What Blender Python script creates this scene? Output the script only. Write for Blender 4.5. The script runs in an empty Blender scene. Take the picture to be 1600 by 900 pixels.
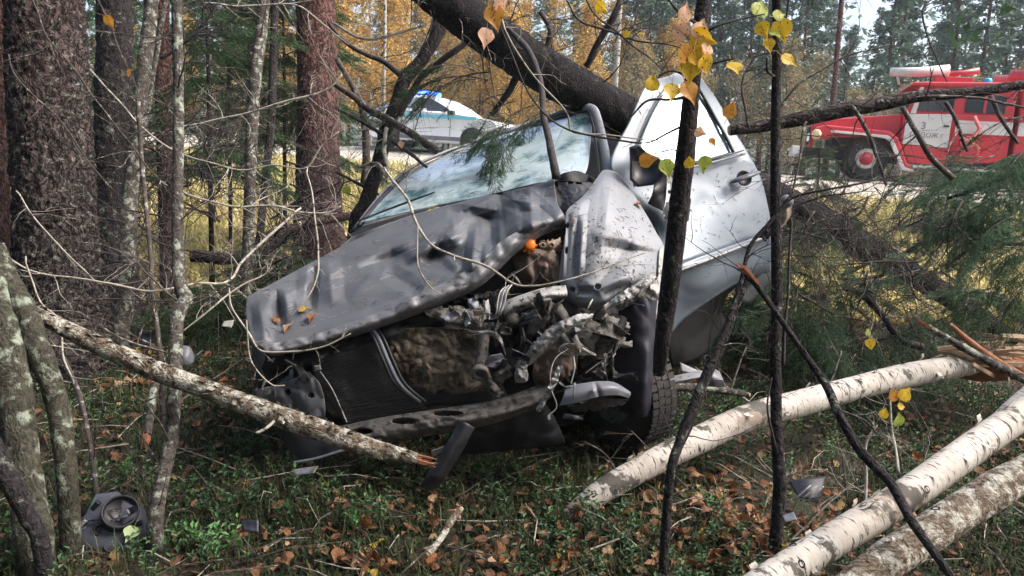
import bpy, math, random
import numpy as np
from mathutils import Vector, Matrix, Quaternion, noise
random.seed(7)
RNG = np.random.default_rng(7)
PI = math.pi
S = bpy.context.scene
C = S.collection

# ------------------------------------------------------------------ camera
PITCH, ROLL, CAMH = math.radians(9.0), math.radians(2.0), 1.42
F = 1200.0
cam_d = bpy.data.cameras.new('camera')
cam_d.sensor_width = 36.0
cam_d.lens = 36.0 * F / 1600.0
cam_d.clip_start, cam_d.clip_end = 0.05, 2000
cam = bpy.data.objects.new('camera', cam_d)
C.objects.link(cam)
CM = Matrix.Translation((0, 0, CAMH)) @ Matrix.Rotation(PI / 2 - PITCH, 4, 'X') @ Matrix.Rotation(ROLL, 4, 'Z')
cam.matrix_world = CM
S.camera = cam

# ------------------------------------------------------------------ sky, sun, exposure
SUN_DIR = Vector((0.66, -0.10, 0.80)).normalized()
el = math.asin(SUN_DIR.z)
rot = math.atan2(SUN_DIR.x, SUN_DIR.y)
W = bpy.data.worlds.new('World')
S.world = W
W.use_nodes = True
nt = W.node_tree
bg = nt.nodes['Background']
sky = nt.nodes.new('ShaderNodeTexSky')
sky.sky_type = 'NISHITA'
sky.sun_disc = False
sky.sun_elevation = el
sky.sun_rotation = rot
sky.air_density = 1.0
sky.dust_density = 6.0
sky.ozone_density = 1.0
nt.links.new(sky.outputs[0], bg.inputs[0])
bg.inputs[1].default_value = 0.15
sd = bpy.data.lights.new('sun', 'SUN')
sd.energy = 1.3
sd.angle = math.radians(32)
sd.color = (1.0, 0.97, 0.93)
sun = bpy.data.objects.new('sun', sd)
C.objects.link(sun)
sun.location = (20, -5, 40)
sun.rotation_euler = SUN_DIR.to_track_quat('Z', 'Y').to_euler()
S.view_settings.view_transform = 'Standard'
S.view_settings.look = 'None'
S.view_settings.exposure = 1.42
S.view_settings.gamma = 1.0
S.cycles.max_bounces = 6
S.cycles.diffuse_bounces = 3
S.cycles.glossy_bounces = 3
S.cycles.transparent_max_bounces = 8
S.cycles.use_denoising = True

# ------------------------------------------------------------------ helpers
def P(px, py, d):
    """world point seen at photo pixel (px, py) at depth d metres"""
    return CM @ Vector(((px - 800) / F * d, -(py - 450) / F * d, -d))

def sstep(a, b, x):
    t = min(1.0, max(0.0, (x - a) / (b - a)))
    return t * t * (3 - 2 * t)

RA, RB = P(600, 230, 24.0), P(1350, 280, 20.0)     # two points on the road's near side
RE = (RB.y - RA.y) / (RB.x - RA.x)
RZ = (RB.z - RA.z) / (RB.x - RA.x)

def road_y(x): return RA.y + RE * (x - RA.x)
def road_z(x):
    x = max(-40.0, min(40.0, x))
    return RA.z + RZ * (x - RA.x)

def G(x, y, fine=True):
    yr = road_y(x) - 3.4
    t = sstep(6.5, yr, y)
    t = 0.55 * t + 0.45 * max(0.0, min(1.0, (y - 6.5) / (yr - 6.5)))
    z = t * (road_z(x) - 0.50) + 0.48 * max(0.0, min(1.0, (y - yr) / 3.4))
    b = 1.0 - sstep(yr - 5, yr, y)
    if fine and b > 0:
        z += b * (0.10 * noise.noise(Vector((x * 0.55, y * 0.55, 3.1))) + 0.035 * noise.noise(Vector((x * 2.3, y * 2.3, 7.7))))
    if y > yr:
        d = y - yr - 10.8
        if d > 0:
            z += -0.02 + 0.15 * noise.noise(Vector((x * 0.2, y * 0.2, 0))) * min(1, d)
    return z

def PG(px, py, up=0.0):
    """point of the ground seen at a pixel"""
    o = CM.translation
    v = (P(px, py, 1.0) - o)
    s = 1.2
    for i in range(900):
        q = o + v * s
        if q.z <= G(q.x, q.y): break
        s *= 1.012
    return Vector((q.x, q.y, G(q.x, q.y) + up))

def dep(w):
    return -(CM.inverted() @ w).z

def cr(pts, n):
    """Catmull-Rom through rows of numbers"""
    p = np.array(pts, float)
    if len(p) == 2:
        t = np.linspace(0, 1, n)[:, None]
        return p[0] * (1 - t) + p[1] * t
    q = np.vstack([2 * p[0] - p[1], p, 2 * p[-1] - p[-2]])
    m = len(p) - 1
    t = np.linspace(0, m, n)
    i = np.minimum(t.astype(int), m - 1)
    f = (t - i)[:, None]
    a, b, c, d = q[i], q[i + 1], q[i + 2], q[i + 3]
    return 0.5 * ((2 * b) + (-a + c) * f + (2 * a - 5 * b + 4 * c - d) * f ** 2 + (-a + 3 * b - 3 * c + d) * f ** 3)

class MB:
    """collects geometry; build() links it as one mesh object"""
    def __init__(s): s.v, s.f, s.m, s.n = [], [], [], 0
    def add(s, v, f, mi=0):
        v = np.asarray(v, float).reshape(-1, 3)
        s.v.append(v)
        s.f += [tuple(int(i) + s.n for i in q) for q in f]
        s.m += [mi] * len(f)
        s.n += len(v)
        return s
    def box(s, c, h, R=None, mi=0):
        c = Vector(c)
        vs = []
        for x in (-1, 1):
            for y in (-1, 1):
                for z in (-1, 1):
                    v = Vector((x * h[0], y * h[1], z * h[2]))
                    if R is not None: v = R @ v
                    vs.append(c + v)
        return s.add(vs, [(0, 1, 3, 2), (4, 6, 7, 5), (0, 4, 5, 1), (2, 3, 7, 6), (0, 2, 6, 4), (1, 5, 7, 3)], mi)
    def tube(s, pts, rad, seg=8, mi=0, cap=True, disp=None, flat=1.0):
        p = [Vector(q) for q in pts]
        n = len(p)
        r = list(rad) if hasattr(rad, '__len__') else [rad] * n
        t0 = (p[1] - p[0]).normalized()
        u = t0.orthogonal().normalized()
        vs = []
        for i in range(n):
            t = (p[min(i + 1, n - 1)] - p[max(i - 1, 0)])
            t = t.normalized() if t.length > 1e-9 else t0
            u = (u - t * u.dot(t))
            u = u.normalized() if u.length > 1e-6 else t.orthogonal().normalized()
            w = t.cross(u)
            for k in range(seg):
                a = 2 * PI * k / seg
                rr = r[i]
                d = u * math.cos(a) + w * math.sin(a) * flat
                if disp: rr = rr * (1 + disp(p[i] + d * rr, a, i / (n - 1)))
                vs.append(p[i] + d * rr)
        fs = []
        for i in range(n - 1):
            for k in range(seg):
                k2 = (k + 1) % seg
                fs.append((i * seg + k, i * seg + k2, (i + 1) * seg + k2, (i + 1) * seg + k))
        if cap:
            fs.append(tuple(range(seg - 1, -1, -1)))
            fs.append(tuple((n - 1) * seg + k for k in range(seg)))
        return s.add(vs, fs, mi)
    def lathe(s, c, ax, prof, seg=24, mi=0):
        """prof: list of (r, h) along axis"""
        ax = Vector(ax).normalized(); c = Vector(c)
        u = ax.orthogonal().normalized(); w = ax.cross(u)
        vs, fs = [], []
        for r, h in prof:
            for k in range(seg):
                a = 2 * PI * k / seg
                vs.append(c + ax * h + (u * math.cos(a) + w * math.sin(a)) * r)
        for i in range(len(prof) - 1):
            for k in range(seg):
                k2 = (k + 1) % seg
                fs.append((i * seg + k, i * seg + k2, (i + 1) * seg + k2, (i + 1) * seg + k))
        return s.add(vs, fs, mi)
    def build(s, name, mats, parent=None, smooth=True, sol=0.0, loc=None, off=-1, bev=0.0):
        V = np.vstack(s.v)
        base = Vector((0, 0, 0))
        if parent is not None: base = parent_base(parent)
        elif loc is not None: base = Vector(loc)
        me = bpy.data.meshes.new(name)
        me.from_pydata((V - np.array(base)).tolist(), [], s.f)
        mats = mats if isinstance(mats, (list, tuple)) else [mats]
        for m in mats: me.materials.append(m)
        if len(mats) > 1: me.polygons.foreach_set('material_index', s.m)
        if smooth: me.polygons.foreach_set('use_smooth', [True] * len(me.polygons))
        me.validate(); me.update()
        o = bpy.data.objects.new(name, me)
        C.objects.link(o)
        if parent is not None:
            o.parent = parent
            BASE[o.name] = base
        elif loc is not None:
            o.location = base
            BASE[o.name] = base
        else: BASE[o.name] = base
        if sol:
            md = o.modifiers.new('thickness', 'SOLIDIFY'); md.thickness = sol; md.offset = off
        if bev:
            md = o.modifiers.new('bevel', 'BEVEL'); md.width = bev; md.segments = 2; md.limit_method = 'ANGLE'
        return o
BASE = {}
def parent_base(o): return BASE[o.name]

def npmesh(name, V, Fc, mats, mi=None, smooth=False):
    """V (n,3), Fc (m,k) -> mesh"""
    me = bpy.data.meshes.new(name)
    V = np.ascontiguousarray(V, np.float32); Fc = np.ascontiguousarray(Fc, np.int32)
    m, k = Fc.shape
    me.vertices.add(len(V)); me.vertices.foreach_set('co', V.ravel())
    me.loops.add(m * k); me.loops.foreach_set('vertex_index', Fc.ravel())
    me.polygons.add(m); me.polygons.foreach_set('loop_start', np.arange(m, dtype=np.int32) * k)
    mats = mats if isinstance(mats, (list, tuple)) else [mats]
    for q in mats: me.materials.append(q)
    if mi is not None: me.polygons.foreach_set('material_index', np.ascontiguousarray(mi, np.int32))
    if smooth: me.polygons.foreach_set('use_smooth', np.ones(m, bool))
    me.update(calc_edges=True)
    return me

def thing(name, label, cat, loc, group=None):
    o = bpy.data.objects.new(name, None)
    C.objects.link(o)
    o.empty_display_size = 0.1
    o.location = loc
    BASE[o.name] = Vector(loc)
    o['label'] = label; o['category'] = cat
    if group: o['group'] = group
    return o
def tag(o, label, cat, group=None):
    o['label'] = label; o['category'] = cat
    if group: o['group'] = group
    return o
def link(name, me, parent=None, mw=None):
    o = bpy.data.objects.new(name, me)
    C.objects.link(o)
    if parent is not None: o.parent = parent
    if mw is not None:
        if parent is not None:
            mw = Matrix.Translation(-parent.location) @ mw
        o.matrix_basis = mw
    BASE[o.name] = Vector((0, 0, 0)) if parent is None else BASE[parent.name]
    return o

# ------------------------------------------------------------------ materials
def mat(name, c1, c2=None, scale=5.0, rough=0.7, metal=0.0, bump=0.0, bscale=None, c3=None, s3=12.0, t3=(0.55, 0.65),
        stretch=None, coat=0.0, trans=0.0, island=None, detail=6, spec=0.5, bdist=0.01, rvar=0.0, emis=None, estr=0.0, alpha=None):
    m = bpy.data.materials.new(name); m.use_nodes = True
    n, L = m.node_tree.nodes, m.node_tree.links
    b = n['Principled BSDF']; out = n['Material Output']
    def col(c): return (c[0], c[1], c[2], 1)
    b.inputs['Base Color'].default_value = col(c1)
    b.inputs['Roughness'].default_value = rough
    b.inputs['Metallic'].default_value = metal
    b.inputs['Specular IOR Level'].default_value = spec
    if coat: b.inputs['Coat Weight'].default_value = coat; b.inputs['Coat Roughness'].default_value = 0.12
    tc = n.new('ShaderNodeTexCoord'); mp = n.new('ShaderNodeMapping')
    L.new(tc.outputs['Object'], mp.inputs['Vector'])
    if stretch: mp.inputs['Scale'].default_value = stretch
    last = None
    def noi(sc, det=detail):
        q = n.new('ShaderNodeTexNoise'); q.inputs['Scale'].default_value = sc; q.inputs['Detail'].default_value = det
        q.inputs['Roughness'].default_value = 0.62
        L.new(mp.outputs[0], q.inputs['Vector']); return q
    def ramp(a, b_, fac, lo, hi):
        r = n.new('ShaderNodeMapRange'); r.inputs[1].default_value = lo; r.inputs[2].default_value = hi
        L.new(fac, r.inputs[0]); return r.outputs[0]
    if island:
        g = n.new('ShaderNodeNewGeometry'); r = n.new('ShaderNodeValToRGB')
        e = r.color_ramp.elements
        e[0].color = col(island[0]); e[1].color = col(island[-1])
        for i, c in enumerate(island[1:-1]):
            q = e.new((i + 1) / (len(island) - 1)); q.color = col(c)
        L.new(g.outputs['Random Per Island'], r.inputs[0]); last = r.outputs[0]
    elif c2 is not None:
        q = noi(scale); mx = n.new('ShaderNodeMix'); mx.data_type = 'RGBA'
        L.new(ramp(0, 1, q.outputs[0], 0.36, 0.64), mx.inputs[0])
        mx.inputs[6].default_value = col(c1); mx.inputs[7].default_value = col(c2)
        last = mx.outputs[2]
    if c3 is not None:
        q = noi(s3, 8); mx = n.new('ShaderNodeMix'); mx.data_type = 'RGBA'
        L.new(ramp(0, 1, q.outputs[0], t3[0], t3[1]), mx.inputs[0])
        if last is not None: L.new(last, mx.inputs[6])
        else: mx.inputs[6].default_value = col(c1)
        mx.inputs[7].default_value = col(c3)
        last = mx.outputs[2]
    if last is not None: L.new(last, b.inputs['Base Color'])
    if rvar:
        q = noi(scale * 1.7); r = n.new('ShaderNodeMapRange'); r.inputs[1].default_value = 0.3; r.inputs[2].default_value = 0.7
        r.inputs[3].default_value = max(0.03, rough - rvar); r.inputs[4].default_value = min(1, rough + rvar)
        L.new(q.outputs[0], r.inputs[0]); L.new(r.outputs[0], b.inputs['Roughness'])
    if bump:
        q = noi(bscale or scale * 3, 10); bp = n.new('ShaderNodeBump'); bp.inputs['Strength'].default_value = bump
        bp.inputs['Distance'].default_value = bdist
        L.new(q.outputs[0], bp.inputs['Height']); L.new(bp.outputs[0], b.inputs['Normal'])
    if emis is not None:
        b.inputs['Emission Color'].default_value = col(emis); b.inputs['Emission Strength'].default_value = estr
    if trans:
        tr = n.new('ShaderNodeBsdfTranslucent'); ms = n.new('ShaderNodeMixShader'); ms.inputs[0].default_value = trans
        if last is not None: L.new(last, tr.inputs[0])
        else: tr.inputs[0].default_value = col(c1)
        L.new(b.outputs[0], ms.inputs[1]); L.new(tr.outputs[0], ms.inputs[2]); L.new(ms.outputs[0], out.inputs[0])
    return m

def bark_mat(name, furrow, plate, high=None, hz=(3, 6), lichen=None, lt=(0.56, 0.62), sc=14, squash=0.28, bump=0.9, lsc=7, cell=0.6, dist=0.12):
    """fissured bark: stretched voronoi plates, dark furrows, lichen patches, optional other colour higher up"""
    m = bpy.data.materials.new(name); m.use_nodes = True
    n, L = m.node_tree.nodes, m.node_tree.links
    b = n['Principled BSDF']; b.inputs['Roughness'].default_value = 0.9; b.inputs['Specular IOR Level'].default_value = 0.25
    tc = n.new('ShaderNodeTexCoord')
    nz = n.new('ShaderNodeTexNoise'); nz.inputs['Scale'].default_value = 9; nz.inputs['Detail'].default_value = 8
    L.new(tc.outputs['Object'], nz.inputs['Vector'])
    ad = n.new('ShaderNodeMix'); ad.data_type = 'VECTOR'; ad.inputs[0].default_value = dist
    L.new(tc.outputs['Object'], ad.inputs[4]); L.new(nz.outputs[1], ad.inputs[5])
    mp = n.new('ShaderNodeMapping'); mp.inputs['Scale'].default_value = (1, 1, squash)
    L.new(ad.outputs[1], mp.inputs[0])
    vo = n.new('ShaderNodeTexVoronoi'); vo.feature = 'DISTANCE_TO_EDGE'; vo.inputs['Scale'].default_value = sc
    L.new(mp.outputs[0], vo.inputs['Vector'])
    n2 = n.new('ShaderNodeTexNoise'); n2.inputs['Scale'].default_value = sc * 2.2; n2.inputs['Detail'].default_value = 10
    L.new(mp.outputs[0], n2.inputs['Vector'])
    ml = n.new('ShaderNodeMath'); ml.operation = 'MULTIPLY_ADD'
    r = n.new('ShaderNodeMapRange'); r.inputs[1].default_value = 0.0; r.inputs[2].default_value = 0.22
    L.new(vo.outputs[0], r.inputs[0])
    L.new(r.outputs[0], ml.inputs[0]); ml.inputs[1].default_value = cell
    m3 = n.new('ShaderNodeMath'); m3.operation = 'MULTIPLY'; m3.inputs[1].default_value = 1.5 - cell
    L.new(n2.outputs[0], m3.inputs[0]); L.new(m3.outputs[0], ml.inputs[2])
    cr_ = n.new('ShaderNodeMapRange'); cr_.inputs[1].default_value = 0.45; cr_.inputs[2].default_value = 1.05
    L.new(ml.outputs[0], cr_.inputs[0])
    def mix(fac, a, bb):
        x = n.new('ShaderNodeMix'); x.data_type = 'RGBA'
        if fac is not None: L.new(fac, x.inputs[0])
        for i, c in ((6, a), (7, bb)):
            if isinstance(c, tuple): x.inputs[i].default_value = (*c, 1)
            else: L.new(c, x.inputs[i])
        return x.outputs[2]
    pl = plate
    if high is not None:
        sx = n.new('ShaderNodeSeparateXYZ'); L.new(tc.outputs['Object'], sx.inputs[0])
        hr = n.new('ShaderNodeMapRange'); hr.inputs[1].default_value = hz[0]; hr.inputs[2].default_value = hz[1]
        L.new(sx.outputs[2], hr.inputs[0]); pl = mix(hr.outputs[0], plate, high)
    c = mix(cr_.outputs[0], furrow, pl)
    if lichen is not None:
        n4 = n.new('ShaderNodeTexNoise'); n4.inputs['Scale'].default_value = lsc; n4.inputs['Detail'].default_value = 9; n4.inputs['Roughness'].default_value = 0.7
        L.new(tc.outputs['Object'], n4.inputs['Vector'])
        lr = n.new('ShaderNodeMapRange'); lr.inputs[1].default_value = lt[0]; lr.inputs[2].default_value = lt[1]
        L.new(n4.outputs[0], lr.inputs[0]); c = mix(lr.outputs[0], c, lichen)
    L.new(c, b.inputs['Base Color'])
    bp = n.new('ShaderNodeBump'); bp.inputs['Strength'].default_value = bump; bp.inputs['Distance'].default_value = 0.02
    L.new(ml.outputs[0], bp.inputs['Height']); L.new(bp.outputs[0], b.inputs['Normal'])
    return m

def birch_mat():
    m = bpy.data.materials.new('birch_bark'); m.use_nodes = True
    n, L = m.node_tree.nodes, m.node_tree.links
    b = n['Principled BSDF']; b.inputs['Roughness'].default_value = 0.72; b.inputs['Specular IOR Level'].default_value = 0.3
    tc = n.new('ShaderNodeTexCoord')
    def noi(sc, det, stretch):
        mp = n.new('ShaderNodeMapping'); mp.inputs['Scale'].default_value = stretch
        L.new(tc.outputs['Object'], mp.inputs[0])
        q = n.new('ShaderNodeTexNoise'); q.inputs['Scale'].default_value = sc; q.inputs['Detail'].default_value = det; q.inputs['Roughness'].default_value = .6
        L.new(mp.outputs[0], q.inputs['Vector']); return q.outputs[0]
    def rng(x, a, c):
        r = n.new('ShaderNodeMapRange'); r.inputs[1].default_value = a; r.inputs[2].default_value = c; L.new(x, r.inputs[0]); return r.outputs[0]
    def mix(f, a, c):
        x = n.new('ShaderNodeMix'); x.data_type = 'RGBA'; L.new(f, x.inputs[0])
        for i, q in ((6, a), (7, c)):
            if isinstance(q, tuple): x.inputs[i].default_value = (*q, 1)
            else: L.new(q, x.inputs[i])
        return x.outputs[2]
    # object z runs along the log
    c = mix(rng(noi(5, 6, (1, 1, 1)), .35, .65), (0.52, 0.50, 0.465), (0.37, 0.335, 0.295))
    c = mix(rng(noi(11, 8, (1.5, 1.5, 8)), .575, .61), c, (0.05, 0.045, 0.042))     # lenticels: short dark rings
    c = mix(rng(noi(6.5, 10, (1, 1, 1.3)), .57, .60), c, (0.085, 0.08, 0.07))     # rough black patches
    c = mix(rng(noi(5.0, 9, (1.2, 1.2, .8)), .64, .68), c, (0.26, 0.21, 0.17))
    L.new(c, b.inputs['Base Color'])
    bp = n.new('ShaderNodeBump'); bp.inputs['Strength'].default_value = .6; bp.inputs['Distance'].default_value = .01
    L.new(noi(22, 10, (1, 1, 1.6)), bp.inputs['Height']); L.new(bp.outputs[0], b.inputs['Normal'])
    return m

M = {}
M['ground'] = mat('forest_soil', (0.012, 0.008, 0.005), (0.028, 0.017, 0.009), scale=7, rough=.95, bump=.8, bscale=40, c3=(0.012, 0.018, 0.005), s3=2.2, t3=(.48, .6))
M['asphalt'] = mat('road_asphalt', (0.20, 0.19, 0.185), (0.27, 0.26, 0.25), scale=3, rough=.85, bump=.3, bscale=200)
M['line'] = mat('road_paint', (0.75, 0.75, 0.73), (0.5, 0.5, 0.48), scale=9, rough=.6)
M['sand'] = mat('sandy_verge', (0.42, 0.39, 0.34), (0.34, 0.31, 0.26), scale=2.5, rough=.95, bump=.5, bscale=60, c3=(0.22, 0.20, 0.12), s3=6)
M['pine'] = bark_mat('pine_bark', (0.006, 0.005, 0.005), (0.075, 0.060, 0.058), high=(0.10, 0.066, 0.064), hz=(1.0, 3.0), lichen=(0.20, 0.215, 0.19), lt=(.57, .62), sc=30, squash=.10, bump=1.0, lsc=26, dist=.2)
M['pine_red'] = bark_mat('red_pine_bark', (0.016, 0.008, 0.008), (0.080, 0.052, 0.05), high=(0.16, 0.08, 0.068), hz=(1.2, 2.8), lichen=(0.3, 0.3, 0.27), lt=(.64, .70), sc=26, squash=.11, lsc=18, dist=.2)
M['dark_bark'] = bark_mat('dark_spruce_bark', (0.006, 0.006, 0.008), (0.050, 0.043, 0.045), lichen=(0.20, 0.22, 0.19), lt=(.57, .66), sc=44, squash=.4, lsc=18, cell=.25)
M['log_bark'] = bark_mat('wet_spruce_bark', (0.005, 0.005, 0.008), (0.038, 0.033, 0.036), lichen=(0.15, 0.14, 0.12), lt=(.58, .72), sc=60, squash=.8, bump=1.0, lsc=18, cell=.25)
M['grey_bark'] = bark_mat('grey_lichen_bark', (0.018, 0.016, 0.015), (0.11, 0.095, 0.085), lichen=(0.30, 0.33, 0.28), lt=(.51, .60), sc=40, squash=.5, bump=.5, lsc=20, cell=.12)
M['moss_bark'] = bark_mat('mossy_bark', (0.015, 0.015, 0.011), (0.085, 0.08, 0.06), lichen=(0.26, 0.30, 0.24), lt=(.52, .62), sc=40, squash=.5, bump=.6, lsc=14, cell=.12)
M['lich_bark'] = bark_mat('peeling_lichen_bark', (0.04, 0.03, 0.022), (0.22, 0.17, 0.125), lichen=(0.46, 0.45, 0.39), lt=(.47, .58), sc=40, squash=.6, bump=.9, lsc=20, cell=.15)
M['twig'] = mat('twig_bark', (0.045, 0.035, 0.032), (0.10, 0.08, 0.07), scale=30, rough=.85, c3=(0.35, 0.35, 0.31), s3=25, t3=(.56, .64), bump=.4)
M['pale_twig'] = mat('pale_twig_bark', (0.28, 0.25, 0.21), (0.45, 0.42, 0.37), scale=25, rough=.8, c3=(0.07, 0.055, 0.045), s3=30, t3=(.55, .62), bump=.4)
M['dark_twig'] = mat('dark_twig_bark', (0.020, 0.016, 0.020), (0.05, 0.04, 0.042), scale=30, rough=.8, c3=(0.25, 0.25, 0.23), s3=34, t3=(.66, .72), bump=.5)
M['birch'] = birch_mat()
M['wood'] = mat('splintered_wood', (0.34, 0.235, 0.15), (0.46, 0.34, 0.23), scale=8, rough=.8, stretch=(1, 1, .2), bump=.6, bscale=30)
M['rotwood'] = mat('red_rotten_wood', (0.20, 0.07, 0.035), (0.33, 0.15, 0.08), scale=9, rough=.85, bump=.7)
M['needle'] = mat('spruce_needles', (0.03, 0.06, 0.02), rough=.55, trans=.22, island=[(0.02, 0.06, 0.025), (0.035, 0.10, 0.03), (0.06, 0.14, 0.045), (0.04, 0.085, 0.03)])
M['needle_y'] = mat('pale_spruce_needles', (0.03, 0.06, 0.02), rough=.6, trans=.3, island=[(0.08, 0.17, 0.10), (0.13, 0.25, 0.14), (0.18, 0.29, 0.17), (0.11, 0.18, 0.11)])
M['aut'] = mat('autumn_birch_leaves', (0.3, 0.2, 0.05), rough=.6, trans=.4, island=[(0.60, 0.44, 0.10), (0.72, 0.54, 0.14), (0.50, 0.26, 0.06), (0.36, 0.16, 0.06), (0.55, 0.45, 0.12)])
M['aut_b'] = mat('faded_undergrowth_leaves', (0.2, 0.15, 0.05), rough=.6, trans=.3, island=[(0.24, 0.20, 0.10), (0.20, 0.22, 0.11), (0.33, 0.20, 0.09), (0.16, 0.20, 0.11)])
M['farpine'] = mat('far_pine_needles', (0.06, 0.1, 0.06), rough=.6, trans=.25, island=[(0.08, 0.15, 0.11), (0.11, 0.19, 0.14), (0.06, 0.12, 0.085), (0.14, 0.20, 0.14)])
M['grasss'] = mat('grass_blades', (0.05, 0.08, 0.02), rough=.6, trans=.3, island=[(0.03, 0.055, 0.014), (0.06, 0.08, 0.02), (0.02, 0.04, 0.012), (0.15, 0.12, 0.05), (0.04, 0.065, 0.015)])
M['drygrass'] = mat('dry_meadow_grass', (0.3, 0.25, 0.08), rough=.7, trans=.35, island=[(0.62, 0.50, 0.20), (0.72, 0.60, 0.30), (0.50, 0.45, 0.16), (0.42, 0.42, 0.15), (0.66, 0.50, 0.28)])
M['berry_b'] = mat('bright_lingonberry_leaves', (0.04, 0.1, 0.03), rough=.5, trans=.25, island=[(0.05, 0.14, 0.04), (0.08, 0.22, 0.06), (0.12, 0.28, 0.08)])
M['moss'] = mat('moss_tips', (0.03, 0.05, 0.01), rough=.8, trans=.2, island=[(0.014, 0.034, 0.008), (0.032, 0.058, 0.012), (0.010, 0.024, 0.008), (0.055, 0.075, 0.018)])
M['berry'] = mat('lingonberry_leaves', (0.04, 0.1, 0.03), rough=.6, trans=.15, island=[(0.012, 0.04, 0.014), (0.022, 0.07, 0.024), (0.045, 0.11, 0.035), (0.08, 0.15, 0.045)])
M['litter'] = mat('leaf_litter', (0.2, 0.1, 0.05), rough=.7, trans=.15, island=[(0.12, 0.05, 0.022), (0.22, 0.10, 0.05), (0.07, 0.032, 0.018), (0.30, 0.16, 0.09), (0.15, 0.06, 0.022), (0.05, 0.028, 0.018), (0.26, 0.17, 0.06)])
def fallen(name, a, b_): return mat(name, a, b_, scale=2, rough=.6, trans=.15, c3=(0.04, 0.02, 0.012), s3=6, t3=(.60, .66), bump=.5, bscale=5, bdist=.1)
M['lf_brown'] = fallen('brown_dead_leaf', (0.20, 0.085, 0.035), (0.30, 0.15, 0.07))
M['lf_pale'] = fallen('pale_dead_leaf', (0.50, 0.32, 0.20), (0.40, 0.22, 0.12))
M['lf_orange'] = fallen('orange_dead_leaf', (0.40, 0.14, 0.03), (0.30, 0.10, 0.03))
M['lf_yellow'] = fallen('yellow_dead_leaf', (0.52, 0.38, 0.06), (0.45, 0.28, 0.05))

def spotted_leaf(name, a, b_, spot=(0.03, 0.012, 0.008), trans=.45):
    m = mat(name, a, b_, scale=2.0, rough=.5, trans=0)
    n, L = m.node_tree.nodes, m.node_tree.links
    b = n['Principled BSDF']
    src = b.inputs['Base Color'].links[0].from_socket
    tc = n.new('ShaderNodeTexCoord')
    oi = n.new('ShaderNodeObjectInfo')
    mp = n.new('ShaderNodeVectorMath'); mp.operation = 'MULTIPLY_ADD'
    mp.inputs[1].default_value = (1, 1, 0)
    cb = n.new('ShaderNodeCombineXYZ')
    mm = n.new('ShaderNodeMath'); mm.operation = 'MULTIPLY'; mm.inputs[1].default_value = 9
    L.new(oi.outputs['Random'], mm.inputs[0]); L.new(mm.outputs[0], cb.inputs[2]); L.new(mm.outputs[0], cb.inputs[0])
    L.new(tc.outputs['Object'], mp.inputs[0]); L.new(cb.outputs[0], mp.inputs[2])
    vo = n.new('ShaderNodeTexVoronoi'); vo.inputs['Scale'].default_value = 7.5; L.new(mp.outputs[0], vo.inputs['Vector'])
    r = n.new('ShaderNodeMapRange'); r.inputs[1].default_value = .30; r.inputs[2].default_value = .22
    L.new(vo.outputs[0], r.inputs[0])
    # only some cells carry a spot
    g = n.new('ShaderNodeSeparateColor'); L.new(vo.outputs[1], g.inputs[0])
    st = n.new('ShaderNodeMath'); st.operation = 'GREATER_THAN'; st.inputs[1].default_value = .55; L.new(g.outputs[0], st.inputs[0])
    mu = n.new('ShaderNodeMath'); mu.operation = 'MULTIPLY'; L.new(r.outputs[0], mu.inputs[0]); L.new(st.outputs[0], mu.inputs[1])
    mx = n.new('ShaderNodeMix'); mx.data_type = 'RGBA'; L.new(mu.outputs[0], mx.inputs[0]); L.new(src, mx.inputs[6]); mx.inputs[7].default_value = (*spot, 1)
    L.new(mx.outputs[2], b.inputs['Base Color'])
    tr = n.new('ShaderNodeBsdfTranslucent'); ms = n.new('ShaderNodeMixShader'); ms.inputs[0].default_value = trans
    L.new(mx.outputs[2], tr.inputs[0]); L.new(b.outputs[0], ms.inputs[1]); L.new(tr.outputs[0], ms.inputs[2])
    L.new(ms.outputs[0], n['Material Output'].inputs[0])
    return m
M['leaf_y'] = spotted_leaf('yellow_spotted_leaf', (0.85, 0.62, 0.04), (0.75, 0.45, 0.04))
M['leaf_o'] = spotted_leaf('orange_spotted_leaf', (0.72, 0.36, 0.05), (0.60, 0.26, 0.06))
M['leaf_g'] = spotted_leaf('green_yellow_leaf', (0.35, 0.50, 0.10), (0.55, 0.55, 0.08))
M['leaf_p'] = spotted_leaf('pinkish_leaf', (0.80, 0.50, 0.36), (0.72, 0.42, 0.22))

# car
M['paint'] = mat('dusty_silver_paint', (0.215, 0.23, 0.255), (0.27, 0.283, 0.31), scale=2.2, rough=.58, metal=.08, coat=0, spec=.4, rvar=.08, c3=(0.14, 0.115, 0.10), s3=26, t3=(.61, .65), bump=.10, bscale=260, bdist=.002)
M['doorp'] = mat('pale_silver_door_paint', (0.16, 0.195, 0.24), (0.20, 0.24, 0.285), scale=1.6, rough=.45, metal=.15, coat=.2, rvar=.1, c3=(0.26, 0.25, 0.24), s3=26, t3=(.66, .69), bump=.05, bscale=200, bdist=.002)
M['lipp'] = mat('scuffed_grey_lip_paint', (0.13, 0.135, 0.15), (0.19, 0.195, 0.21), scale=24, rough=.5, metal=.2, coat=.15, rvar=.1, c3=(0.075, 0.06, 0.05), s3=40, t3=(.58, .62), bump=.3, bscale=120, bdist=.003)
M['hoodp'] = mat('dirty_shaded_hood_paint', (0.075, 0.083, 0.098), (0.13, 0.14, 0.158), scale=2.0, rough=.52, metal=.12, coat=.05, rvar=.05, c3=(0.15, 0.118, 0.095), s3=22, t3=(.60, .64), bump=.14, bscale=300, bdist=.002)  # silver paint darkened for hood shade and dark reflections; flecks are mud
M['prim'] = mat('dusty_grey_metal', (0.10, 0.096, 0.09), (0.16, 0.15, 0.14), scale=28, rough=.78, metal=.1, c3=(0.04, 0.03, 0.024), s3=36, t3=(.54, .60), bump=.25)
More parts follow.
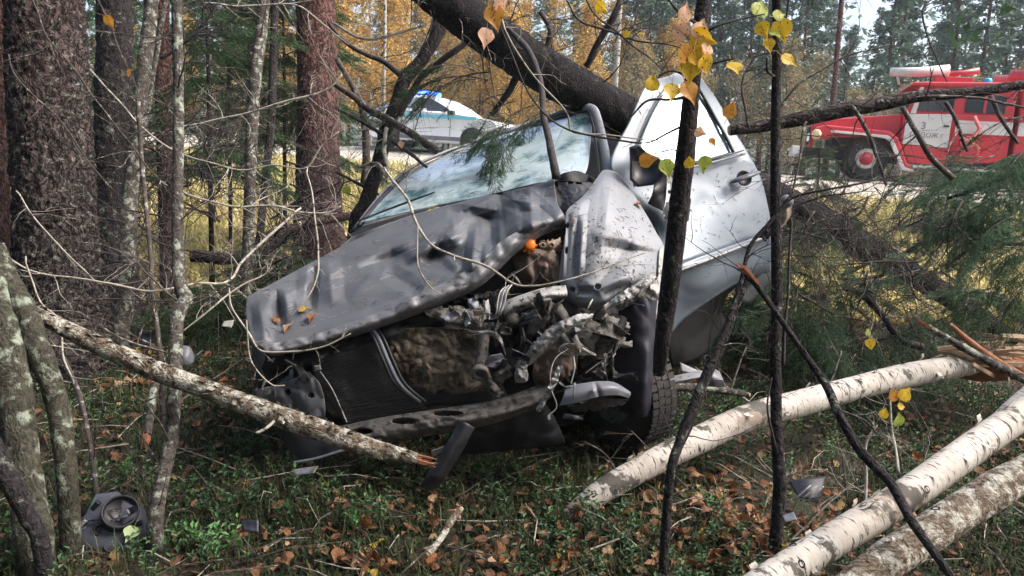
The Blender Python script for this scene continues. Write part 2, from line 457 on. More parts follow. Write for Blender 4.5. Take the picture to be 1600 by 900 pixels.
M['lightmetal'] = mat('bare_torn_metal', (0.26, 0.26, 0.26), (0.36, 0.36, 0.35), scale=26, rough=.62, metal=.15, c3=(0.07, 0.055, 0.045), s3=34, t3=(.56, .61), bump=.2)
M['gold_haze'] = M['aut']
M['blk'] = mat('black_plastic', (0.012, 0.012, 0.016), (0.022, 0.022, 0.028), scale=8, rough=.45, c3=(0.06, 0.05, 0.04), s3=14, t3=(.6, .8), bump=.15)
M['navy'] = mat('wheel_arch_liner', (0.011, 0.012, 0.022), (0.018, 0.019, 0.032), scale=4, rough=.5, bump=.1)
M['greyp'] = mat('grey_plastic', (0.13, 0.135, 0.17), (0.17, 0.175, 0.20), scale=6, rough=.4, c3=(0.08, 0.07, 0.06), s3=15, bump=.1)
M['bay'] = mat('engine_bay_dark', (0.008, 0.008, 0.010), (0.02, 0.02, 0.022), scale=6, rough=.7, bump=.3)
M['rad'] = mat('radiator_fins', (0.03, 0.031, 0.036), (0.05, 0.048, 0.05), scale=10, rough=.6, metal=.3, bump=.3)
M['mud'] = mat('caked_mud', (0.27, 0.225, 0.17), (0.15, 0.12, 0.09), scale=16, rough=.95, bump=1.0, bscale=40, bdist=.02, c3=(0.07, 0.05, 0.035), s3=12, t3=(.5, .6))
M['orange'] = mat('orange_cap', (0.85, 0.22, 0.01), (0.75, 0.18, 0.01), scale=20, rough=.4)
M['beige'] = mat('dusty_beige_plastic', (0.34, 0.27, 0.21), (0.24, 0.18, 0.14), scale=8, rough=.6, bump=.1)
M['brownp'] = mat('brown_dusty_bottle', (0.13, 0.085, 0.07), (0.20, 0.14, 0.11), scale=7, rough=.6, bump=.1)
M['wire'] = mat('white_wire', (0.45, 0.45, 0.43), (0.3, 0.29, 0.27), scale=20, rough=.5)
M['bwire'] = mat('blue_black_wire', (0.03, 0.04, 0.08), rough=.4)
M['rubber'] = mat('tyre_rubber', (0.016, 0.016, 0.017), (0.03, 0.028, 0.027), scale=14, rough=.75, c3=(0.10, 0.085, 0.07), s3=18, t3=(.6, .75), bump=.2)
M['mirror'] = mat('mirror_housing', (0.02, 0.02, 0.03), rough=.3)
def glass_mat():
    m = mat('crazed_windscreen', (0.38, 0.50, 0.53), (0.52, 0.62, 0.65), scale=3.2, rough=.25, metal=0.0, coat=1.0, spec=1.0, c3=(0.06, 0.15, 0.17), s3=4.0, t3=(.50, .64))  # crazed glass scatters white; sky reflection is also put into the pale base
    n, L = m.node_tree.nodes, m.node_tree.links
    b = n['Principled BSDF']; tc = n.new('ShaderNodeTexCoord')
    vo = n.new('ShaderNodeTexVoronoi'); vo.feature = 'DISTANCE_TO_EDGE'; vo.inputs['Scale'].default_value = 9
    L.new(tc.outputs['Object'], vo.inputs['Vector'])
    r = n.new('ShaderNodeMapRange'); r.inputs[1].default_value = 0; r.inputs[2].default_value = .02
    L.new(vo.outputs[0], r.inputs[0])
    bp = n.new('ShaderNodeBump'); bp.inputs['Strength'].default_value = .5; bp.inputs['Distance'].default_value = .004
    L.new(r.outputs[0], bp.inputs['Height'])
    q = n.new('ShaderNodeTexNoise'); q.inputs['Scale'].default_value = 3.5; L.new(tc.outputs['Object'], q.inputs['Vector'])
    b2 = n.new('ShaderNodeBump'); b2.inputs['Strength'].default_value = .3; b2.inputs['Distance'].default_value = .05
    L.new(q.outputs[0], b2.inputs['Height']); L.new(bp.outputs[0], b2.inputs['Normal'])
    L.new(b2.outputs[0], b.inputs['Normal'])
    return m
M['wind'] = glass_mat()
M['glass'] = mat('sky_tinted_window_glass', (0.32, 0.44, 0.47), (0.38, 0.50, 0.53), scale=1.2, rough=.10, metal=.45, coat=1.0, spec=1.0)  # pale tint puts the reflected sky into the base colour
M['dglass'] = mat('dark_window_glass', (0.03, 0.04, 0.05), rough=.08, spec=.8)
M['white'] = mat('white_car_paint', (0.72, 0.74, 0.76), (0.66, 0.68, 0.70), scale=2, rough=.3, coat=.6)
M['blue'] = mat('blue_stripe_paint', (0.16, 0.55, 0.72), rough=.35)
M['beacon'] = mat('lit_blue_beacon', (0.02, 0.1, 0.8), rough=.3, emis=(0.04, 0.12, 1.0), estr=5)
M['red'] = mat('fire_engine_red', (0.62, 0.045, 0.06), (0.52, 0.05, 0.065), scale=2, rough=.4, coat=.3, c3=(0.45, 0.25, 0.2), s3=3, t3=(.62, .8))
M['fwhite'] = mat('dusty_white_paint', (0.70, 0.69, 0.66), (0.60, 0.58, 0.55), scale=2, rough=.45)
M['pinkhose'] = mat('faded_red_hose', (0.62, 0.12, 0.12), (0.7, 0.25, 0.22), scale=4, rough=.7)
M['skin'] = mat('skin', (0.5, 0.3, 0.22), rough=.6)
M['redcloth'] = mat('red_jacket', (0.5, 0.04, 0.04), rough=.9)
M['darkcloth'] = mat('dark_cloth', (0.02, 0.022, 0.03), rough=.9)
M['chrome'] = mat('lamp_reflector', (0.7, 0.7, 0.7), rough=.12, metal=1.0)
M['letter'] = mat('lettering', (0.25, 0.2, 0.22), rough=.6)
# ------------------------------------------------------------------ the ground, road
def graded(lo, hi, fine_lo, fine_hi, step, grow=1.16):
    a = list(np.arange(fine_lo, fine_hi, step))
    s, x = step, fine_lo
    left = []
    while x > lo: s *= grow; x -= s; left.append(x)
    s, x = step, a[-1]
    while x < hi: s *= grow; x += s; a.append(x)
    return left[::-1] + a
xs = graded(-180, 180, -5, 5.5, 0.09, 1.10); ys = graded(-40, 200, 1.0, 9, 0.09, 1.05)
gv = [(x, y, G(x, y)) for y in ys for x in xs]
nx = len(xs)
gf = [(j * nx + i, j * nx + i + 1, (j + 1) * nx + i + 1, (j + 1) * nx + i) for j in range(len(ys) - 1) for i in range(nx - 1)]
me = npmesh('ground', np.array(gv), np.array(gf), M['ground'], smooth=True)
ground = link('ground', me); ground['kind'] = 'structure'; BASE[ground.name] = Vector((0, 0, 0))

def strip(name, m, y0, y1, up, x0=-60, x1=60, dz=0.0):
    v, f = [], []
    xx = np.linspace(x0, x1, 90)
    for x in xx:
        for t in (0, .34, .67, 1):
            y = road_y(x) + y0 + (y1 - y0) * t
            v.append((x, y, road_z(x) - (.02 if dz else 0) - dz * max(0.0, min(1.0, -(y - road_y(x)) / 3.4)) + up))
    for i in range(len(xx) - 1):
        for k in range(3):
            a = i * 4 + k
            f.append((a, a + 4, a + 5, a + 1))
    o = MB().add(v, f).build(name, M[m]); o['kind'] = 'structure'
    return o
strip('road_verge', 'sand', -3.3, 0.2, 0.006, dz=.46)
strip('road', 'asphalt', 0.15, 7.0, 0.010)
strip('road_edge_line', 'line', 0.55, 0.80, 0.015)

def on_field(x, y): return 6.8 < y < road_y(x) - 3.3

# ------------------------------------------------------------------ scattered ground cover (nobody could count it)
def scatter_pts(n, x0, x1, y0, y1, dens=None):
    out = []
    while len(out) < n:
        x = RNG.uniform(x0, x1); y = y0 + (y1 - y0) * RNG.random() ** 1.5
        if abs(x) > 0.78 * y + .6: continue
        if dens and RNG.random() > dens(x, y): continue
        out.append((x, y))
    return out

def rotz(a):
    c, s = np.cos(a), np.sin(a)
    return c, s
def blades(name, pts, h, w, lean, m, per=1, curve=True, hv=.5):
    n = len(pts)
    P0 = np.array([(x, y, G(x, y)) for x, y in pts])
    a = RNG.uniform(0, 2 * PI, n); hh = h * (1 + hv * RNG.uniform(-1, 1, n)); ln = lean * RNG.uniform(.2, 1.4, n)
    dx, dy = np.cos(a), np.sin(a)
    b = a + PI / 2 + RNG.uniform(-.6, .6, n); wx, wy = np.cos(b) * w, np.sin(b) * w
    V = np.zeros((n, 5, 3))
    V[:, 0] = P0 + np.stack([wx, wy, 0 * wx], 1); V[:, 1] = P0 - np.stack([wx, wy, 0 * wx], 1)
    mid = P0 + np.stack([dx * hh * ln * .35, dy * hh * ln * .35, hh * .6], 1)
    V[:, 2] = mid - np.stack([wx, wy, 0 * wx], 1) * .7; V[:, 3] = mid + np.stack([wx, wy, 0 * wx], 1) * .7
    V[:, 4] = P0 + np.stack([dx * hh * ln, dy * hh * ln, hh * (1 - .25 * ln)], 1)
    base = np.arange(n)[:, None] * 5
    q = np.concatenate([base + np.array([0, 1, 2]), base + np.array([0, 2, 3]), base + np.array([3, 2, 4])], 0)
    me = npmesh(name, V.reshape(-1, 3), q, m)
    o = link(name, me); o['kind'] = 'stuff'
    return o

def clump(x, y, s=1.3, z=0.0): return 0.5 + 0.5 * noise.noise(Vector((x * s, y * s, z)))
blades('grass', scatter_pts(15000, -5, 5, 1.5, 8, lambda x, y: max(0.03, (clump(x, y, 1.6) - .42) * 3)), .10, .0022, .8, M['grasss'])
blades('moss', scatter_pts(110000, -5, 5, 1.3, 7.5, lambda x, y: max(0.02, (clump(x, y, 1.2, 5) - .33) * 4)), .036, .004, .9, M['moss'])
blades('dry_grass', [p for p in scatter_pts(75000, -18, 18, 7.2, 23, lambda x, y: (1 if on_field(x, y) else 0) * (.35 + clump(x, y, .6, 9)) * (1 - .75 * sstep(road_y(x) - 8, road_y(x) - 3, y)))], .17, .018, 1.1, M['drygrass'])

def leafshape(n, pts, size, m, name, up=.012, curl=.5, tilt=.5):
    """n small curled leaves of 2x2 quads lying about"""
    outl = np.array([(-.5, 0), (-.25, .38), (.2, .36), (.62, 0), (.2, -.36), (-.25, -.38)])
    k = len(outl)
    n = len(pts)
    a = RNG.uniform(0, 2 * PI, n); s = size * RNG.uniform(.55, 1.35, n)
    V = np.zeros((n, k + 1, 3)); cu = RNG.uniform(-curl, curl * 1.4, n)
    tx, ty = RNG.normal(0, tilt, n), RNG.normal(0, tilt, n)
    base = np.array([(x, y, G(x, y) + up * RNG.uniform(.3, 1.8)) for x, y in pts])
    loc = np.vstack([outl, [(0.05, 0)]])
    for i, (u, v) in enumerate(loc):
        z = cu * abs(v) * 1.3 + .25 * cu * u * u
        X = u * np.cos(a) - v * np.sin(a); Y = u * np.sin(a) + v * np.cos(a)
        V[:, i] = base + np.stack([X * s, Y * s, (z + tx * X * .6 + ty * Y * .6) * s + 0 * s], 1)
    V[:, :, 2] = np.maximum(V[:, :, 2], base[:, None, 2] - .01)
    b = np.arange(n)[:, None] * (k + 1)
    q = np.concatenate([b + np.array([k, i, (i + 1) % k]) for i in range(k)], 0)
    me = npmesh(name, V.reshape(-1, 3), q, m, smooth=True)
    o = link(name, me); o['kind'] = 'stuff'
    return o
leafshape(0, scatter_pts(9000, -5, 5, 1.4, 8, lambda x, y: .22 + 1.4 * max(0, clump(x, y, .9, 2) - .42)), .044, M['litter'], 'leaf_litter')

# the leaves that lie largest in the picture: pieces of the ground, one object each
def leaf_mesh(name, m, w=.42, fold=.25, wav=.06, round_=False, tip=.16, stalk=True):
    """heart/egg-shaped birch or aspen leaf, unit length, 26 faces, with stalk"""
    N = 7
    prof = [0.0, .62, .93, 1.0, .86, .60, .30, 0.0] if not round_ else [0.0, .72, .98, 1.0, .92, .72, .38, 0.0]
    mb = MB(); v, f = [], []
    for i in range(N + 1):
        t = i / N
        y = t
        for s in (-1, -.5, 0, .5, 1):
            x = s * w * prof[i]
            yy = y - (.08 * abs(s) if i == 1 else 0) + (0 if i < N else tip)
            z = fold * abs(x) + wav * math.sin(t * 6 + s * 3) * abs(s) - .18 * (t - .4) ** 2
            v.append((x, yy - .0, z))
    for i in range(N):
        for k in range(4):
            a = i * 5 + k
            f.append((a, a + 1, a + 6, a + 5))
    mb.add(v, f)
    if stalk: mb.tube([(0, -.42, .10), (0.02, -.2, .03), (0, .02, 0), (0, .5, -.005), (0, .9, -.05)], [.018, .016, .016, .012, .004], 4)
    o = mb.build(name, m, smooth=True)
    me = o.data; bpy.data.objects.remove(o); return me
LEAF = {}
for i, k in enumerate(('lf_brown', 'lf_pale', 'lf_orange', 'lf_yellow')):
    LEAF[k] = [leaf_mesh('fallen_leaf_mesh', M[k], .42, .9, .16), leaf_mesh('fallen_leaf_mesh', M[k], .46, -.5, .2, True)]
def lay(me, p, size, parent, name='leaf', tilt=.45, a=None):
    a = random.uniform(0, 2 * PI) if a is None else a
    R = Matrix.Rotation(a, 4, 'Z') @ Matrix.Rotation(random.gauss(0, tilt), 4, 'X') @ Matrix.Rotation(random.gauss(0, tilt), 4, 'Y')
    mw = Matrix.Translation(p) @ R @ Matrix.Scale(size, 4) @ Matrix.Translation((0, -.5, 0))
    return link(name, me, parent, mw)
heap = [((1160, 850), 80, 90), ((1200, 880), 60, 30), ((1050, 800), 60, 16), ((1330, 800), 80, 12), ((700, 850), 90, 34), ((860, 880), 90, 26), ((560, 885), 70, 16), ((980, 830), 60, 20), ((450, 860), 70, 12), ((270, 630), 60, 44), ((350, 560), 55, 26), ((200, 560), 50, 16),
        ((90, 700), 60, 12), ((960, 720), 45, 14), ((1450, 680), 80, 14), ((1400, 850), 60, 6), ((1240, 850), 60, 22), ((620, 720), 40, 4), ((200, 600), 40, 14), ((880, 860), 60, 10)]
for (cx, cy), sp, n in heap:
    for i in range(n):
        p = PG(cx + random.gauss(0, sp), min(898, cy + random.gauss(0, sp * .55)), random.uniform(.015, .05))
        k = random.choices(('lf_brown', 'lf_pale', 'lf_orange', 'lf_yellow'), (5.5, 3.0, .8, .6))[0]
        lay(random.choice(LEAF[k]), p, random.uniform(.025, .068), ground, tilt=.7)

# fine litter: dead needles and bark crumbs
def slivers(name, n, L_, w, m):
    pts = scatter_pts(n, -5, 5, 1.3, 7)
    P0 = np.array([(x, y, G(x, y) + RNG.uniform(.001, .012)) for x, y in pts]); a = RNG.uniform(0, 2 * PI, n); l = L_ * RNG.uniform(.4, 1.5, n)
    d = np.stack([np.cos(a) * l, np.sin(a) * l, RNG.normal(0, .15, n) * l], 1); s_ = np.stack([-np.sin(a), np.cos(a), 0 * a], 1) * w
    V = np.stack([P0 - d, P0 + s_, P0 + d, P0 - s_], 1)
    o = link(name, npmesh(name, V.reshape(-1, 3), np.arange(n * 4).reshape(-1, 4), m)); o['kind'] = 'stuff'
slivers('needle_litter', 60000, .014, .0018, mat('dead_needles', (.1, .06, .03), rough=.8, island=[(0.05, 0.028, 0.015), (0.11, 0.06, 0.03), (0.17, 0.10, 0.055), (0.03, 0.02, 0.014), (0.24, 0.17, 0.11)]))
# small sprigs of green: merged ground cover, plus the larger plants as things of their own
def sprig(mb, o, h, nl, ls, m=0, spread=.5):
    o = Vector(o)
    d = Vector((random.gauss(0, spread * .5), random.gauss(0, spread * .5), 1)).normalized()
    for i in range(nl):
        t = .25 + .75 * (i + 1) / nl
        c = o + d * h * t
        a = i * 2.4 + random.uniform(-.4, .4)
        q = Vector((math.cos(a), math.sin(a), random.uniform(.15, .9))).normalized()
        s = q.cross(Vector((0, 0, 1))).normalized()
        L_ = ls * random.uniform(.7, 1.2)
        up = s.cross(q) * L_ * .12
        mb.add([c, c + q * L_ * .5 + s * L_ * .28 + up, c + q * L_, c + q * L_ * .5 - s * L_ * .28 + up, c + q * L_ * .5 - up],
               [(0, 4, 1), (1, 4, 2), (0, 3, 4), (3, 2, 4)], m)
    return d
mb = MB()
for x, y in scatter_pts(4200, -5, 5, 1.3, 6.5, lambda x, y: max(.03, (clump(x, y, 1.4, 8) - .42) * 4)):
    sprig(mb, (x, y, G(x, y) - .005), random.uniform(.05, .13), random.randint(5, 9), random.uniform(.016, .034))
o = mb.build('lingonberry_cover', M['berry'], smooth=False); o['kind'] = 'stuff'
def plant(px, py, label, h=.16, n=9, ls=.03, m='berry_b', group='small green plants on the forest floor'):
    p = PG(px, py)
    t = thing('lingonberry_plant', label, 'plant', p, group)
    mb = MB(); st = MB()
    for i in range(n):
        q = p + Vector((random.gauss(0, .035), random.gauss(0, .03), 0)); q.z = G(q.x, q.y)
        hh = h * random.uniform(.5, 1.1)
        d = sprig(mb, q, hh, 7, ls)
        st.tube([q, q + d * hh * .5, q + d * hh], [.0014, .001, .0007], 4)
    mb.build('leaves', M[m], t, smooth=False); st.build('stems', M['twig'], t)['kind'] = 'stuff'
for px, py, lb, h, n, ls in ((150, 775, 'bright green lingonberry sprig just behind the broken headlamp unit', .13, 7, .030),
                     (205, 755, 'tall green lingonberry sprigs between the mossy stem and the thin sapling', .15, 8, .026),
                     (350, 870, 'pale green lingonberry plant on the ground right of the headlamp unit', .13, 8, .032),
                     (300, 862, 'small round-leaved green plant nearest to the foot of the thin sapling', .10, 6, .028),
                     (22, 850, 'bright green plant at the bottom corner of the picture left of the headlamp unit', .16, 12, .026),
                     (18, 895, 'low green plant at the very edge below the headlamp unit', .14, 10, .026),
                     (1300, 730, 'fern-like green plant under the crossing dark stick', .20, 14, .020),
                     (1245, 700, 'green sprigs growing between the thin dark sapling and the birch log', .16, 9, .022),
                     (1110, 800, 'green grassy plant at the foot of the dark sapling by the leaves', .13, 9, .022),
                     (560, 830, 'dark green bushy plant in the shade in front of the wreck', .14, 12, .028),
                     (1150, 640, 'light green sprigs growing up against the birch log behind the wheel', .15, 9, .024)):
    plant(px, py, lb, h, n, ls)

# fallen twig tangle: uncountable litter of thin sticks
mb = MB()
for x, y in scatter_pts(1300, -5, 5, 1.5, 8):
    a = random.uniform(0, 2 * PI); L_ = random.uniform(.08, .45); z = G(x, y) + random.uniform(.005, .06)
    p0 = Vector((x, y, z)); p2 = p0 + Vector((math.cos(a), math.sin(a), random.uniform(-.1, .25))) * L_
    p1 = (p0 + p2) / 2 + Vector((random.gauss(0, .02), random.gauss(0, .02), random.uniform(0, .03)))
    mb.tube([p0, p1, p2], [.003, .0025, .001], 4, random.choice((0, 0, 1)), cap=False)
o = mb.build('twig_litter', [M['twig'], M['pale_twig']], smooth=False); o['kind'] = 'stuff'

# ------------------------------------------------------------------ stems and trunks
def rough_disp(amp, fr, seed=0.0, ridge=True):
    if fr < 0:                                       # bark plates with deep furrows
        def g(p, a, t):
            w = noise.noise_vector(p * 5) * .05
            q = Vector(((p.x + w.x), (p.y + w.y), (p.z + w.z) * .20 + seed)) * -fr
            d = noise.voronoi(q, distance_metric='DISTANCE')[0]
            e = min(1.0, (d[1] - d[0]) * 2.6)
            return amp * (e - .6 + .5 * noise.noise(p * 40) * e + .35 * noise.noise(p * 3))
        return g
    def f(p, a, t):
        q = Vector((p.x * fr, p.y * fr, p.z * fr * .3 + seed))
        n1 = noise.noise(q); n2 = noise.noise(q * 2.7 + Vector((3, 1, 2)))
        return amp * ((1 - 2.2 * abs(n1)) * .7 + n2 * .5 if ridge else n1 + .5 * n2)
    return f
def px_curve(pts, n):
    """pts (px,py,d,width px) -> world points, radii"""
    c = cr(pts, n)
    return [P(a, b, d) for a, b, d, w in c], [max(.0006, w / 2 / F * d) for a, b, d, w in c]
def add_stem(mb, pts, n=30, seg=10, disp=None, mi=0, wob=0.0):
    W_, R_ = px_curve(pts, n)
    if wob:
        for i in range(1, n - 1):
            W_[i] = W_[i] + noise.noise_vector(W_[i] * 6) * wob
    mb.tube(W_, R_, seg, mi, disp=disp)
    return W_, R_
def twigs_on(mb, W_, R_, n, L_=(.1, .4), lo=.2, hi=1.0, mi=0, sub=2, th=.25, droop=0.0, bias=None):
    for i in range(n):
        k = min(len(W_) - 2, int((lo + (hi - lo) * random.random()) * (len(W_) - 1)))
        t = (W_[k + 1] - W_[k]).normalized()
        d = Vector((random.gauss(0, 1), random.gauss(0, 1), random.gauss(.2, 1)))
        if bias: d += Vector(bias)
        d = (d - t * d.dot(t)).normalized() * .9 + t * random.uniform(.1, .7)
        L2 = random.uniform(*L_)
        grow_twig(mb, W_[k], d, L2, max(.0012, min(R_[k] * .5, L2 * .012)), mi, sub, droop)
def grow_twig(mb, o, d, L_, r, mi=0, sub=2, droop=0.0):
    d = d.normalized(); p = [Vector(o)]; n = 6
    for i in range(n):
        d = (d + Vector((random.gauss(0, .16), random.gauss(0, .16), random.gauss(0, .14) - droop))).normalized()
        p.append(p[-1] + d * L_ / n)
    mb.tube(p, [r * (1 - .8 * i / n) for i in range(n + 1)], 5 if r > .002 else 4, mi, cap=False)
    if sub > 0:
        for i in range(random.randint(1, 3)):
            k = random.randint(1, n - 1)
            t = (p[k + 1] - p[k]).normalized()
            q = t + Vector((random.gauss(0, .6), random.gauss(0, .6), random.gauss(0, .6)))
            grow_twig(mb, p[k], q, L_ * random.uniform(.3, .6), r * .55, mi, sub - 1, droop)

def base_from(px, py, d):
    w = P(px, py, d); return Vector((w.x, w.y, G(w.x, w.y)))

def tree(name, label, cat, pts, mkey, seg=14, n=60, amp=.12, fr=14, foot=True, group=None, up=0.0, tw=0, twL=(.15, .5), twm='twig', twlo=.1, part='trunk', flare=1.0, mkind=True):
    """a stem through photo points (top first); runs down into the ground"""
    if foot:
        a = pts[-1]; w = P(a[0], a[1], a[2]); g = G(w.x, w.y)
        if w.z > g - .02:
            q = Vector((w.x, w.y, g - .08)); ci = CM.inverted() @ q
            pts = pts + [(800 + ci.x / -ci.z * F, 450 - ci.y / -ci.z * F, -ci.z, a[3] * flare)]
    W_, R_ = px_curve(pts, n)
    if up:                                       # the stem goes on above the frame
        t = (W_[0] - W_[6]).normalized(); t.z = abs(t.z); W_ = [W_[0] + t * up, W_[0] + t * up * .5] + W_; R_ = [R_[0] * .35, R_[0] * .7] + R_
    base = Vector((W_[-1].x, W_[-1].y, max(W_[-1].z, -1))) if foot else W_[-1].copy()
    t = thing(name, label, cat, base, group)
    mb = MB().tube(W_, R_, seg, disp=rough_disp(amp, fr, random.random() * 50))
    mb.build(part, M[mkey], t)
    if tw:
        tb = MB(); twigs_on(tb, W_[::-1], R_[::-1], tw, twL, twlo, 1.0)
        tb.build('twigs', M[twm], t, smooth=False)['kind'] = 'stuff'
    return t, W_, R_
def branch(t, pts, mkey='twig', n=24, seg=8, tw=0, twL=(.06, .2), name='branch', wob=.006, amp=.15, sub=2):
    mb = MB(); W_, R_ = add_stem(mb, pts, n, seg, rough_disp(amp, 30, random.random() * 9, False), 0, wob)
    if tw: twigs_on(mb, W_, R_, tw, twL, .1, 1.0, 0, sub)
    return mb.build(name, M[mkey], t)

# ------------------------------------------------------------------ spruce boughs
def bough_mesh(name, L_=1.0, nside=30, nl=.026, droop=.25, dead=.0, mkey='needle', seed=1, width=.36, nw=.0026, dens=1.25):
    rs = random.Random(seed)
    wood = MB(); V, Fc = [], []
    def needles(p0, p1, step):
        d = (p1 - p0); Ln = d.length
        if Ln < 1e-4: return
        d /= Ln; u = d.orthogonal().normalized(); w = d.cross(u)
        k = max(2, int(Ln / step * dens))
        for i in range(k):
            c = p0 + d * (Ln * (i + rs.random()) / k)
            a = rs.uniform(0, 2 * PI)
            o = u * math.cos(a) + w * math.sin(a)
            e = c + (o * .75 + d * .75 + Vector((0, 0, .12))).normalized() * nl * rs.uniform(.7, 1.1)
            s = (e - c).cross(o + d * .3).normalized() * nw
            b = len(V)
            V.extend((c + s, c - s, e)); Fc.append((b, b + 1, b + 2))
    def axis(t): return Vector((0, L_ * t, -droop * L_ * t * t + .05 * math.sin(t * 5)))
    pts = [axis(i / 14) for i in range(15)]
    wood.tube(pts, [.007 * L_ * (1 - .85 * i / 14) + .0008 for i in range(15)], 5)
    for i in range(nside):
        t = .12 + .86 * i / nside
        s = 1 if i % 2 else -1
        ln = width * L_ * (1 - t) ** .6 * rs.uniform(.6, 1.1) + .06
        o = axis(t)
        d = Vector((s * rs.uniform(.7, 1), .75, rs.uniform(-.25, .1)))
        d.normalize()
        q = [o]
        for k in range(5):
            d = (d + Vector((rs.gauss(0, .06), .05, -.08 - droop * .18 + rs.gauss(0, .05)))).normalized()
            q.append(q[-1] + d * ln / 5)
        wood.tube(q, [.0022, .002, .0016, .0012, .0009, .0006], 3, cap=False)
        if rs.random() < dead: continue
        for k in range(1, 5): needles(q[k], q[k + 1], .0045)
        for k in range(1, 5):
            for s2 in (-1, 1):
                if rs.random() < .75:
                    d2 = (d + Vector((s2 * rs.uniform(.3, .9) * abs(d.y), -s2 * d.x * .8 , rs.uniform(-.5, .05)))).normalized()
                    e = q[k] + d2 * ln * rs.uniform(.18, .38)
                    needles(q[k], e, .0045)
                    wood.tube([q[k], e], [.001, .0005], 3, cap=False)
    for k in range(7, 14): needles(pts[k], pts[k + 1], .004)
    wv = np.vstack(wood.v); nv = np.array([tuple(a) for a in V])
    tri = []
    for q in wood.f:
        if len(q) == 4: tri += [(q[0], q[1], q[2]), (q[0], q[2], q[3])]
        elif len(q) == 3: tri.append(q)
        else: tri += [(q[0], q[i], q[i + 1]) for i in range(1, len(q) - 1)]
    nf = np.array(Fc) + len(wv)
    mi = [0] * len(tri) + [1] * len(nf)
    return npmesh(name, np.vstack([wv, nv]), np.vstack([np.array(tri), nf]), [M['twig'], M[mkey]], mi)
BOUGH = [bough_mesh('spruce_bough', seed=1), bough_mesh('spruce_bough', seed=2, droop=.4, width=.3), bough_mesh('spruce_bough', seed=3, droop=.12, width=.42)]
BOUGHP = [bough_mesh('pale_spruce_bough', seed=5, mkey='needle_y', dead=.15, droop=.35), bough_mesh('pale_spruce_bough', seed=6, mkey='needle_y', width=.42)]
BOUGHD = [bough_mesh('bare_spruce_bough', seed=8, dead=.85, droop=.3), bough_mesh('bare_spruce_bough', seed=9, dead=.7, width=.45)]

def place_bough(parent, me, o, d, scale, name='bough', roll=0.0):
    d = Vector(d).normalized(); up = Vector((0, 0, 1))
    x = d.cross(up)
    x = x.normalized() if x.length > 1e-3 else Vector((1, 0, 0))
    z = x.cross(d)
    R = Matrix((x, d, z)).transposed().to_4x4() @ Matrix.Rotation(roll, 4, 'Y')
    return link(name, me, parent, Matrix.Translation(o) @ R @ Matrix.Scale(scale, 4))

def young_spruce(px, py, d, h, label, dens=1.0, kinds=None, group='young spruces under the pines', r0=.55, z0=.1, trunk=.03, nmax=70):
    w = base_from(px, py, d); kinds = kinds or BOUGH
    t = thing('young_spruce', label, 'tree', w, group)
    MB().tube([w + Vector((0, 0, -.1)), w + Vector((.02, 0, h * .5)), w + Vector((0, 0, h))], [trunk, trunk * .6, .004], 8).build('trunk', M['dark_bark'], t)
    n = int(min(nmax, h * 22 * dens))
    for i in range(n):
        k = i / n; z = h * (z0 + (1 - z0) * k)
        a = i * 2.399 + random.uniform(-.3, .3)
        s = r0 * (1 - k) ** .7 * random.uniform(.75, 1.15) + .12
        place_bough(t, random.choice(kinds), w + Vector((0, 0, z)), (math.cos(a), math.sin(a), random.uniform(-.15, .25)), s * 1.35)
    return t

# ------------------------------------------------------------------ background trees
def crown_pts(n, fn): return fn(n)
def leaf_cloud(name, centers, spread, size, m, up=0.0, long=1.0):
    n = len(centers)
    Cc = np.array(centers) + RNG.normal(0, 1, (n, 3)) * spread
    u = RNG.normal(0, 1, (n, 3)); u[:, 2] *= .6; u /= np.linalg.norm(u, axis=1)[:, None]
    w = np.cross(u, RNG.normal(0, 1, (n, 3))); w /= np.linalg.norm(w, axis=1)[:, None]
    s = size * RNG.uniform(.6, 1.3, n)[:, None]
    V = np.stack([Cc - u * s * long, Cc + w * s * .55, Cc + u * s * long, Cc - w * s * .55], 1)
    return npmesh(name, V.reshape(-1, 3), np.arange(n * 4).reshape(-1, 4), m)
def birch_parts(seed, h=8.0, mk='aut', nleaf=5200, size=.055, wide=1.2, z0=.12):
    rs = random.Random(seed)
    tb = MB(); p = [Vector((0, 0, -.2))]
    for i in range(10): p.append(p[-1] + Vector((rs.gauss(0, .07), rs.gauss(0, .07), h / 10)))
    tb.tube(p, [.075 * (1 - .085 * i) for i in range(11)], 7)
    cs = []
    for i in range(46):
        k = rs.uniform(z0, .98); a = rs.uniform(0, 2 * PI); ln = wide * (1.15 - k) * rs.uniform(.5, 1.1)
        o = p[min(9, int(k * 10))].copy(); o.z = k * h
        e = o + Vector((math.cos(a) * ln, math.sin(a) * ln, ln * rs.uniform(.1, .9)))
        mid = (o + e) / 2 + Vector((0, 0, .1))
        tb.tube([o, mid, e], [.018, .011, .004], 4, cap=False)
        for j in range(nleaf // 46):
            t = rs.uniform(.25, 1.15); q = o + (e - o) * t; cs.append(tuple(q))
    wood = tb.build('trunk', M['birch'] if seed % 2 else M['grey_bark']); wm = wood.data; bpy.data.objects.remove(wood)
    return wm, leaf_cloud('autumn_crown', cs, .17, size, M[mk])
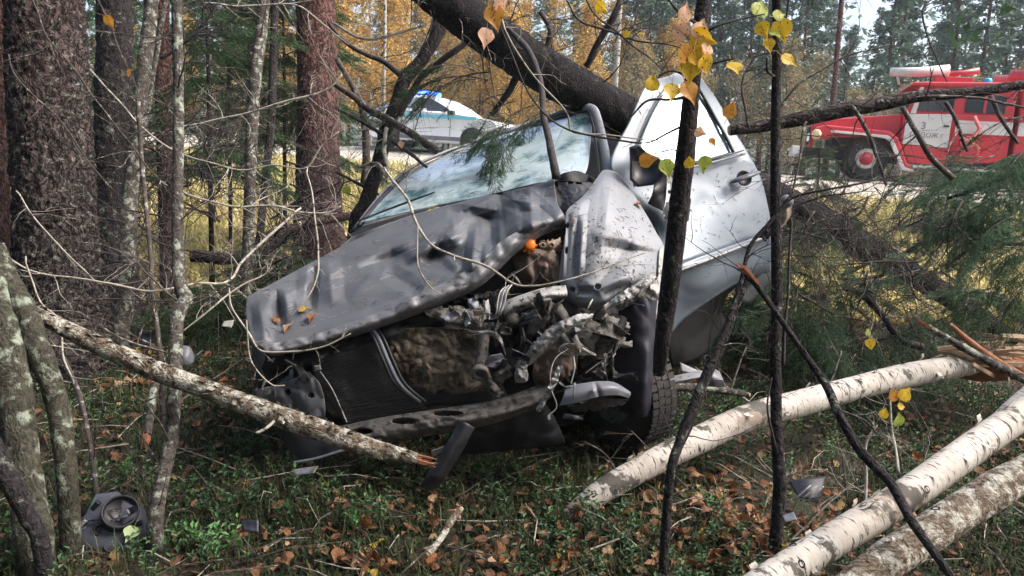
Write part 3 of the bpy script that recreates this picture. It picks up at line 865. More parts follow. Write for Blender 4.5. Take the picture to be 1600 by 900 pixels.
def pine_parts(seed, h=14.0, mk='farpine', wide=1.6, n=4200, z0=.2, size=.10, bark='pine_red'):
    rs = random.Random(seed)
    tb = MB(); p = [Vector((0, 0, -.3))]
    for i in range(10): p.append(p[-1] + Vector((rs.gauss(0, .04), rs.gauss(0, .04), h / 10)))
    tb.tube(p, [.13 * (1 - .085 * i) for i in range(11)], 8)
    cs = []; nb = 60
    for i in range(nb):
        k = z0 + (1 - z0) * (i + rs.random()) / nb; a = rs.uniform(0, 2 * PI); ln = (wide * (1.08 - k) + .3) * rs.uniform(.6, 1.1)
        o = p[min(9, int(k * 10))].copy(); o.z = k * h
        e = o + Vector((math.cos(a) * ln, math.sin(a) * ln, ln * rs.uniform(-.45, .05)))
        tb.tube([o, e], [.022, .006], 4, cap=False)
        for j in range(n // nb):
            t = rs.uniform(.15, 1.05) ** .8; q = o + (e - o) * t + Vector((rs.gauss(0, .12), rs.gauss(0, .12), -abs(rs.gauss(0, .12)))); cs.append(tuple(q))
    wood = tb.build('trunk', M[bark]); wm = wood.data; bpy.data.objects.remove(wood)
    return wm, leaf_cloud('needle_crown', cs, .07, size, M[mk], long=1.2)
BIR = [birch_parts(s) for s in (1, 2, 3)]
BUSH = [birch_parts(s, 4.0, 'aut_b', 2600, .045, 1.1, .03) for s in (11, 12)]
PIN = [pine_parts(s) for s in (21, 22, 23)]
DPIN = [pine_parts(s, 11, 'needle', 1.7, 5200, .03, .09, 'dark_bark') for s in (31, 32)]
REG = ((100, 'seen far left past the widest trunk'), (230, 'seen past the dark pine trunk'), (330, 'seen right of the lichened sapling'), (470, 'seen beside the pale-barked sapling'), (600, 'seen between the reddish pine and the forked tree'),
       (700, 'rising over the patrol car'), (800, 'seen under the big fallen trunk'), (900, 'seen above the windscreen'), (1000, 'just left of the open door'), (1090, 'rising over the open door'), (1210, 'seen left of the straight sapling'),
       (1300, 'seen right of the straight sapling'), (1400, 'rising over the cab of the fire engine'), (1500, 'rising over the crew door of the fire engine'), (1e9, 'rising over the rear of the fire engine'))
def far_tree(kind, px, d, label, cat, group, s=1.0, name='tree', w=None):
    label = label + ', ' + next(t for x, t in REG if px < x)
    wm, cm = random.choice(kind)
    q = P(px, 250, d); q.z = G(q.x, q.y, False)
    t = thing(name, label, cat, q, group)
    t.rotation_euler = (0, 0, random.uniform(0, 6)); s *= random.uniform(.85, 1.15); t.scale = (s, s, s)
    a = link('trunk', wm, t); b_ = link('crown', cm, t)
    return t
# golden birches over the road, behind the patrol car
for i in range(44):
    px = 470 + i * 14 + random.uniform(-16, 16)
    far_tree(BIR, px, random.uniform(33, 43), 'golden-leaved birch across the road', 'tree', 'golden birches beyond the road', random.uniform(.7, 1.15), 'autumn_birch')
for i in range(24):
    far_tree(BIR, -60 + i * 23 + random.uniform(-16, 16), random.uniform(34, 42), 'distant yellow birch', 'tree', 'yellow birches seen through the near trunks', random.uniform(.6, .9), 'autumn_birch')
for i in range(26):
    far_tree(BUSH, 980 + i * 27 + random.uniform(-18, 18), random.uniform(29, 34) , 'half-bare olive bush on the far verge', 'bush', 'half-bare bushes on the far verge', random.uniform(.8, 1.25), 'verge_bush')
for i in range(44):
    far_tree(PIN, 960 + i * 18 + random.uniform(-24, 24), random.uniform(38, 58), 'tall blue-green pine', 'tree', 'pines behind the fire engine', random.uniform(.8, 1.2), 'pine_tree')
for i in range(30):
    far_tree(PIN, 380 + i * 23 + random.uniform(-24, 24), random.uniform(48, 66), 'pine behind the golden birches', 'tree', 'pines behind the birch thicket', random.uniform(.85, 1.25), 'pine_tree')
for i in range(8):
    far_tree(DPIN, -120 + i * 88 + random.uniform(-24, 24), random.uniform(36, 52), 'dark distant spruce', 'tree', 'dark spruces across the road', random.uniform(.9, 1.3), 'spruce_tree')
# a far band of woods that closes the horizon
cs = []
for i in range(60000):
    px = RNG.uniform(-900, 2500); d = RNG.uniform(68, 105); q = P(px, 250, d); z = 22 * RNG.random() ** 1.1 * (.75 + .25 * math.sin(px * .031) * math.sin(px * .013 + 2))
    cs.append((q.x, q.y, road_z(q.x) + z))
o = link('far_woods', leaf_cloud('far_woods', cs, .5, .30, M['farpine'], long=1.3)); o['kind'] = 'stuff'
# ------------------------------------------------------------------ the wrecked car
WB = P(760, 690, 3.6); WB.z = G(WB.x, WB.y)
car = thing('wrecked_car', 'crushed silver car tipped on its side with a torn front end under a fallen tree', 'car', WB)

def seg_dist(px, py, a, b):
    ax, ay = a; bx, by = b
    dx, dy = bx - ax, by - ay
    t = max(0, min(1, ((px - ax) * dx + (py - ay) * dy) / (dx * dx + dy * dy + 1e-9)))
    return math.hypot(px - ax - dx * t, py - ay - dy * t), 1 - abs(2 * t - 1) ** 2.5
def patch(name, grid, m, nu=60, nv=30, crump=0.0, cf=3.0, feats=(), sol=.003, parent=None, holes=(), smooth=True, sharp=0.0, off=0):
    """sheet through a grid of control points (px, py, depth); feats = (a, b, width px, amount m): creases and dents"""
    g = np.array(grid, float)
    rows = [cr(r, nu) for r in g]
    cols = np.array([cr([rows[k][i] for k in range(len(rows))], nv) for i in range(nu)])   # nu, nv, 3
    V, keep = [], np.ones((nu, nv), bool)
    for i in range(nu):
        for j in range(nv):
            px, py, d = cols[i, j]
            for a, b, w, am in feats:
                s, tp = seg_dist(px, py, a, b)
                if s < w * 3: d += am * tp * (math.exp(-(s / w) ** 2) if not sharp else max(0, 1 - s / (w * 1.5)))
            if crump:
                q = Vector((px * .001 * cf, py * .001 * cf, d * cf * .3 + len(name)))
                n1 = noise.noise(q * 3.3); n2 = noise.noise(q * 8 + Vector((5, 5, 5)))
                vd = noise.voronoi(Vector((px * .001 * cf * 4 + 2 * n1, py * .001 * cf * 6.5 + n2, 1.7)), distance_metric='DISTANCE')[0]
                ve = vd[0] - .45
                d += crump * ((abs(n1) - .2) * 1.1 + (abs(n2) - .2) * .45 + ve * 1.25)
            for hx, hy, rx, ry in holes:
                if ((px - hx) / rx) ** 2 + ((py - hy) / ry) ** 2 < 1: keep[i, j] = False
            V.append(P(px, py, d))
    torn = any(k in name for k in ('shard', 'torn', 'bent', 'twisted', 'bracket', 'reflector_panel', 'crossmember', 'scrap')) and name != 'plastic_bracket'
    if torn:
        smooth = False
        for i in range(nu):
            for j in range(nv):
                e = min(i, nu - 1 - i, j, nv - 1 - j)
                if nu * nv > 90 and e == 0 and random.random() < .28: keep[i, j] = False
                V[i * nv + j] = V[i * nv + j] + noise.noise_vector(V[i * nv + j] * 55) * (.002 if 'bent' in name or 'flange' in name else .0035)
    Fs = []
    for i in range(nu - 1):
        for j in range(nv - 1):
            if keep[i, j] and keep[i + 1, j] and keep[i, j + 1] and keep[i + 1, j + 1]:
                Fs.append((i * nv + j, i * nv + j + 1, (i + 1) * nv + j + 1, (i + 1) * nv + j))
    return MB().add(V, Fs).build(name, M[m] if isinstance(m, str) else m, car if parent is None else parent, smooth=smooth, sol=sol, off=off)

rh = random.Random(12)
HF = []
for i in range(26):                                   # long sharp folds on the crushed side, a few at the front corner
    if i < 18: cx_, cy_ = rh.uniform(670, 865), 0; cy_ = 350 - (cx_ - 760) * .38 + rh.gauss(0, 26)
    else: cx_ = rh.uniform(410, 640); cy_ = 480 - (cx_ - 450) * .42 + rh.gauss(0, 18)
    an = rh.choice((rh.gauss(1.9, .35), rh.gauss(-.35, .3))); l_ = rh.uniform(25, 60)
    HF.append(((cx_ - math.cos(an) * l_, cy_ - math.sin(an) * l_), (cx_ + math.cos(an) * l_, cy_ + math.sin(an) * l_), rh.uniform(9, 22), rh.choice((-1, 1)) * rh.uniform(.035, .075) * (1 if i < 18 else .4)))
hood = patch('hood', [
    [(386, 464, 3.58), (462, 424, 3.80), (545, 380, 4.02), (650, 336, 4.18), (745, 310, 4.20), (810, 296, 4.15), (866, 281, 4.05)],
    [(384, 488, 3.48), (467, 450, 3.66), (553, 412, 3.82), (655, 370, 3.93), (745, 338, 3.96), (812, 316, 3.90), (868, 302, 3.88)],
    [(388, 510, 3.42), (474, 480, 3.53), (560, 448, 3.62), (660, 412, 3.70), (740, 374, 3.75), (816, 334, 3.72), (872, 320, 3.74)],
    [(394, 530, 3.34), (480, 511, 3.38), (566, 481, 3.43), (662, 438, 3.48), (745, 398, 3.52), (815, 350, 3.56), (878, 331, 3.62)],
    [(400, 544, 3.30), (484, 527, 3.32), (570, 500, 3.36), (668, 458, 3.40), (740, 420, 3.44), (806, 364, 3.50), (882, 340, 3.60)],
    [(412, 551, 3.34), (490, 536, 3.37), (574, 512, 3.41), (672, 471, 3.45), (742, 436, 3.49), (800, 378, 3.54), (883, 347, 3.64)],
    ], 'hoodp', 230, 120, crump=.014, cf=2.6, sharp=1.0, feats=HF + [
        ((492, 415), (486, 490), 7, .10), ((512, 400), (520, 480), 14, -.05), ((432, 452), (440, 520), 8, .09), ((455, 450), (470, 500), 16, -.045),
        ((405, 470), (415, 535), 10, -.04), ((700, 330), (790, 345), 9, .09), ((745, 350), (735, 430), 9, -.10), ((765, 330), (770, 400), 9, .10),
        ((790, 350), (745, 425), 7, -.05), ((660, 410), (700, 372), 8, .07), ((690, 400), (720, 420), 8, -.06),
        ((815, 300), (868, 345), 9, .08), ((780, 310), (858, 322), 8, -.07), ((600, 425), (660, 455), 12, .05), ((560, 420), (640, 392), 10, .04),
        ((410, 470), (860, 290), 7, -.03), ((420, 535), (700, 440), 9, .02)], sol=.006)
patch('hood_lip', [
    [(405, 540, 3.29), (486, 524, 3.30), (570, 496, 3.33), (665, 455, 3.36), (735, 418, 3.40), (790, 372, 3.47), (858, 340, 3.58), (888, 336, 3.66)],
    [(420, 553, 3.27), (492, 535, 3.28), (576, 507, 3.31), (672, 470, 3.34), (745, 436, 3.38), (800, 384, 3.46), (862, 350, 3.57), (890, 346, 3.66)],
    [(430, 556, 3.33), (500, 540, 3.35), (582, 516, 3.38), (680, 480, 3.42), (752, 446, 3.46), (808, 394, 3.53), (866, 357, 3.64), (890, 352, 3.70)],
    ], 'lipp', 140, 18, crump=.022, cf=6, sol=.004)
patch('hood_underside', [
    [(420, 552, 3.40), (580, 514, 3.46), (680, 480, 3.50), (760, 430, 3.55), (812, 384, 3.60), (885, 352, 3.75)],
    [(440, 565, 3.60), (600, 535, 3.70), (700, 500, 3.80), (780, 450, 3.85), (830, 410, 3.90), (890, 370, 4.0)]], 'bay', 60, 14, crump=.03)

# bay behind everything: closed dark hull of the front end
patch('front_bulkhead', [
    [(400, 500, 3.95), (560, 440, 4.05), (740, 380, 4.1), (860, 280, 4.15), (930, 280, 4.15), (1030, 380, 4.1)],
    [(395, 560, 3.85), (560, 520, 3.9), (740, 480, 3.95), (860, 400, 4.0), (950, 440, 4.0), (1040, 470, 4.0)],
    [(420, 640, 3.85), (560, 640, 3.85), (740, 600, 3.9), (860, 560, 3.9), (950, 560, 3.9), (1010, 560, 3.95)],
    [(470, 705, 3.9), (560, 700, 3.9), (740, 680, 3.9), (860, 660, 3.9), (940, 640, 3.95), (985, 640, 4.0)]], 'bay', 50, 40, crump=.12, cf=4, sol=.01)
# floor pan and body sides behind, down to the ground, seen from aside
patch('floor_pan', [
    [(470, 700, 3.9), (640, 700, 3.9), (860, 665, 3.9), (985, 645, 4.0)],
    [(520, 560, 5.4), (650, 560, 5.4), (860, 560, 5.5), (1020, 560, 5.6)],
    [(560, 470, 7.0), (680, 460, 7.0), (860, 450, 7.2), (1040, 440, 7.3)]], 'bay', 30, 30, crump=.04, sol=.02)
patch('far_side_panel', [
    [(395, 480, 3.75), (520, 395, 4.5), (590, 330, 5.4), (640, 290, 6.4), (680, 290, 7.0)],
    [(400, 560, 3.75), (510, 480, 4.5), (575, 420, 5.4), (620, 370, 6.4), (660, 350, 7.0)],
    [(470, 700, 3.95), (520, 600, 4.6), (560, 520, 5.5), (600, 470, 6.5), (640, 430, 7.0)]], 'paint', 50, 24, crump=.05, sol=.006)

# windscreen and pillars
wind = patch('windscreen', [
    [(566, 348, 4.42), (602, 306, 4.75), (640, 272, 5.05), (700, 240, 5.35), (735, 228, 5.5)],
    [(610, 338, 4.38), (655, 288, 4.7), (702, 252, 5.0), (755, 222, 5.25), (790, 210, 5.4)],
    [(670, 324, 4.32), (715, 276, 4.6), (768, 238, 4.9), (815, 206, 5.15), (846, 192, 5.25)],
    [(760, 306, 4.28), (800, 268, 4.5), (835, 226, 4.75), (865, 194, 4.95), (885, 180, 5.05)],
    [(850, 285, 4.2), (875, 252, 4.4), (893, 220, 4.6), (905, 190, 4.8), (910, 174, 4.9)],
    [(905, 290, 4.15), (918, 262, 4.3), (922, 230, 4.5), (925, 195, 4.7), (925, 172, 4.8)]], 'wind', 70, 60, crump=.018, cf=3, sol=.006)
def pil(name, pts, m, seg=10, flat=.6, parent=None, n=30, disp=None):
    W_, R_ = px_curve(pts, n)
    return MB().tube(W_, R_, seg, flat=flat, disp=disp).build(name, M[m], car if parent is None else parent)
pil('windscreen_pillar', [(958, 300, 4.02, 18), (952, 276, 4.12, 17), (945, 235, 4.3, 16), (936, 195, 4.6, 15), (926, 172, 4.78, 16), (905, 168, 4.95, 12), (860, 182, 5.1, 9), (800, 205, 5.35, 8), (735, 226, 5.5, 8)], 'paint')
pil('windscreen_seal', [(938, 290, 4.08, 5), (932, 235, 4.36, 5), (922, 180, 4.72, 5), (905, 176, 4.9, 5), (850, 192, 5.1, 4), (735, 230, 5.46, 4), (640, 270, 5.05, 6), (600, 304, 4.75, 6), (560, 352, 4.40, 7)], 'blk')
pil('far_pillar', [(555, 356, 4.42, 10), (596, 304, 4.78, 9), (636, 266, 5.08, 9), (700, 236, 5.38, 8), (735, 226, 5.52, 8)], 'paint')
pil('wiper', [(560, 345, 4.36, 3), (620, 322, 4.32, 4), (680, 300, 4.3, 3)], 'blk')
patch('cowl', [[(540, 372, 4.2), (660, 330, 4.25), (760, 306, 4.25), (860, 284, 4.12), (925, 286, 4.08)], [(560, 356, 4.42), (660, 328, 4.36), (760, 308, 4.32), (860, 286, 4.22), (920, 284, 4.18)]], 'blk', 40, 6, crump=.02)
patch('roof', [
    [(735, 226, 5.52), (800, 206, 5.36), (860, 184, 5.12), (926, 170, 4.82)],
    [(745, 214, 6.0), (810, 196, 5.9), (870, 178, 5.7), (950, 165, 5.3)],
    [(760, 216, 6.8), (830, 204, 6.7), (890, 190, 6.6), (1000, 180, 6.3)],
    [(790, 235, 7.6), (860, 225, 7.6), (930, 215, 7.5), (1050, 215, 7.2)]], 'paint', 50, 40, crump=.10, cf=3, sol=.006)
patch('rear_body', [
    [(690, 290, 7.0), (800, 240, 7.6), (930, 215, 7.6), (1060, 215, 7.2)],
    [(680, 380, 7.1), (800, 340, 7.8), (930, 320, 7.9), (1080, 320, 7.4)],
    [(660, 440, 7.1), (800, 430, 7.6), (930, 430, 7.6), (1060, 420, 7.4)]], 'paint', 30, 20, crump=.04, sol=.008)

# near wing (fender)
wing = patch('front_wing', [
    [(942, 266, 4.06), (950, 266, 4.05), (958, 268, 4.05), (966, 272, 4.06), (976, 284, 4.08)],
    [(912, 306, 3.84), (934, 298, 3.84), (962, 300, 3.86), (990, 310, 3.90), (1006, 330, 3.96)],
    [(886, 330, 3.66), (906, 328, 3.62), (945, 332, 3.62), (992, 342, 3.70), (1024, 362, 3.82)],
    [(884, 362, 3.58), (902, 362, 3.53), (944, 364, 3.48), (996, 372, 3.56), (1037, 386, 3.76)],
    [(878, 400, 3.52), (898, 402, 3.47), (940, 402, 3.42), (996, 402, 3.48), (1037, 408, 3.70)],
    [(874, 436, 3.48), (896, 440, 3.43), (936, 440, 3.38), (990, 432, 3.42), (1034, 424, 3.62)],
    [(884, 458, 3.47), (902, 468, 3.42), (934, 470, 3.38), (972, 452, 3.40), (1012, 434, 3.50)],
    [(886, 468, 3.50), (904, 478, 3.46), (934, 484, 3.42), (962, 464, 3.43), (1004, 440, 3.52)]], 'paint', 120, 130, crump=.007, cf=3, sharp=1.0, feats=[((962, 275), (985, 380), 16, .03), ((985, 380), (1032, 392), 12, -.04), ((985, 380), (930, 450), 18, .035), ((925, 300), (915, 350), 9, .025), ((940, 462), (985, 440), 7, .03), 
        ((903, 335), (895, 440), 4, .03), ((912, 335), (905, 440), 5, -.025), ((885, 335), (880, 440), 3, -.02), ((955, 285), (945, 360), 10, -.04), ((1000, 350), (925, 372), 12, -.03), ((1025, 395), (940, 385), 10, .05),
        ((985, 430), (930, 455), 9, -.03), ((900, 455), (930, 455), 6, .03), ((990, 300), (1020, 345), 6, -.03)], sol=.005,
        holes=[(887, 353, 2.4, 3.4), (885, 392, 2.4, 4), (894, 452, 5, 3.4), (934, 448, 5, 3)])
patch('wing_edge', [[(1037, 385, 3.70), (1036, 440, 3.56), (1032, 500, 3.50), (1022, 560, 3.46), (1018, 600, 3.45)], [(1030, 390, 3.66), (1028, 440, 3.52), (1024, 500, 3.46), (1014, 560, 3.43), (1010, 598, 3.43)]], 'lightmetal', 50, 5, crump=.01, sol=.004)
patch('torn_wing_flange', [[(942, 478, 3.36), (970, 458, 3.34), (1000, 438, 3.38), (1022, 426, 3.45)], [(946, 484, 3.32), (976, 468, 3.30), (1006, 446, 3.34), (1026, 432, 3.42)], [(956, 480, 3.36), (984, 468, 3.36), (1010, 452, 3.40), (1028, 440, 3.46)]], 'lightmetal', 40, 14, crump=.03, cf=9, sol=.004)
patch('torn_wing_flange', [[(960, 482, 3.36), (985, 462, 3.34), (1005, 450, 3.38)], [(966, 482, 3.38), (988, 470, 3.38), (1008, 456, 3.40)], [(968, 486, 3.42), (990, 474, 3.42), (1020, 470, 3.44)], ], 'prim', 24, 12, crump=.03, cf=9)
patch('wing_bracket', [[(1002, 440, 3.42), (1014, 436, 3.42), (1030, 432, 3.45)], [(1004, 470, 3.42), (1020, 455, 3.40), (1031, 450, 3.43)], [(1028, 470, 3.42), (1030, 470, 3.41), (1031, 468, 3.42)]], 'lightmetal', 14, 14, crump=.02, cf=9)

# wheel arch liner and wheel
patch('wheel_arch_liner', [
    [(966, 486, 3.46), (990, 470, 3.42), (1012, 455, 3.42), (1026, 452, 3.48)],
    [(972, 520, 3.44), (992, 520, 3.40), (1012, 515, 3.40), (1026, 515, 3.46)],
    [(962, 560, 3.46), (990, 565, 3.40), (1010, 565, 3.37), (1022, 562, 3.42)],
    [(950, 600, 3.50), (985, 610, 3.42), (1006, 620, 3.38), (1018, 612, 3.42)],
    [(968, 640, 3.55), (988, 650, 3.46), (1004, 652, 3.44), (1016, 648, 3.48)]], 'navy', 30, 40, crump=.03, cf=3, sol=.004)
wc = P(966, 596, 3.76)
Rc = CM.to_3x3()
wax = (Rc @ Vector((-.84, -.21, .50))).normalized()
def wheel(root, c, ax, R_, wd, rimr, tread=26):
    prof = []
    for k in range(21):
        a = -PI * .5 + PI * k / 20
        prof.append((rimr + (R_ - rimr) * (max(0, math.cos(a)) ** .35), wd / 2 * math.sin(a)))
    t = MB().lathe(c, ax, [(rimr, -wd / 2 * .8)] + prof + [(rimr, wd / 2 * .8)], 56)
    ax = Vector(ax).normalized(); u = ax.orthogonal().normalized(); w = ax.cross(u)
    for i in range(tread * 2):
        a = 2 * PI * i / (tread * 2)
        d = u * math.cos(a) + w * math.sin(a); tg = ax.cross(d)
        for s, o_ in ((-1, 0), (1, .5), (-.33, .3), (.33, .8)):
            aa = a + o_ * PI / tread / 2; d2 = u * math.cos(aa) + w * math.sin(aa)
            t.box(Vector(c) + d2 * (R_ - .001) + ax * s * wd * .34, (wd * .10, R_ * .042, R_ * .018), Matrix((ax, ax.cross(d2), d2)).transposed())
    ty = t.build('tyre', M['rubber'], root, smooth=False)
    return ty
wh = MB().lathe(wc, wax, [(.0, .03), (.05, .035), (.06, .05), (.16, .03), (.185, .075), (.195, .08), (.195, -.08), (.185, -.075), (.14, -.02), (.0, -.02)], 40).build('wheel', M['prim'], car)
tyre = wheel(car, wc, wax, .325, .165, .19)
tyre.parent = wh; BASE[tyre.name] = BASE[car.name]
tyre.matrix_parent_inverse = Matrix.Identity(4)

# near front door, pushed up and out
door = patch('front_door', [
    [(1046, 118, 4.45), (1058, 112, 4.46), (1070, 110, 4.47), (1084, 114, 4.49), (1098, 124, 4.52)],
    [(1010, 134, 4.38), (1040, 140, 4.42), (1070, 145, 4.46), (1100, 150, 4.52), (1124, 162, 4.58)],
    [(984, 190, 4.24), (1020, 192, 4.30), (1062, 196, 4.38), (1108, 200, 4.48), (1144, 200, 4.58)],
    [(955, 250, 4.12), (1000, 254, 4.16), (1060, 250, 4.26), (1118, 242, 4.40), (1166, 234, 4.54)],
    [(970, 290, 4.10), (1010, 300, 4.12), (1066, 300, 4.20), (1130, 292, 4.34), (1188, 276, 4.50)],
    [(1020, 345, 4.06), (1040, 345, 4.06), (1082, 345, 4.14), (1140, 336, 4.28), (1200, 322, 4.46)],
    [(1036, 400, 4.00), (1056, 398, 4.02), (1096, 390, 4.10), (1150, 376, 4.26), (1206, 360, 4.44)],
    [(1042, 424, 4.02), (1062, 418, 4.02), (1102, 406, 4.10), (1154, 388, 4.26), (1206, 370, 4.44)],
    [(1046, 470, 4.09), (1066, 462, 4.12), (1106, 446, 4.16), (1156, 424, 4.32), (1206, 404, 4.50)],
    [(1048, 522, 4.20), (1068, 500, 4.22), (1112, 468, 4.28), (1158, 440, 4.42), (1204, 424, 4.58)]], 'doorp', 70, 90, crump=.02, cf=1.6, feats=[((1048, 418), (1206, 362), 3, .018), ((1048, 426), (1206, 370), 3, -.022), ((1095, 262), (1168, 242), 3, .012)], sol=.02, off=-1)
def dchild(name, grid, m, **k): return patch(name, grid, m, parent=door, **k)
dchild('window_glass', [
    [(1044, 134, 4.385), (1060, 132, 4.40), (1078, 134, 4.42), (1092, 140, 4.44)],
    [(1018, 180, 4.27), (1050, 182, 4.33), (1085, 180, 4.39), (1114, 178, 4.45)],
    [(998, 226, 4.16), (1045, 228, 4.22), (1095, 224, 4.30), (1138, 218, 4.40)],
    [(990, 256, 4.12), (1040, 258, 4.16), (1095, 252, 4.27), (1144, 238, 4.38)]], 'glass', nu=30, nv=30, sol=.005, crump=.004)
def seam(name, pts, m='blk', parent=None, flat=1.0): return pil(name, pts, m, 6, flat, parent or door, 24)
seam('window_seal', [(1092, 138, 4.42, 5), (1114, 178, 4.43, 5.5), (1132, 210, 4.38, 5.5), (1146, 238, 4.36, 5)])
seam('window_seal', [(1040, 136, 4.37, 2.2), (1020, 165, 4.29, 2.2), (998, 215, 4.16, 2.4), (988, 256, 4.11, 2.4)])
seam('belt_moulding', [(1078, 262, 4.2, 4), (1120, 252, 4.31, 4), (1164, 240, 4.46, 4)], 'paint')
seam('belt_seal', [(1078, 257, 4.2, 2), (1120, 247, 4.31, 2), (1162, 235, 4.46, 2)], 'blk')
seam('side_moulding', [(1046, 428, 3.99, 5), (1100, 408, 4.06, 5), (1150, 388, 4.23, 5), (1206, 366, 4.41, 5)], 'lightmetal', flat=.5)
# handle: cup behind, bar in front
hc = P(1160, 280, 4.385)
hn = (Rc @ Vector((.25, .2, 1))).normalized()
MB().lathe(hc, hn, [(.0, .004), (.025, .008), (.040, .020), (.046, .024), (.046, .016)], 24).build('handle_cup', M['blk'], door)
pil('handle', [(1143, 284, 4.34, 8), (1152, 281, 4.31, 12), (1166, 276, 4.31, 12), (1180, 271, 4.34, 10), (1186, 269, 4.38, 6)], 'greyp', parent=door)
# mirror
mir = MB()
cM = P(1012, 262, 3.98)
us = Rc @ Vector((1, 0, .2)).normalized(); vs_ = Rc @ Vector((0, 1, .1)).normalized(); ns = us.cross(vs_)
out = [(-.095, .105), (-.09, .03), (-.09, -.06), (-.05, -.098), (.03, -.09), (.085, -.05), (.095, .01), (.06, .05), (.0, .075), (-.05, .12)]
rings = []
for s, z in ((.55, -.07), (.9, -.05), (1.0, -.01), (1.0, .03), (.92, .045), (.86, .046), (.84, .03)):
    rings.append([cM + us * a * s + vs_ * b * s + ns * z for a, b in out])
v = [p for r in rings for p in r]; k = len(out)
f = [(i * k + j, i * k + (j + 1) % k, (i + 1) * k + (j + 1) % k, (i + 1) * k + j) for i in range(len(rings) - 1) for j in range(k)]
f += [tuple(range(k - 1, -1, -1)), tuple(range(6 * k, 7 * k))]
mir.add(v, f); mir.build('mirror', M['mirror'], door)
patch('mirror_sail', [[(990, 228, 4.06), (1000, 222, 4.10)], [(986, 262, 4.0), (1020, 270, 4.02)], [(990, 292, 4.0), (1024, 286, 4.02)]], 'greyp', 10, 10, parent=door)
patch('torn_door_gap', [[(1040, 262, 4.02), (1064, 256, 4.06), (1078, 258, 4.1)], [(1044, 300, 3.98), (1066, 300, 4.0), (1080, 300, 4.06)], [(1034, 340, 3.98), (1060, 350, 3.98), (1076, 345, 4.03)]], 'blk', 14, 14, crump=.05, parent=door)  # black sheet colours in the shade of the torn gap
patch('hinge_cover', [[(1024, 268, 4.0), (1044, 262, 4.0)], [(1020, 300, 3.98), (1040, 310, 3.98)], [(1012, 318, 4.0), (1036, 330, 3.96)]], 'blk', 12, 14, crump=.04, parent=door)
patch('torn_door_gap', [[(872, 286, 3.98), (898, 284, 3.98), (930, 288, 3.98)], [(874, 312, 3.92), (896, 310, 3.9), (915, 306, 3.9)], [(876, 338, 3.85), (888, 330, 3.82), (896, 326, 3.8)]], 'blk', 14, 14, crump=.03)  # black sheet stands in for the shaded opening between hood and wing
# sill / side under the door going back
patch('side_panel', [
    [(1206, 340, 4.46), (1216, 400, 5.2), (1216, 380, 6.0), (1180, 360, 7.2)],
    [(1206, 400, 4.52), (1216, 430, 5.2), (1210, 420, 6.0), (1170, 420, 7.2)],
    [(1150, 470, 4.6), (1180, 480, 5.2), (1180, 470, 6.0), (1140, 460, 7.2)]], 'paint', 30, 20, crump=.05, sol=.008)
patch('sill', [[(1044, 440, 4.2), (1110, 440, 4.4), (1200, 400, 4.65)], [(1044, 530, 4.3), (1080, 520, 4.45), (1130, 470, 4.7)], [(1050, 575, 4.5), (1090, 560, 4.6), (1140, 520, 4.8)]], 'bay', 24, 16, crump=.03, sol=.01)

# --- torn front end
rad = patch('condenser', [
    [(486, 566, 3.42), (540, 548, 3.42), (590, 530, 3.44)],
    [(498, 600, 3.42), (555, 590, 3.42), (618, 575, 3.44)],
    [(520, 632, 3.42), (570, 628, 3.42), (650, 612, 3.44)],
    [(540, 662, 3.44), (590, 655, 3.44), (668, 640, 3.46)]], 'rad', 30, 30, crump=.02, cf=4, sol=.02)
rd = patch('radiator', [
    [(592, 524, 3.46), (650, 508, 3.46), (735, 500, 3.48)],
    [(612, 560, 3.45), (665, 545, 3.44), (758, 540, 3.48)],
    [(635, 600, 3.44), (690, 596, 3.44), (780, 588, 3.48)],
    [(655, 634, 3.45), (720, 630, 3.45), (795, 625, 3.5)]], 'rad', 30, 30, crump=.015, cf=4, sol=.03)
def fins(parent, quad, n, d, w=1.6):
    """n thin cooling ribs across a quad of pixels tl, tr, br, bl"""
    tl, tr, br, bl = [np.array(q, float) for q in quad]
    mb = MB()
    for i in range(n):
        t = (i + .5) / n
        a, b = tl + (bl - tl) * t, tr + (br - tr) * t
        jit = lambda: random.uniform(-1.0, 1.0)
        pts = [(a[0] + (b[0] - a[0]) * k / 6, a[1] + (b[1] - a[1]) * k / 6 + jit(), d + random.uniform(-.004, .004), w) for k in range(7)]
        W_, R_ = px_curve(pts, 7)
        mb.tube(W_, R_, 4)
    return mb.build('fins', M['rad'], parent, smooth=False)
fins(rad, [(490, 570), (592, 535), (664, 640), (544, 660)], 34, 3.405)
fins(rd, [(596, 528), (738, 504), (792, 622), (660, 632)], 40, 3.425, 1.3)
patch('mud_cake', [
    [(612, 518, 3.435), (650, 512, 3.42), (700, 512, 3.42), (742, 516, 3.44)],
    [(606, 540, 3.43), (655, 540, 3.40), (712, 540, 3.39), (748, 540, 3.43)],
    [(622, 575, 3.42), (672, 572, 3.38), (728, 566, 3.38), (762, 570, 3.42)],
    [(650, 605, 3.43), (690, 602, 3.40), (738, 600, 3.40), (770, 600, 3.43)],
    [(672, 618, 3.45), (700, 616, 3.43), (745, 612, 3.43), (772, 610, 3.45)]], 'mud', 70, 60, crump=.035, cf=9, sol=.006, parent=rd)
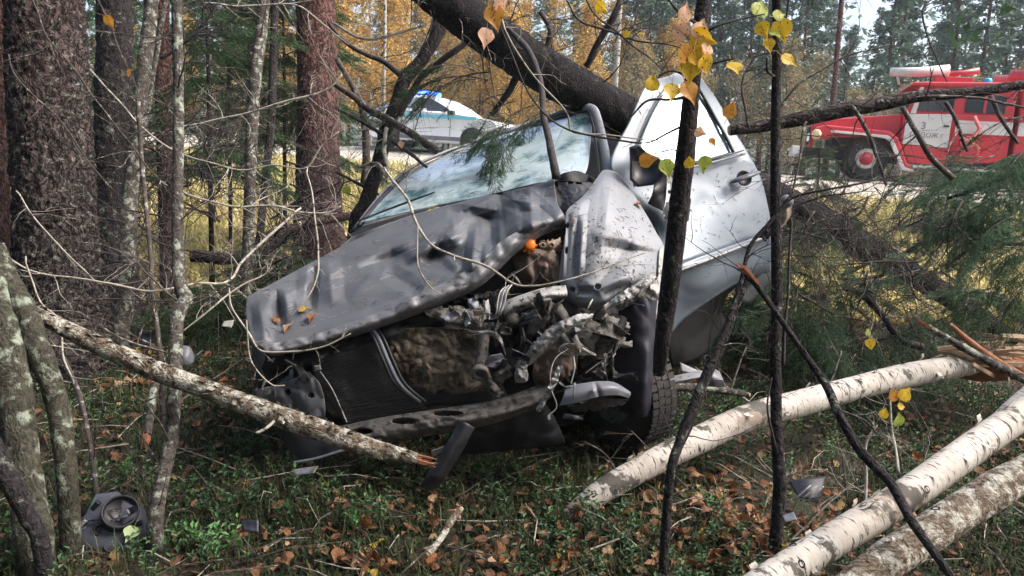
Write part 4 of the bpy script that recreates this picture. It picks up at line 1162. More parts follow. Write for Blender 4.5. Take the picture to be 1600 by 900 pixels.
# header tank tubes / hoses between the two cores
for dx, w in ((0, 6), (7, 7), (15, 5)):
    pil('hose', [(572 + dx, 512, 3.40, w), (585 + dx, 530, 3.37, w), (600 + dx, 565, 3.35, w), (618 + dx, 600, 3.35, w), (650 + dx, 628, 3.38, w)], 'blk' if dx != 7 else 'greyp', flat=1)
patch('slam_panel_left', [
    [(440, 556, 3.5), (500, 545, 3.48), (575, 518, 3.46), (640, 500, 3.46), (690, 480, 3.46)],
    [(450, 572, 3.44), (505, 562, 3.42), (580, 534, 3.41), (640, 512, 3.40), (700, 492, 3.40)],
    [(470, 582, 3.50), (515, 572, 3.48), (590, 545, 3.47), (650, 520, 3.46), (710, 505, 3.44)]], 'bay', 50, 12, crump=.04, cf=6)
patch('crossmember_plate', [
    [(655, 482, 3.42), (690, 478, 3.40), (735, 478, 3.40), (775, 470, 3.42)],
    [(665, 492, 3.38), (695, 498, 3.36), (735, 508, 3.36), (775, 520, 3.40)],
    [(690, 500, 3.40), (705, 506, 3.38), (735, 516, 3.38), (765, 525, 3.42)]], 'prim', 30, 14, crump=.03, cf=6)
patch('bent_bracket', [
    [(728, 514, 3.32), (745, 520, 3.31), (768, 522, 3.30)],
    [(745, 522, 3.30), (770, 518, 3.27), (782, 535, 3.27)],
    [(765, 520, 3.30), (785, 530, 3.28), (790, 555, 3.30)]], 'lightmetal', 16, 16, crump=.02, cf=9, sol=.004)
st = pil('strut_tube', [(757, 520, 3.38, 18), (754, 545, 3.34, 18), (751, 575, 3.29, 20), (750, 583, 3.26, 24)], 'prim', 20, flat=1)
ce = P(750, 584, 3.25); sax = (P(750, 586, 3.20) - P(754, 545, 3.34)).normalized()
MB().lathe(ce, sax, [(.036, -.02), (.038, .004), (.034, .008), (.022, .006), (.020, -.03), (.0, -.03)], 24).build('strut_mouth', M['prim'], car)
patch('hooked_bracket', [
    [(752, 600, 3.30), (762, 592, 3.28), (772, 596, 3.28)],
    [(762, 612, 3.29), (770, 610, 3.26), (782, 606, 3.27)],
    [(768, 624, 3.30), (778, 622, 3.27), (788, 614, 3.28)]], 'prim', 12, 12, crump=.02)
bm = patch('bumper_beam', [
    [(520, 668, 3.42), (600, 652, 3.38), (680, 640, 3.35), (760, 628, 3.33), (820, 610, 3.33), (870, 588, 3.36), (900, 590, 3.42)],
    [(540, 680, 3.38), (610, 664, 3.33), (690, 650, 3.30), (765, 640, 3.28), (825, 622, 3.29), (872, 598, 3.32), (895, 598, 3.40)],
    [(560, 690, 3.37), (620, 676, 3.31), (700, 662, 3.28), (770, 650, 3.26), (828, 632, 3.27), (872, 606, 3.31), (890, 606, 3.40)],
    [(575, 702, 3.42), (630, 688, 3.37), (710, 674, 3.34), (775, 660, 3.32), (830, 640, 3.33), (870, 614, 3.36), (885, 612, 3.44)]], 'prim', 140, 30, crump=.02, cf=6, sol=.004,
    holes=[(632, 658, 17, 4.2), (700, 646, 20, 3.6), (566, 674, 14, 4)], feats=[((600, 664), (860, 610), 4, -.02), ((620, 676), (850, 622), 4, .015)])
patch('lower_apron', [
    [(720, 650, 3.40), (780, 640, 3.38), (835, 630, 3.38), (850, 628, 3.42)],
    [(715, 680, 3.42), (780, 675, 3.40), (845, 660, 3.40), (868, 655, 3.45)],
    [(705, 712, 3.48), (780, 705, 3.46), (850, 698, 3.46), (884, 692, 3.5)]], 'blk', 30, 20, crump=.03, sol=.004)
patch('hanging_undertray', [
    [(430, 655, 3.44), (470, 665, 3.40), (540, 680, 3.38), (600, 680, 3.40)],
    [(445, 685, 3.42), (480, 690, 3.38), (545, 694, 3.35), (590, 686, 3.38)],
    [(458, 722, 3.40), (490, 716, 3.36), (535, 702, 3.34), (575, 690, 3.38)]], 'blk', 30, 20, crump=.03, sol=.004)
pil('undertray_rim', [(458, 723, 3.38, 5), (495, 716, 3.35, 5), (540, 702, 3.33, 5), (580, 690, 3.36, 5)], 'greyp')
patch('corner_plate', [
    [(398, 610, 3.48), (420, 604, 3.44), (455, 594, 3.42), (482, 580, 3.42)],
    [(404, 625, 3.47), (430, 622, 3.42), (462, 614, 3.40), (500, 600, 3.40)],
    [(415, 645, 3.48), (445, 645, 3.43), (475, 640, 3.41), (508, 630, 3.42)],
    [(430, 662, 3.5), (458, 664, 3.46), (485, 662, 3.44), (508, 660, 3.46)]], 'greyp', 50, 40, crump=.03, cf=5, sol=.004, holes=[(450, 612, 4, 3.5), (486, 618, 3.5, 3), (430, 634, 5, 5)], feats=[((440, 600), (470, 650), 8, .04)])
for x_, y_ in ((416, 613), (402, 626), (426, 636), (475, 590)):
    MB().lathe(P(x_, y_, 3.37), Rc @ Vector((0, 0, 1)), [(.014, -.03), (.014, 0), (.010, .004), (.006, .002), (.0, .002)], 14).build('bolt_head', M['prim'], car)
patch('headlamp_bracket', [[(400, 600, 3.6), (440, 585, 3.6), (490, 560, 3.6)], [(392, 640, 3.6), (440, 650, 3.6), (500, 620, 3.6)], [(420, 665, 3.6), (460, 690, 3.6), (540, 680, 3.6)]], 'blk', 20, 20, crump=.06)
patch('latch_clip', [[(490, 572, 3.33), (500, 570, 3.33)], [(491, 580, 3.34), (502, 577, 3.34)]], 'lightmetal', 5, 5)
pil('thin_rod', [(500, 580, 3.36, 2), (520, 610, 3.35, 2), (542, 660, 3.35, 2.4)], 'lightmetal', 6)
pil('thin_rod', [(446, 562, 3.40, 3), (460, 570, 3.38, 3), (478, 582, 3.38, 3)], 'lightmetal', 6)
# hanging strip at the bottom
patch('hanging_strip', [
    [(716, 656, 3.24), (728, 660, 3.22), (742, 668, 3.24)],
    [(700, 690, 3.22), (712, 696, 3.20), (724, 702, 3.22)],
    [(672, 735, 3.20), (684, 742, 3.18), (694, 748, 3.20)],
    [(655, 760, 3.22), (668, 766, 3.20), (676, 768, 3.22)]], 'blk', 16, 30, crump=.02, sol=.004)
patch('torn_scrap', [[(674, 704, 3.26), (692, 698, 3.26)], [(676, 714, 3.28), (698, 702, 3.28)]], 'lightmetal', 8, 6, crump=.01)
# coolant bottle, cap, slam panel right, bay things
MB().lathe(P(827, 384, 3.56), Rc @ Vector((.05, .25, 1)), [(.0, .03), (.018, .03), (.026, .024), (.030, .01), (.031, -.01), (.026, -.02), (.02, -.04)], 24).build('filler_cap', M['orange'], car)
capb = MB()
for i in range(8):
    a = i * PI / 4
    capb.box(P(827, 384, 3.555) + (Rc @ Vector((math.cos(a) * .031, math.sin(a) * .031, 0))), (.006, .006, .012), Rc)
capb.build('filler_cap_grip', M['orange'], car, bev=.002)
patch('coolant_bottle', [
    [(800, 392, 3.62), (825, 388, 3.60), (856, 392, 3.62), (872, 400, 3.66)],
    [(802, 412, 3.60), (828, 408, 3.55), (856, 412, 3.56), (874, 415, 3.64)],
    [(808, 432, 3.60), (832, 430, 3.54), (856, 432, 3.56), (874, 435, 3.64)],
    [(815, 448, 3.64), (838, 448, 3.60), (858, 446, 3.60), (870, 446, 3.66)]], 'brownp', 30, 30, crump=.02, cf=6, sol=.004, feats=[((830, 395), (842, 440), 6, .03), ((856, 400), (850, 440), 5, -.03)])
patch('bottle_bracket', [[(842, 376, 3.56), (858, 374, 3.54), (878, 370, 3.57)], [(843, 386, 3.55), (860, 386, 3.53), (878, 382, 3.56)], [(848, 392, 3.58), (862, 392, 3.56), (880, 395, 3.6)]], 'beige', 16, 12, crump=.01, cf=10)
patch('bottle_bracket', [[(852, 388, 3.55), (866, 388, 3.55)], [(858, 408, 3.54), (870, 402, 3.54)], [(862, 440, 3.54), (874, 440, 3.55)]], 'beige', 10, 18, crump=.02)
for x_ in (848, 862):
    MB().lathe(P(x_, 383, 3.53), Rc @ Vector((0, 0, 1)), [(.014, -.01), (.014, .006), (.008, .008), (.007, 0), (0, 0)], 12).build('bottle_lug', M['beige'], car)
pil('frame_rail', [(800, 428, 3.58, 3), (808, 436, 3.57, 4), (814, 446, 3.57, 3)], 'lightmetal')
pil('bay_edge_trim', [(752, 440, 3.46, 4), (790, 405, 3.50, 5), (822, 374, 3.56, 5), (850, 360, 3.62, 5), (878, 356, 3.66, 4)], 'greyp')
pil('bay_edge_trim', [(748, 446, 3.48, 3), (780, 420, 3.52, 3), (815, 384, 3.58, 3), (846, 368, 3.62, 3)], 'prim')
patch('slam_panel', [
    [(780, 474, 3.40), (812, 462, 3.38), (850, 450, 3.38), (884, 446, 3.42)],
    [(784, 484, 3.35), (815, 470, 3.33), (852, 458, 3.33), (886, 455, 3.38)],
    [(786, 492, 3.35), (818, 478, 3.33), (856, 464, 3.33), (886, 462, 3.38)],
    [(782, 500, 3.42), (818, 486, 3.40), (856, 470, 3.40), (884, 466, 3.44)]], 'lightmetal', 50, 24, crump=.015, cf=6, sol=.004)
for k in range(5):
    o_ = k * 2.6
    pil('wiring', [(790 + o_, 448 - k, 3.36, 2.4), (782 + o_, 456, 3.32, 2.4), (778 + o_, 470 + k, 3.30, 2.4), (776 + o_ * .6, 488, 3.29, 2.4), (770 + o_ * .5, 500, 3.32, 2.4)], 'bwire' if k % 2 else 'wire', 6, flat=1)
MB().box(P(748, 489, 3.34), (.022, .012, .01), Rc).box(P(742, 484, 3.33), (.01, .01, .01), Rc).build('connector_block', M['beige'], car, smooth=False, bev=.003)
patch('twisted_panel', [[(695, 452, 3.50), (740, 458, 3.50), (780, 452, 3.50)], [(700, 468, 3.46), (742, 470, 3.46), (775, 470, 3.46)], [(705, 480, 3.50), (745, 482, 3.5), (770, 485, 3.5)]], 'bay', 20, 14, crump=.06, cf=9)
# remains of the near headlamp and its bowl
bowl = patch('headlamp_bowl', [
    [(845, 530, 3.34), (872, 512, 3.32), (900, 515, 3.32), (905, 540, 3.36)],
    [(836, 560, 3.34), (862, 548, 3.28), (890, 545, 3.28), (902, 562, 3.34)],
    [(832, 585, 3.34), (860, 580, 3.27), (888, 578, 3.28), (900, 590, 3.34)],
    [(835, 600, 3.38), (862, 604, 3.33), (886, 605, 3.33), (898, 608, 3.38)]], 'brownp', 40, 40, crump=.03, cf=8, sol=.004)
patch('bent_strip', [
    [(818, 560, 3.30), (838, 530, 3.25), (866, 506, 3.22), (900, 492, 3.22), (930, 490, 3.25)],
    [(822, 572, 3.28), (846, 540, 3.22), (874, 514, 3.19), (905, 500, 3.20), (926, 495, 3.24)],
    [(832, 568, 3.32), (852, 548, 3.27), (880, 522, 3.24), (908, 506, 3.24), (924, 500, 3.27)]], 'lightmetal', 60, 14, crump=.02, cf=9, sol=.004)
patch('bent_strip', [
    [(805, 566, 3.30), (818, 556, 3.28), (828, 548, 3.28)],
    [(803, 585, 3.28), (814, 578, 3.25), (824, 566, 3.26)],
    [(806, 598, 3.30), (820, 597, 3.26), (826, 592, 3.28)]], 'lightmetal', 16, 20, crump=.03, cf=12)
patch('bent_strip', [
    [(872, 570, 3.20), (880, 572, 3.20)],
    [(862, 592, 3.19), (872, 596, 3.18)],
    [(850, 618, 3.18), (858, 622, 3.18)],
    [(836, 640, 3.20), (842, 646, 3.20)]], 'lightmetal', 10, 40, crump=.03, cf=14, sol=.003)
patch('reflector_panel', [
    [(905, 500, 3.28), (925, 500, 3.27), (948, 515, 3.30)],
    [(880, 520, 3.28), (905, 522, 3.26), (935, 530, 3.28)],
    [(890, 540, 3.30), (915, 545, 3.28), (930, 548, 3.30)]], 'prim', 16, 16, crump=.02)
patch('reflector_panel', [
    [(945, 500, 3.36), (955, 510, 3.34), (970, 530, 3.36)],
    [(930, 530, 3.36), (945, 535, 3.33), (968, 545, 3.35)],
    [(905, 560, 3.36), (935, 562, 3.33), (960, 555, 3.35)]], 'prim', 16, 16, crump=.02)
pil('thin_rod', [(918, 482, 3.34, 3), (922, 475, 3.34, 4), (926, 468, 3.36, 3)], 'wire')
pil('thin_rod', [(915, 583, 3.26, 2), (935, 568, 3.25, 2.4), (955, 555, 3.26, 2)], 'lightmetal', 6)
pil('thin_rod', [(932, 588, 3.28, 2), (948, 570, 3.26, 3), (962, 552, 3.28, 2)], 'lightmetal', 6)
for k in range(7):
    a0 = k * .35
    pts = []
    for j in range(9):
        a = a0 + j * .8
        pts.append((893 + 20 * math.cos(a) + 3 * k, 546 + 9 * math.sin(a + .3 * k), 3.24 + .01 * math.sin(j), 1.5))
    pil('wire_loop', pts, 'wire', 5, flat=1, n=40)
pil('loose_wire', [(888, 545, 3.22, 1.8), (868, 560, 3.20, 1.8), (860, 585, 3.19, 1.8), (862, 610, 3.18, 1.8), (870, 635, 3.18, 1.8), (856, 650, 3.18, 2)], 'wire', 5, flat=1)
pil('loose_wire', [(896, 556, 3.22, 2.2), (898, 575, 3.20, 2.2), (892, 600, 3.20, 2.2)], 'wire', 5, flat=1)
MB().box(P(858, 652, 3.18), (.005, .008, .005), Rc).build('connector_block', M['wire'], car, smooth=False)
pil('lamp_spring', [(872, 520, 3.28, 10), (882, 530, 3.27, 12), (890, 542, 3.27, 10)], 'prim', 12, flat=1, disp=lambda p, a, t: .18 * math.sin(t * 60))
patch('bay_duct', [[(800, 500, 3.46), (815, 492, 3.42), (835, 500, 3.44)], [(802, 530, 3.46), (818, 525, 3.40), (838, 528, 3.42)], [(800, 560, 3.46), (815, 560, 3.42), (832, 555, 3.44)]], 'bay', 16, 16, crump=.04)
pil('bay_pipe', [(812, 505, 3.40, 8), (818, 530, 3.38, 8), (816, 560, 3.40, 8)], 'blk', flat=1)
pil('bay_pipe', [(790, 500, 3.40, 5), (810, 508, 3.36, 5), (850, 492, 3.36, 5), (880, 468, 3.40, 5)], 'blk', flat=1)
pil('bay_pipe', [(868, 480, 3.42, 22), (880, 500, 3.42, 20), (872, 520, 3.44, 16)], 'prim', flat=1)
MB().lathe(P(800, 497, 3.36), Rc @ Vector((-.3, .3, 1)), [(0, .02), (.022, .02), (.03, .01), (.032, -.05), (.02, -.07)], 18).build('bay_pot', M['prim'], car)
bpy.context.view_layer.update()
from mathutils.bvhtree import BVHTree
def bvh_of(objs):
    V, Fs = [], []
    for o in objs:
        n0 = len(V); base = BASE[o.name]
        V += [v.co + base for v in o.data.vertices]; Fs += [tuple(i + n0 for i in p.vertices) for p in o.data.polygons]
    return BVHTree.FromPolygons(V, Fs)
def hit(px, py, bv=None):
    bv = bv or body
    o_ = CM.translation; v_ = (P(px, py, 1) - o_).normalized()
    h, n_, i_, d_ = bv.ray_cast(o_, v_)
    if h is None: return None, None
    if n_.dot(v_) > 0: n_ = -n_
    return h, n_
FB = bvh_of([o for o in car.children if o.type == 'MESH' and o.name.split('.')[0] in ('bumper_beam', 'slam_panel', 'slam_panel_left', 'crossmember_plate', 'condenser', 'radiator', 'front_bulkhead', 'reflector_panel', 'headlamp_bowl')])
# small fittings of the torn bay
random.seed(32)
for i in range(9):
    x0, y0 = random.uniform(745, 950), random.uniform(465, 600); an = random.uniform(-1, 2); L_ = random.uniform(25, 70); d0 = random.uniform(3.36, 3.5)
    pil('bay_hose', [(x0 + math.cos(an) * L_ * k / 3 + random.gauss(0, 6), y0 + math.sin(an) * L_ * k / 3 + random.gauss(0, 6), d0 + random.gauss(0, .02), random.choice((3, 4, 6, 8))) for k in range(4)], random.choice(('blk', 'blk', 'bwire', 'prim', 'bay')), 8, flat=1)
for i in range(34):
    x0, y0 = random.choice(((random.uniform(560, 740), random.uniform(655, 670)), (random.uniform(740, 950), random.uniform(460, 610)), (random.uniform(480, 700), random.uniform(520, 560)), (random.uniform(790, 880), random.uniform(458, 484))))
    h, n_ = hit(x0, y0, FB)
    if h is None: continue
    r_ = random.uniform(.004, .009)
    MB().lathe(h - n_ * .002, n_, [(r_ * 1.7, 0), (r_ * 1.6, .002), (r_, .0022), (r_, .008), (0, .008)], 6).build('bolt', M['prim'], car, smooth=False)
# larger flat pieces of torn sheet standing among the bay parts
random.seed(36)
for i in range(24):
    cx, cy = random.choice(((800, 545), (925, 525), (770, 505), (945, 575), (850, 490), (905, 590), (780, 590), (960, 520)))
    cx += random.gauss(0, 14); cy += random.gauss(0, 12); d0 = random.uniform(3.28, 3.42)
    a = random.uniform(0, PI); L1, L2 = random.uniform(14, 30), random.uniform(6, 15); ux, uy = math.cos(a), math.sin(a); bend = random.gauss(0, .05); tp = random.uniform(.2, 1)
    g = [[(cx + ux * s_ * L1 - uy * t_ * L2 * (1 - (1 - tp) * (s_ + 1) / 2) + random.gauss(0, 1.2), cy + uy * s_ * L1 + ux * t_ * L2 * (1 - (1 - tp) * (s_ + 1) / 2) + random.gauss(0, 1.2), d0 + bend * t_ * t_ + .03 * s_ + random.gauss(0, .008)) for s_ in (-1, -.33, .33, 1)] for t_ in (-1, 0, 1)]
    patch('torn_sheet', g, random.choice(('prim', 'bay', 'prim', 'blk', 'lightmetal', 'prim')), 14, 9, sol=.002)
# shredded bits
random.seed(33)
for i in range(30):
    cx, cy = random.choice(((790, 560, ), (900, 520), (760, 500), (930, 575), (840, 480), (720, 495), (470, 575), (880, 640), (820, 540), (860, 500)))
    cx += random.gauss(0, 18); cy += random.gauss(0, 14); d0 = random.uniform(3.24, 3.42)
    a = random.uniform(0, PI); L1, L2 = random.uniform(6, 16), random.uniform(3, 8)
    ux, uy = math.cos(a), math.sin(a)
    g = [[(cx + ux * s * L1 - uy * t * L2 + random.gauss(0, 1.5), cy + uy * s * L1 + ux * t * L2 + random.gauss(0, 1.5), d0 + random.gauss(0, .02)) for s in (-1, 0, 1)] for t in (-1, 0, 1)]
    patch('metal_shard', g, random.choice(('prim', 'bay', 'greyp', 'blk', 'prim', 'lightmetal')), 8, 8, sol=.003)
random.seed(34)
# grey plastic bracket sticking out at the lower right
br = patch('plastic_bracket', [
    [(884, 604, 3.22), (905, 600, 3.20), (935, 596, 3.20), (960, 598, 3.22), (984, 612, 3.26)],
    [(880, 620, 3.18), (905, 614, 3.16), (935, 608, 3.16), (962, 606, 3.18), (985, 616, 3.24)],
    [(874, 634, 3.18), (900, 630, 3.16), (935, 620, 3.16), (965, 618, 3.19), (982, 622, 3.25)]], 'greyp', 40, 16, sol=.004, feats=[((930, 598), (938, 622), 2.5, .02)])
for x0, y0, x1, y1 in ((898, 598, 896, 622), (883, 606, 893, 604), (926, 606, 927, 614)):
    pil('rib', [(x0, y0, 3.15, 5), (x1, y1, 3.14, 5)], 'greyp', 4, n=4, parent=br)
patch('plastic_bracket_skirt', [[(885, 636, 3.2), (930, 624, 3.19), (982, 624, 3.24)], [(900, 645, 3.24), (940, 640, 3.22), (975, 632, 3.26)]], 'blk', 20, 8, parent=br)
# torn tube end at the tail of the door
patch('broken_side_trim', [
    [(1178, 372, 4.30), (1190, 372, 4.28), (1196, 378, 4.30)],
    [(1196, 352, 4.26), (1206, 350, 4.24), (1210, 358, 4.26)],
    [(1212, 330, 4.22), (1222, 326, 4.20), (1226, 334, 4.22)],
    [(1226, 306, 4.20), (1236, 300, 4.18), (1240, 308, 4.20)]], 'blk', 16, 40, crump=.03, cf=10, sol=.01)
patch('broken_side_trim', [
    [(1200, 366, 4.24), (1212, 362, 4.22), (1226, 350, 4.24)],
    [(1210, 345, 4.22), (1224, 340, 4.19), (1236, 332, 4.22)],
    [(1220, 322, 4.20), (1230, 318, 4.18), (1236, 316, 4.2)]], 'beige', 20, 20, crump=.03, cf=12, sol=.01)
MB().lathe(P(1230, 314, 4.16), Rc @ Vector((.3, .3, 1)), [(0, .03), (.02, .026), (.034, .01), (.036, -.02), (.02, -.04)], 16).build('trim_clip', M['greyp'], car)
# dirt, scratches and fallen litter over the bodywork
mb = MB(); random.seed(5)
for i in range(650):
    r = random.random()
    if r < .45: px, py = random.uniform(1000, 1195), random.uniform(140, 440); d = 4.26 - (0.0)
    elif r < .75: px, py = random.uniform(890, 1020), random.uniform(340, 460)
    else: px, py = random.uniform(400, 860), random.uniform(330, 520)
    o_ = CM.translation; v_ = (P(px, py, 1) - o_).normalized()
    mb_ = (px, py, v_)
    mb.v.append if False else None
    SPK = globals().setdefault('SPK', []); SPK.append(mb_)
body = bvh_of([hood, wing, door, wind])
for px, py, v_ in SPK:
    h, n_ = hit(px, py)
    if h is None: continue
    u = n_.orthogonal().normalized(); u = (Matrix.Rotation(random.uniform(0, 6), 3, n_) @ u); w = n_.cross(u)
    L1 = random.uniform(.002, .012) * (1.8 if random.random() < .12 else 1); L2 = random.uniform(.0012, .0038)
    c = h + n_ * .0025
    mb.add([c - u * L1, c - w * L2 + n_ * .001, c + u * L1, c + w * L2 + n_ * .002], [(0, 1, 2), (0, 2, 3)])
o = mb.build('dirt_flecks', M['twig'], car, smooth=False); o['kind'] = 'stuff'
# scrape marks down to bare metal, and shreds of bark and needles stuck to the hood and glass
sm, sb_ = MB(), MB()
for i in range(95):
    if i < 60: x0, y0 = random.uniform(430, 850), 0; y0 = 470 - (x0 - 450) * .38 + random.gauss(0, 28); an = -.42 + random.gauss(0, .18)
    elif i < 80: x0, y0 = random.uniform(895, 1020), random.uniform(345, 450); an = random.gauss(-.4, .5)
    else: x0, y0 = random.uniform(1080, 1190), random.uniform(280, 440); an = random.gauss(1.2, .6)
    Ls = random.uniform(4, 26); pr = None
    for k in range(7):
        h, n_ = hit(x0 + math.cos(an) * Ls * k / 6, y0 + math.sin(an) * Ls * k / 6 + random.gauss(0, .4))
        if h is None: pr = None; continue
        h = h + n_ * .0035
        if pr is not None and (h - pr).length < .05:
            w_ = (h - pr).cross(n_).normalized() * random.uniform(.0004, .0016)
            sm.add([pr - w_, h - w_, h + w_, pr + w_], [(0, 1, 2, 3)])
        pr = h
sm.build('scratches', M['lightmetal'], car, smooth=False)['kind'] = 'stuff'
for i in range(260):
    r = random.random()
    px, py = (random.uniform(400, 860), random.uniform(310, 540)) if r < .5 else ((random.uniform(640, 925), random.uniform(190, 320)) if r < .85 else (random.uniform(890, 1020), random.uniform(320, 460)))
    h, n_ = hit(px, py)
    if h is None: continue
    u = Matrix.Rotation(random.uniform(0, 6.3), 3, n_) @ n_.orthogonal().normalized(); L_ = random.uniform(.004, .035)
    sb_.tube([h + n_ * .004 - u * L_, h + n_ * random.uniform(.005, .012), h + n_ * .004 + u * L_], [.0012, .0012, .0006], 4, cap=False)
sb_.build('bark_shreds', M['twig'], car, smooth=False)['kind'] = 'stuff'
# leaves that lie on the car
for i, (px, py, k, lb) in enumerate(((452, 516, 'lf_pale', 'pale dead leaf lying in the dent at the front corner of the hood'),
                      (488, 500, 'lf_orange', 'orange dead leaf resting on the dented hood beside a twig'),
                      (427, 502, 'lf_brown', 'rusty brown leaf stuck at the outer edge of the hood'),
                      (475, 489, 'lf_yellow', 'small yellow leaf above the orange leaf on the hood'),
                      (924, 272, 'leaf_o', 'orange leaf stuck to the lower corner of the windscreen'),
                      (995, 322, 'lf_brown', 'brown leaf caught between the wing and the mirror'))):
    h, n_ = hit(px, py)
    if h is None: continue
    me = LEAF[k][0] if k in LEAF else leaf_mesh('stuck_leaf_mesh', M[k])
    q = n_.to_track_quat('Z', 'Y').to_matrix().to_4x4()
    o = link('fallen_leaf', me, None, Matrix.Translation(h + n_ * .012) @ q @ Matrix.Rotation(random.uniform(0, 6), 4, 'Z') @ Matrix.Scale(.05, 4) @ Matrix.Translation((0, -.5, 0)))
    tag(o, lb, 'leaf', 'leaves lying on the wreck')
# ------------------------------------------------------------------ near trees on the left
random.seed(101)
PB = 'pine trunks on the left of the wreck'
CR_T = []
def ptree(*a, **k):
    q = tree(*a, **k); CR_T.append((q[0], q[1])); return q
pineA, WA, RA_ = ptree('pine_tree', 'thick grey-plated pine trunk, the widest one, at the left', 'tree',
    [(62, -60, 5.3, 110), (70, 0, 5.25, 112), (76, 140, 5.2, 112), (84, 280, 5.15, 114), (90, 400, 5.1, 118), (98, 500, 5.0, 132), (104, 590, 4.95, 158)], 'pine', 120, 420, .10, -30, up=6, group=PB, flare=1.15)
ptree('pine_tree', 'dark pine trunk close behind the widest trunk, with flared foot', 'tree',
    [(180, -60, 6.2, 50), (180, 40, 6.15, 52), (178, 150, 6.1, 54), (178, 280, 6.05, 60), (176, 400, 6.0, 70), (182, 530, 5.9, 74)], 'dark_bark', 72, 260, .10, -30, up=5, group=PB)
ptree('pine_tree', 'slender red-brown trunk left of the thin lichened sapling', 'tree',
    [(250, -60, 6.8, 24), (253, 60, 6.8, 24), (257, 200, 6.7, 24), (262, 350, 6.7, 26), (266, 500, 6.6, 28)], 'pine_red', 24, 120, .08, 18, up=4, group=PB, tw=14, twL=(.2, .7))
ptree('pine_tree', 'reddish pine trunk rising behind the front left corner of the wreck', 'tree',
    [(490, -60, 8.4, 58), (494, 40, 8.4, 60), (497, 150, 8.3, 62), (497, 250, 8.2, 66), (498, 340, 8.1, 74), (500, 400, 8.0, 84)], 'pine_red', 96, 300, .07, -24, up=6, group=PB, flare=1.1)
ptree('pine_tree', 'narrow reddish trunk cut by the left edge of the picture', 'tree',
    [(-2, -60, 7.0, 24), (0, 200, 7.0, 24), (4, 420, 7.0, 26)], 'pine_red', 20, 60, .08, 18, up=4, group=PB)
TG = 'thin bare trunks and saplings on the left'
ptree('alder_tree', 'leaning grey trunk forked above, between the dark pine and the red-brown trunk', 'tree',
    [(243, -60, 5.7, 20), (235, 20, 5.7, 20), (226, 100, 5.65, 21), (214, 200, 5.6, 22), (205, 290, 5.6, 22), (200, 380, 5.5, 24), (194, 480, 5.5, 26), (186, 540, 5.4, 28)], 'grey_bark', 16, 120, .16, 16, up=3, group=TG, tw=22, twL=(.2, .7))
tS, WS, RS = tree('sapling', 'thin lichened sapling standing in front, from top edge down to the headlamp unit', 'sapling',
    [(275, -60, 3.6, 15), (277, 60, 3.55, 15), (279, 200, 3.5, 15), (277, 330, 3.4, 17), (281, 440, 3.3, 19), (290, 468, 3.28, 22), (276, 500, 3.2, 20), (274, 580, 3.1, 20), (268, 680, 3.0, 20), (252, 760, 2.9, 20), (242, 820, 2.85, 24)], 'grey_bark', 14, 140, .14, 26, up=2, group=TG, tw=26, twL=(.1, .45), twm='twig')
tree('sapling', 'straight pale-barked sapling with small knots left of the reddish pine', 'sapling',
    [(414, -60, 6.5, 18), (409, 40, 6.5, 18), (400, 110, 6.4, 18), (395, 180, 6.4, 18), (391, 280, 6.3, 17), (388, 380, 6.3, 17), (384, 470, 6.2, 18)], 'grey_bark', 14, 120, .12, 22, up=3, group=TG, tw=20, twL=(.2, .6))
tree('sapling', 'thinner dark sapling just behind the straight pale-barked one', 'sapling',
    [(432, -60, 7.2, 11), (428, 60, 7.2, 12), (424, 180, 7.1, 12), (415, 280, 7.1, 12), (406, 380, 7.0, 12)], 'dark_bark', 10, 90, .12, 24, up=3, group=TG, tw=18, twL=(.2, .6))
tree('sapling', 'crooked brown sapling between the leaning grey trunk and the red-brown one', 'sapling',
    [(262, -20, 6.0, 8), (240, 110, 6.0, 8), (228, 190, 6.0, 8), (215, 250, 6.0, 8), (208, 340, 6.0, 9)], 'grey_bark', 8, 80, .1, 24, group=TG, tw=16, twL=(.2, .6))
tree('sapling', 'thin dark sapling with flaking bark left of the lichened sapling', 'sapling',
    [(215, 150, 4.2, 7), (222, 260, 4.2, 7), (234, 380, 4.15, 7), (240, 470, 4.1, 8), (250, 560, 4.05, 8)], 'twig', 8, 80, .2, 30, group=TG, tw=10, twL=(.15, .5))
tree('sapling', 'hair-thin dark sapling left of the broken headlamp unit', 'sapling',
    [(100, 560, 3.6, 7), (125, 620, 3.3, 7), (140, 690, 3.2, 7), (150, 760, 3.1, 8)], 'twig', 8, 60, .2, 30, group=TG, tw=8, twL=(.1, .3))
mossA, _, _ = tree('alder_tree', 'mossy grey stem at the bottom left edge beside the headlamp unit', 'tree',
    [(-20, 430, 2.9, 44), (2, 500, 2.85, 46), (18, 580, 2.8, 50), (30, 680, 2.75, 46), (44, 780, 2.7, 48), (52, 840, 2.65, 52)], 'moss_bark', 26, 120, .13, 20, group='mossy grey stems at the left edge')
tree('alder_tree', 'curving lichen-grey stem that crosses the leaning log at the left', 'tree',
    [(-10, 385, 2.95, 30), (8, 430, 2.95, 32), (35, 480, 2.9, 34), (66, 560, 2.85, 34), (92, 640, 2.85, 32), (100, 700, 2.8, 30), (106, 770, 2.8, 30)], 'moss_bark', 22, 120, .12, 20, group='mossy grey stems at the left edge')
tree('alder_tree', 'low dark stem leaning in from the bottom left corner', 'tree',
    [(-14, 690, 2.5, 26), (10, 740, 2.5, 28), (40, 800, 2.5, 26), (64, 850, 2.5, 24)], 'dark_bark', 14, 50, .15, 22, group='mossy grey stems at the left edge')

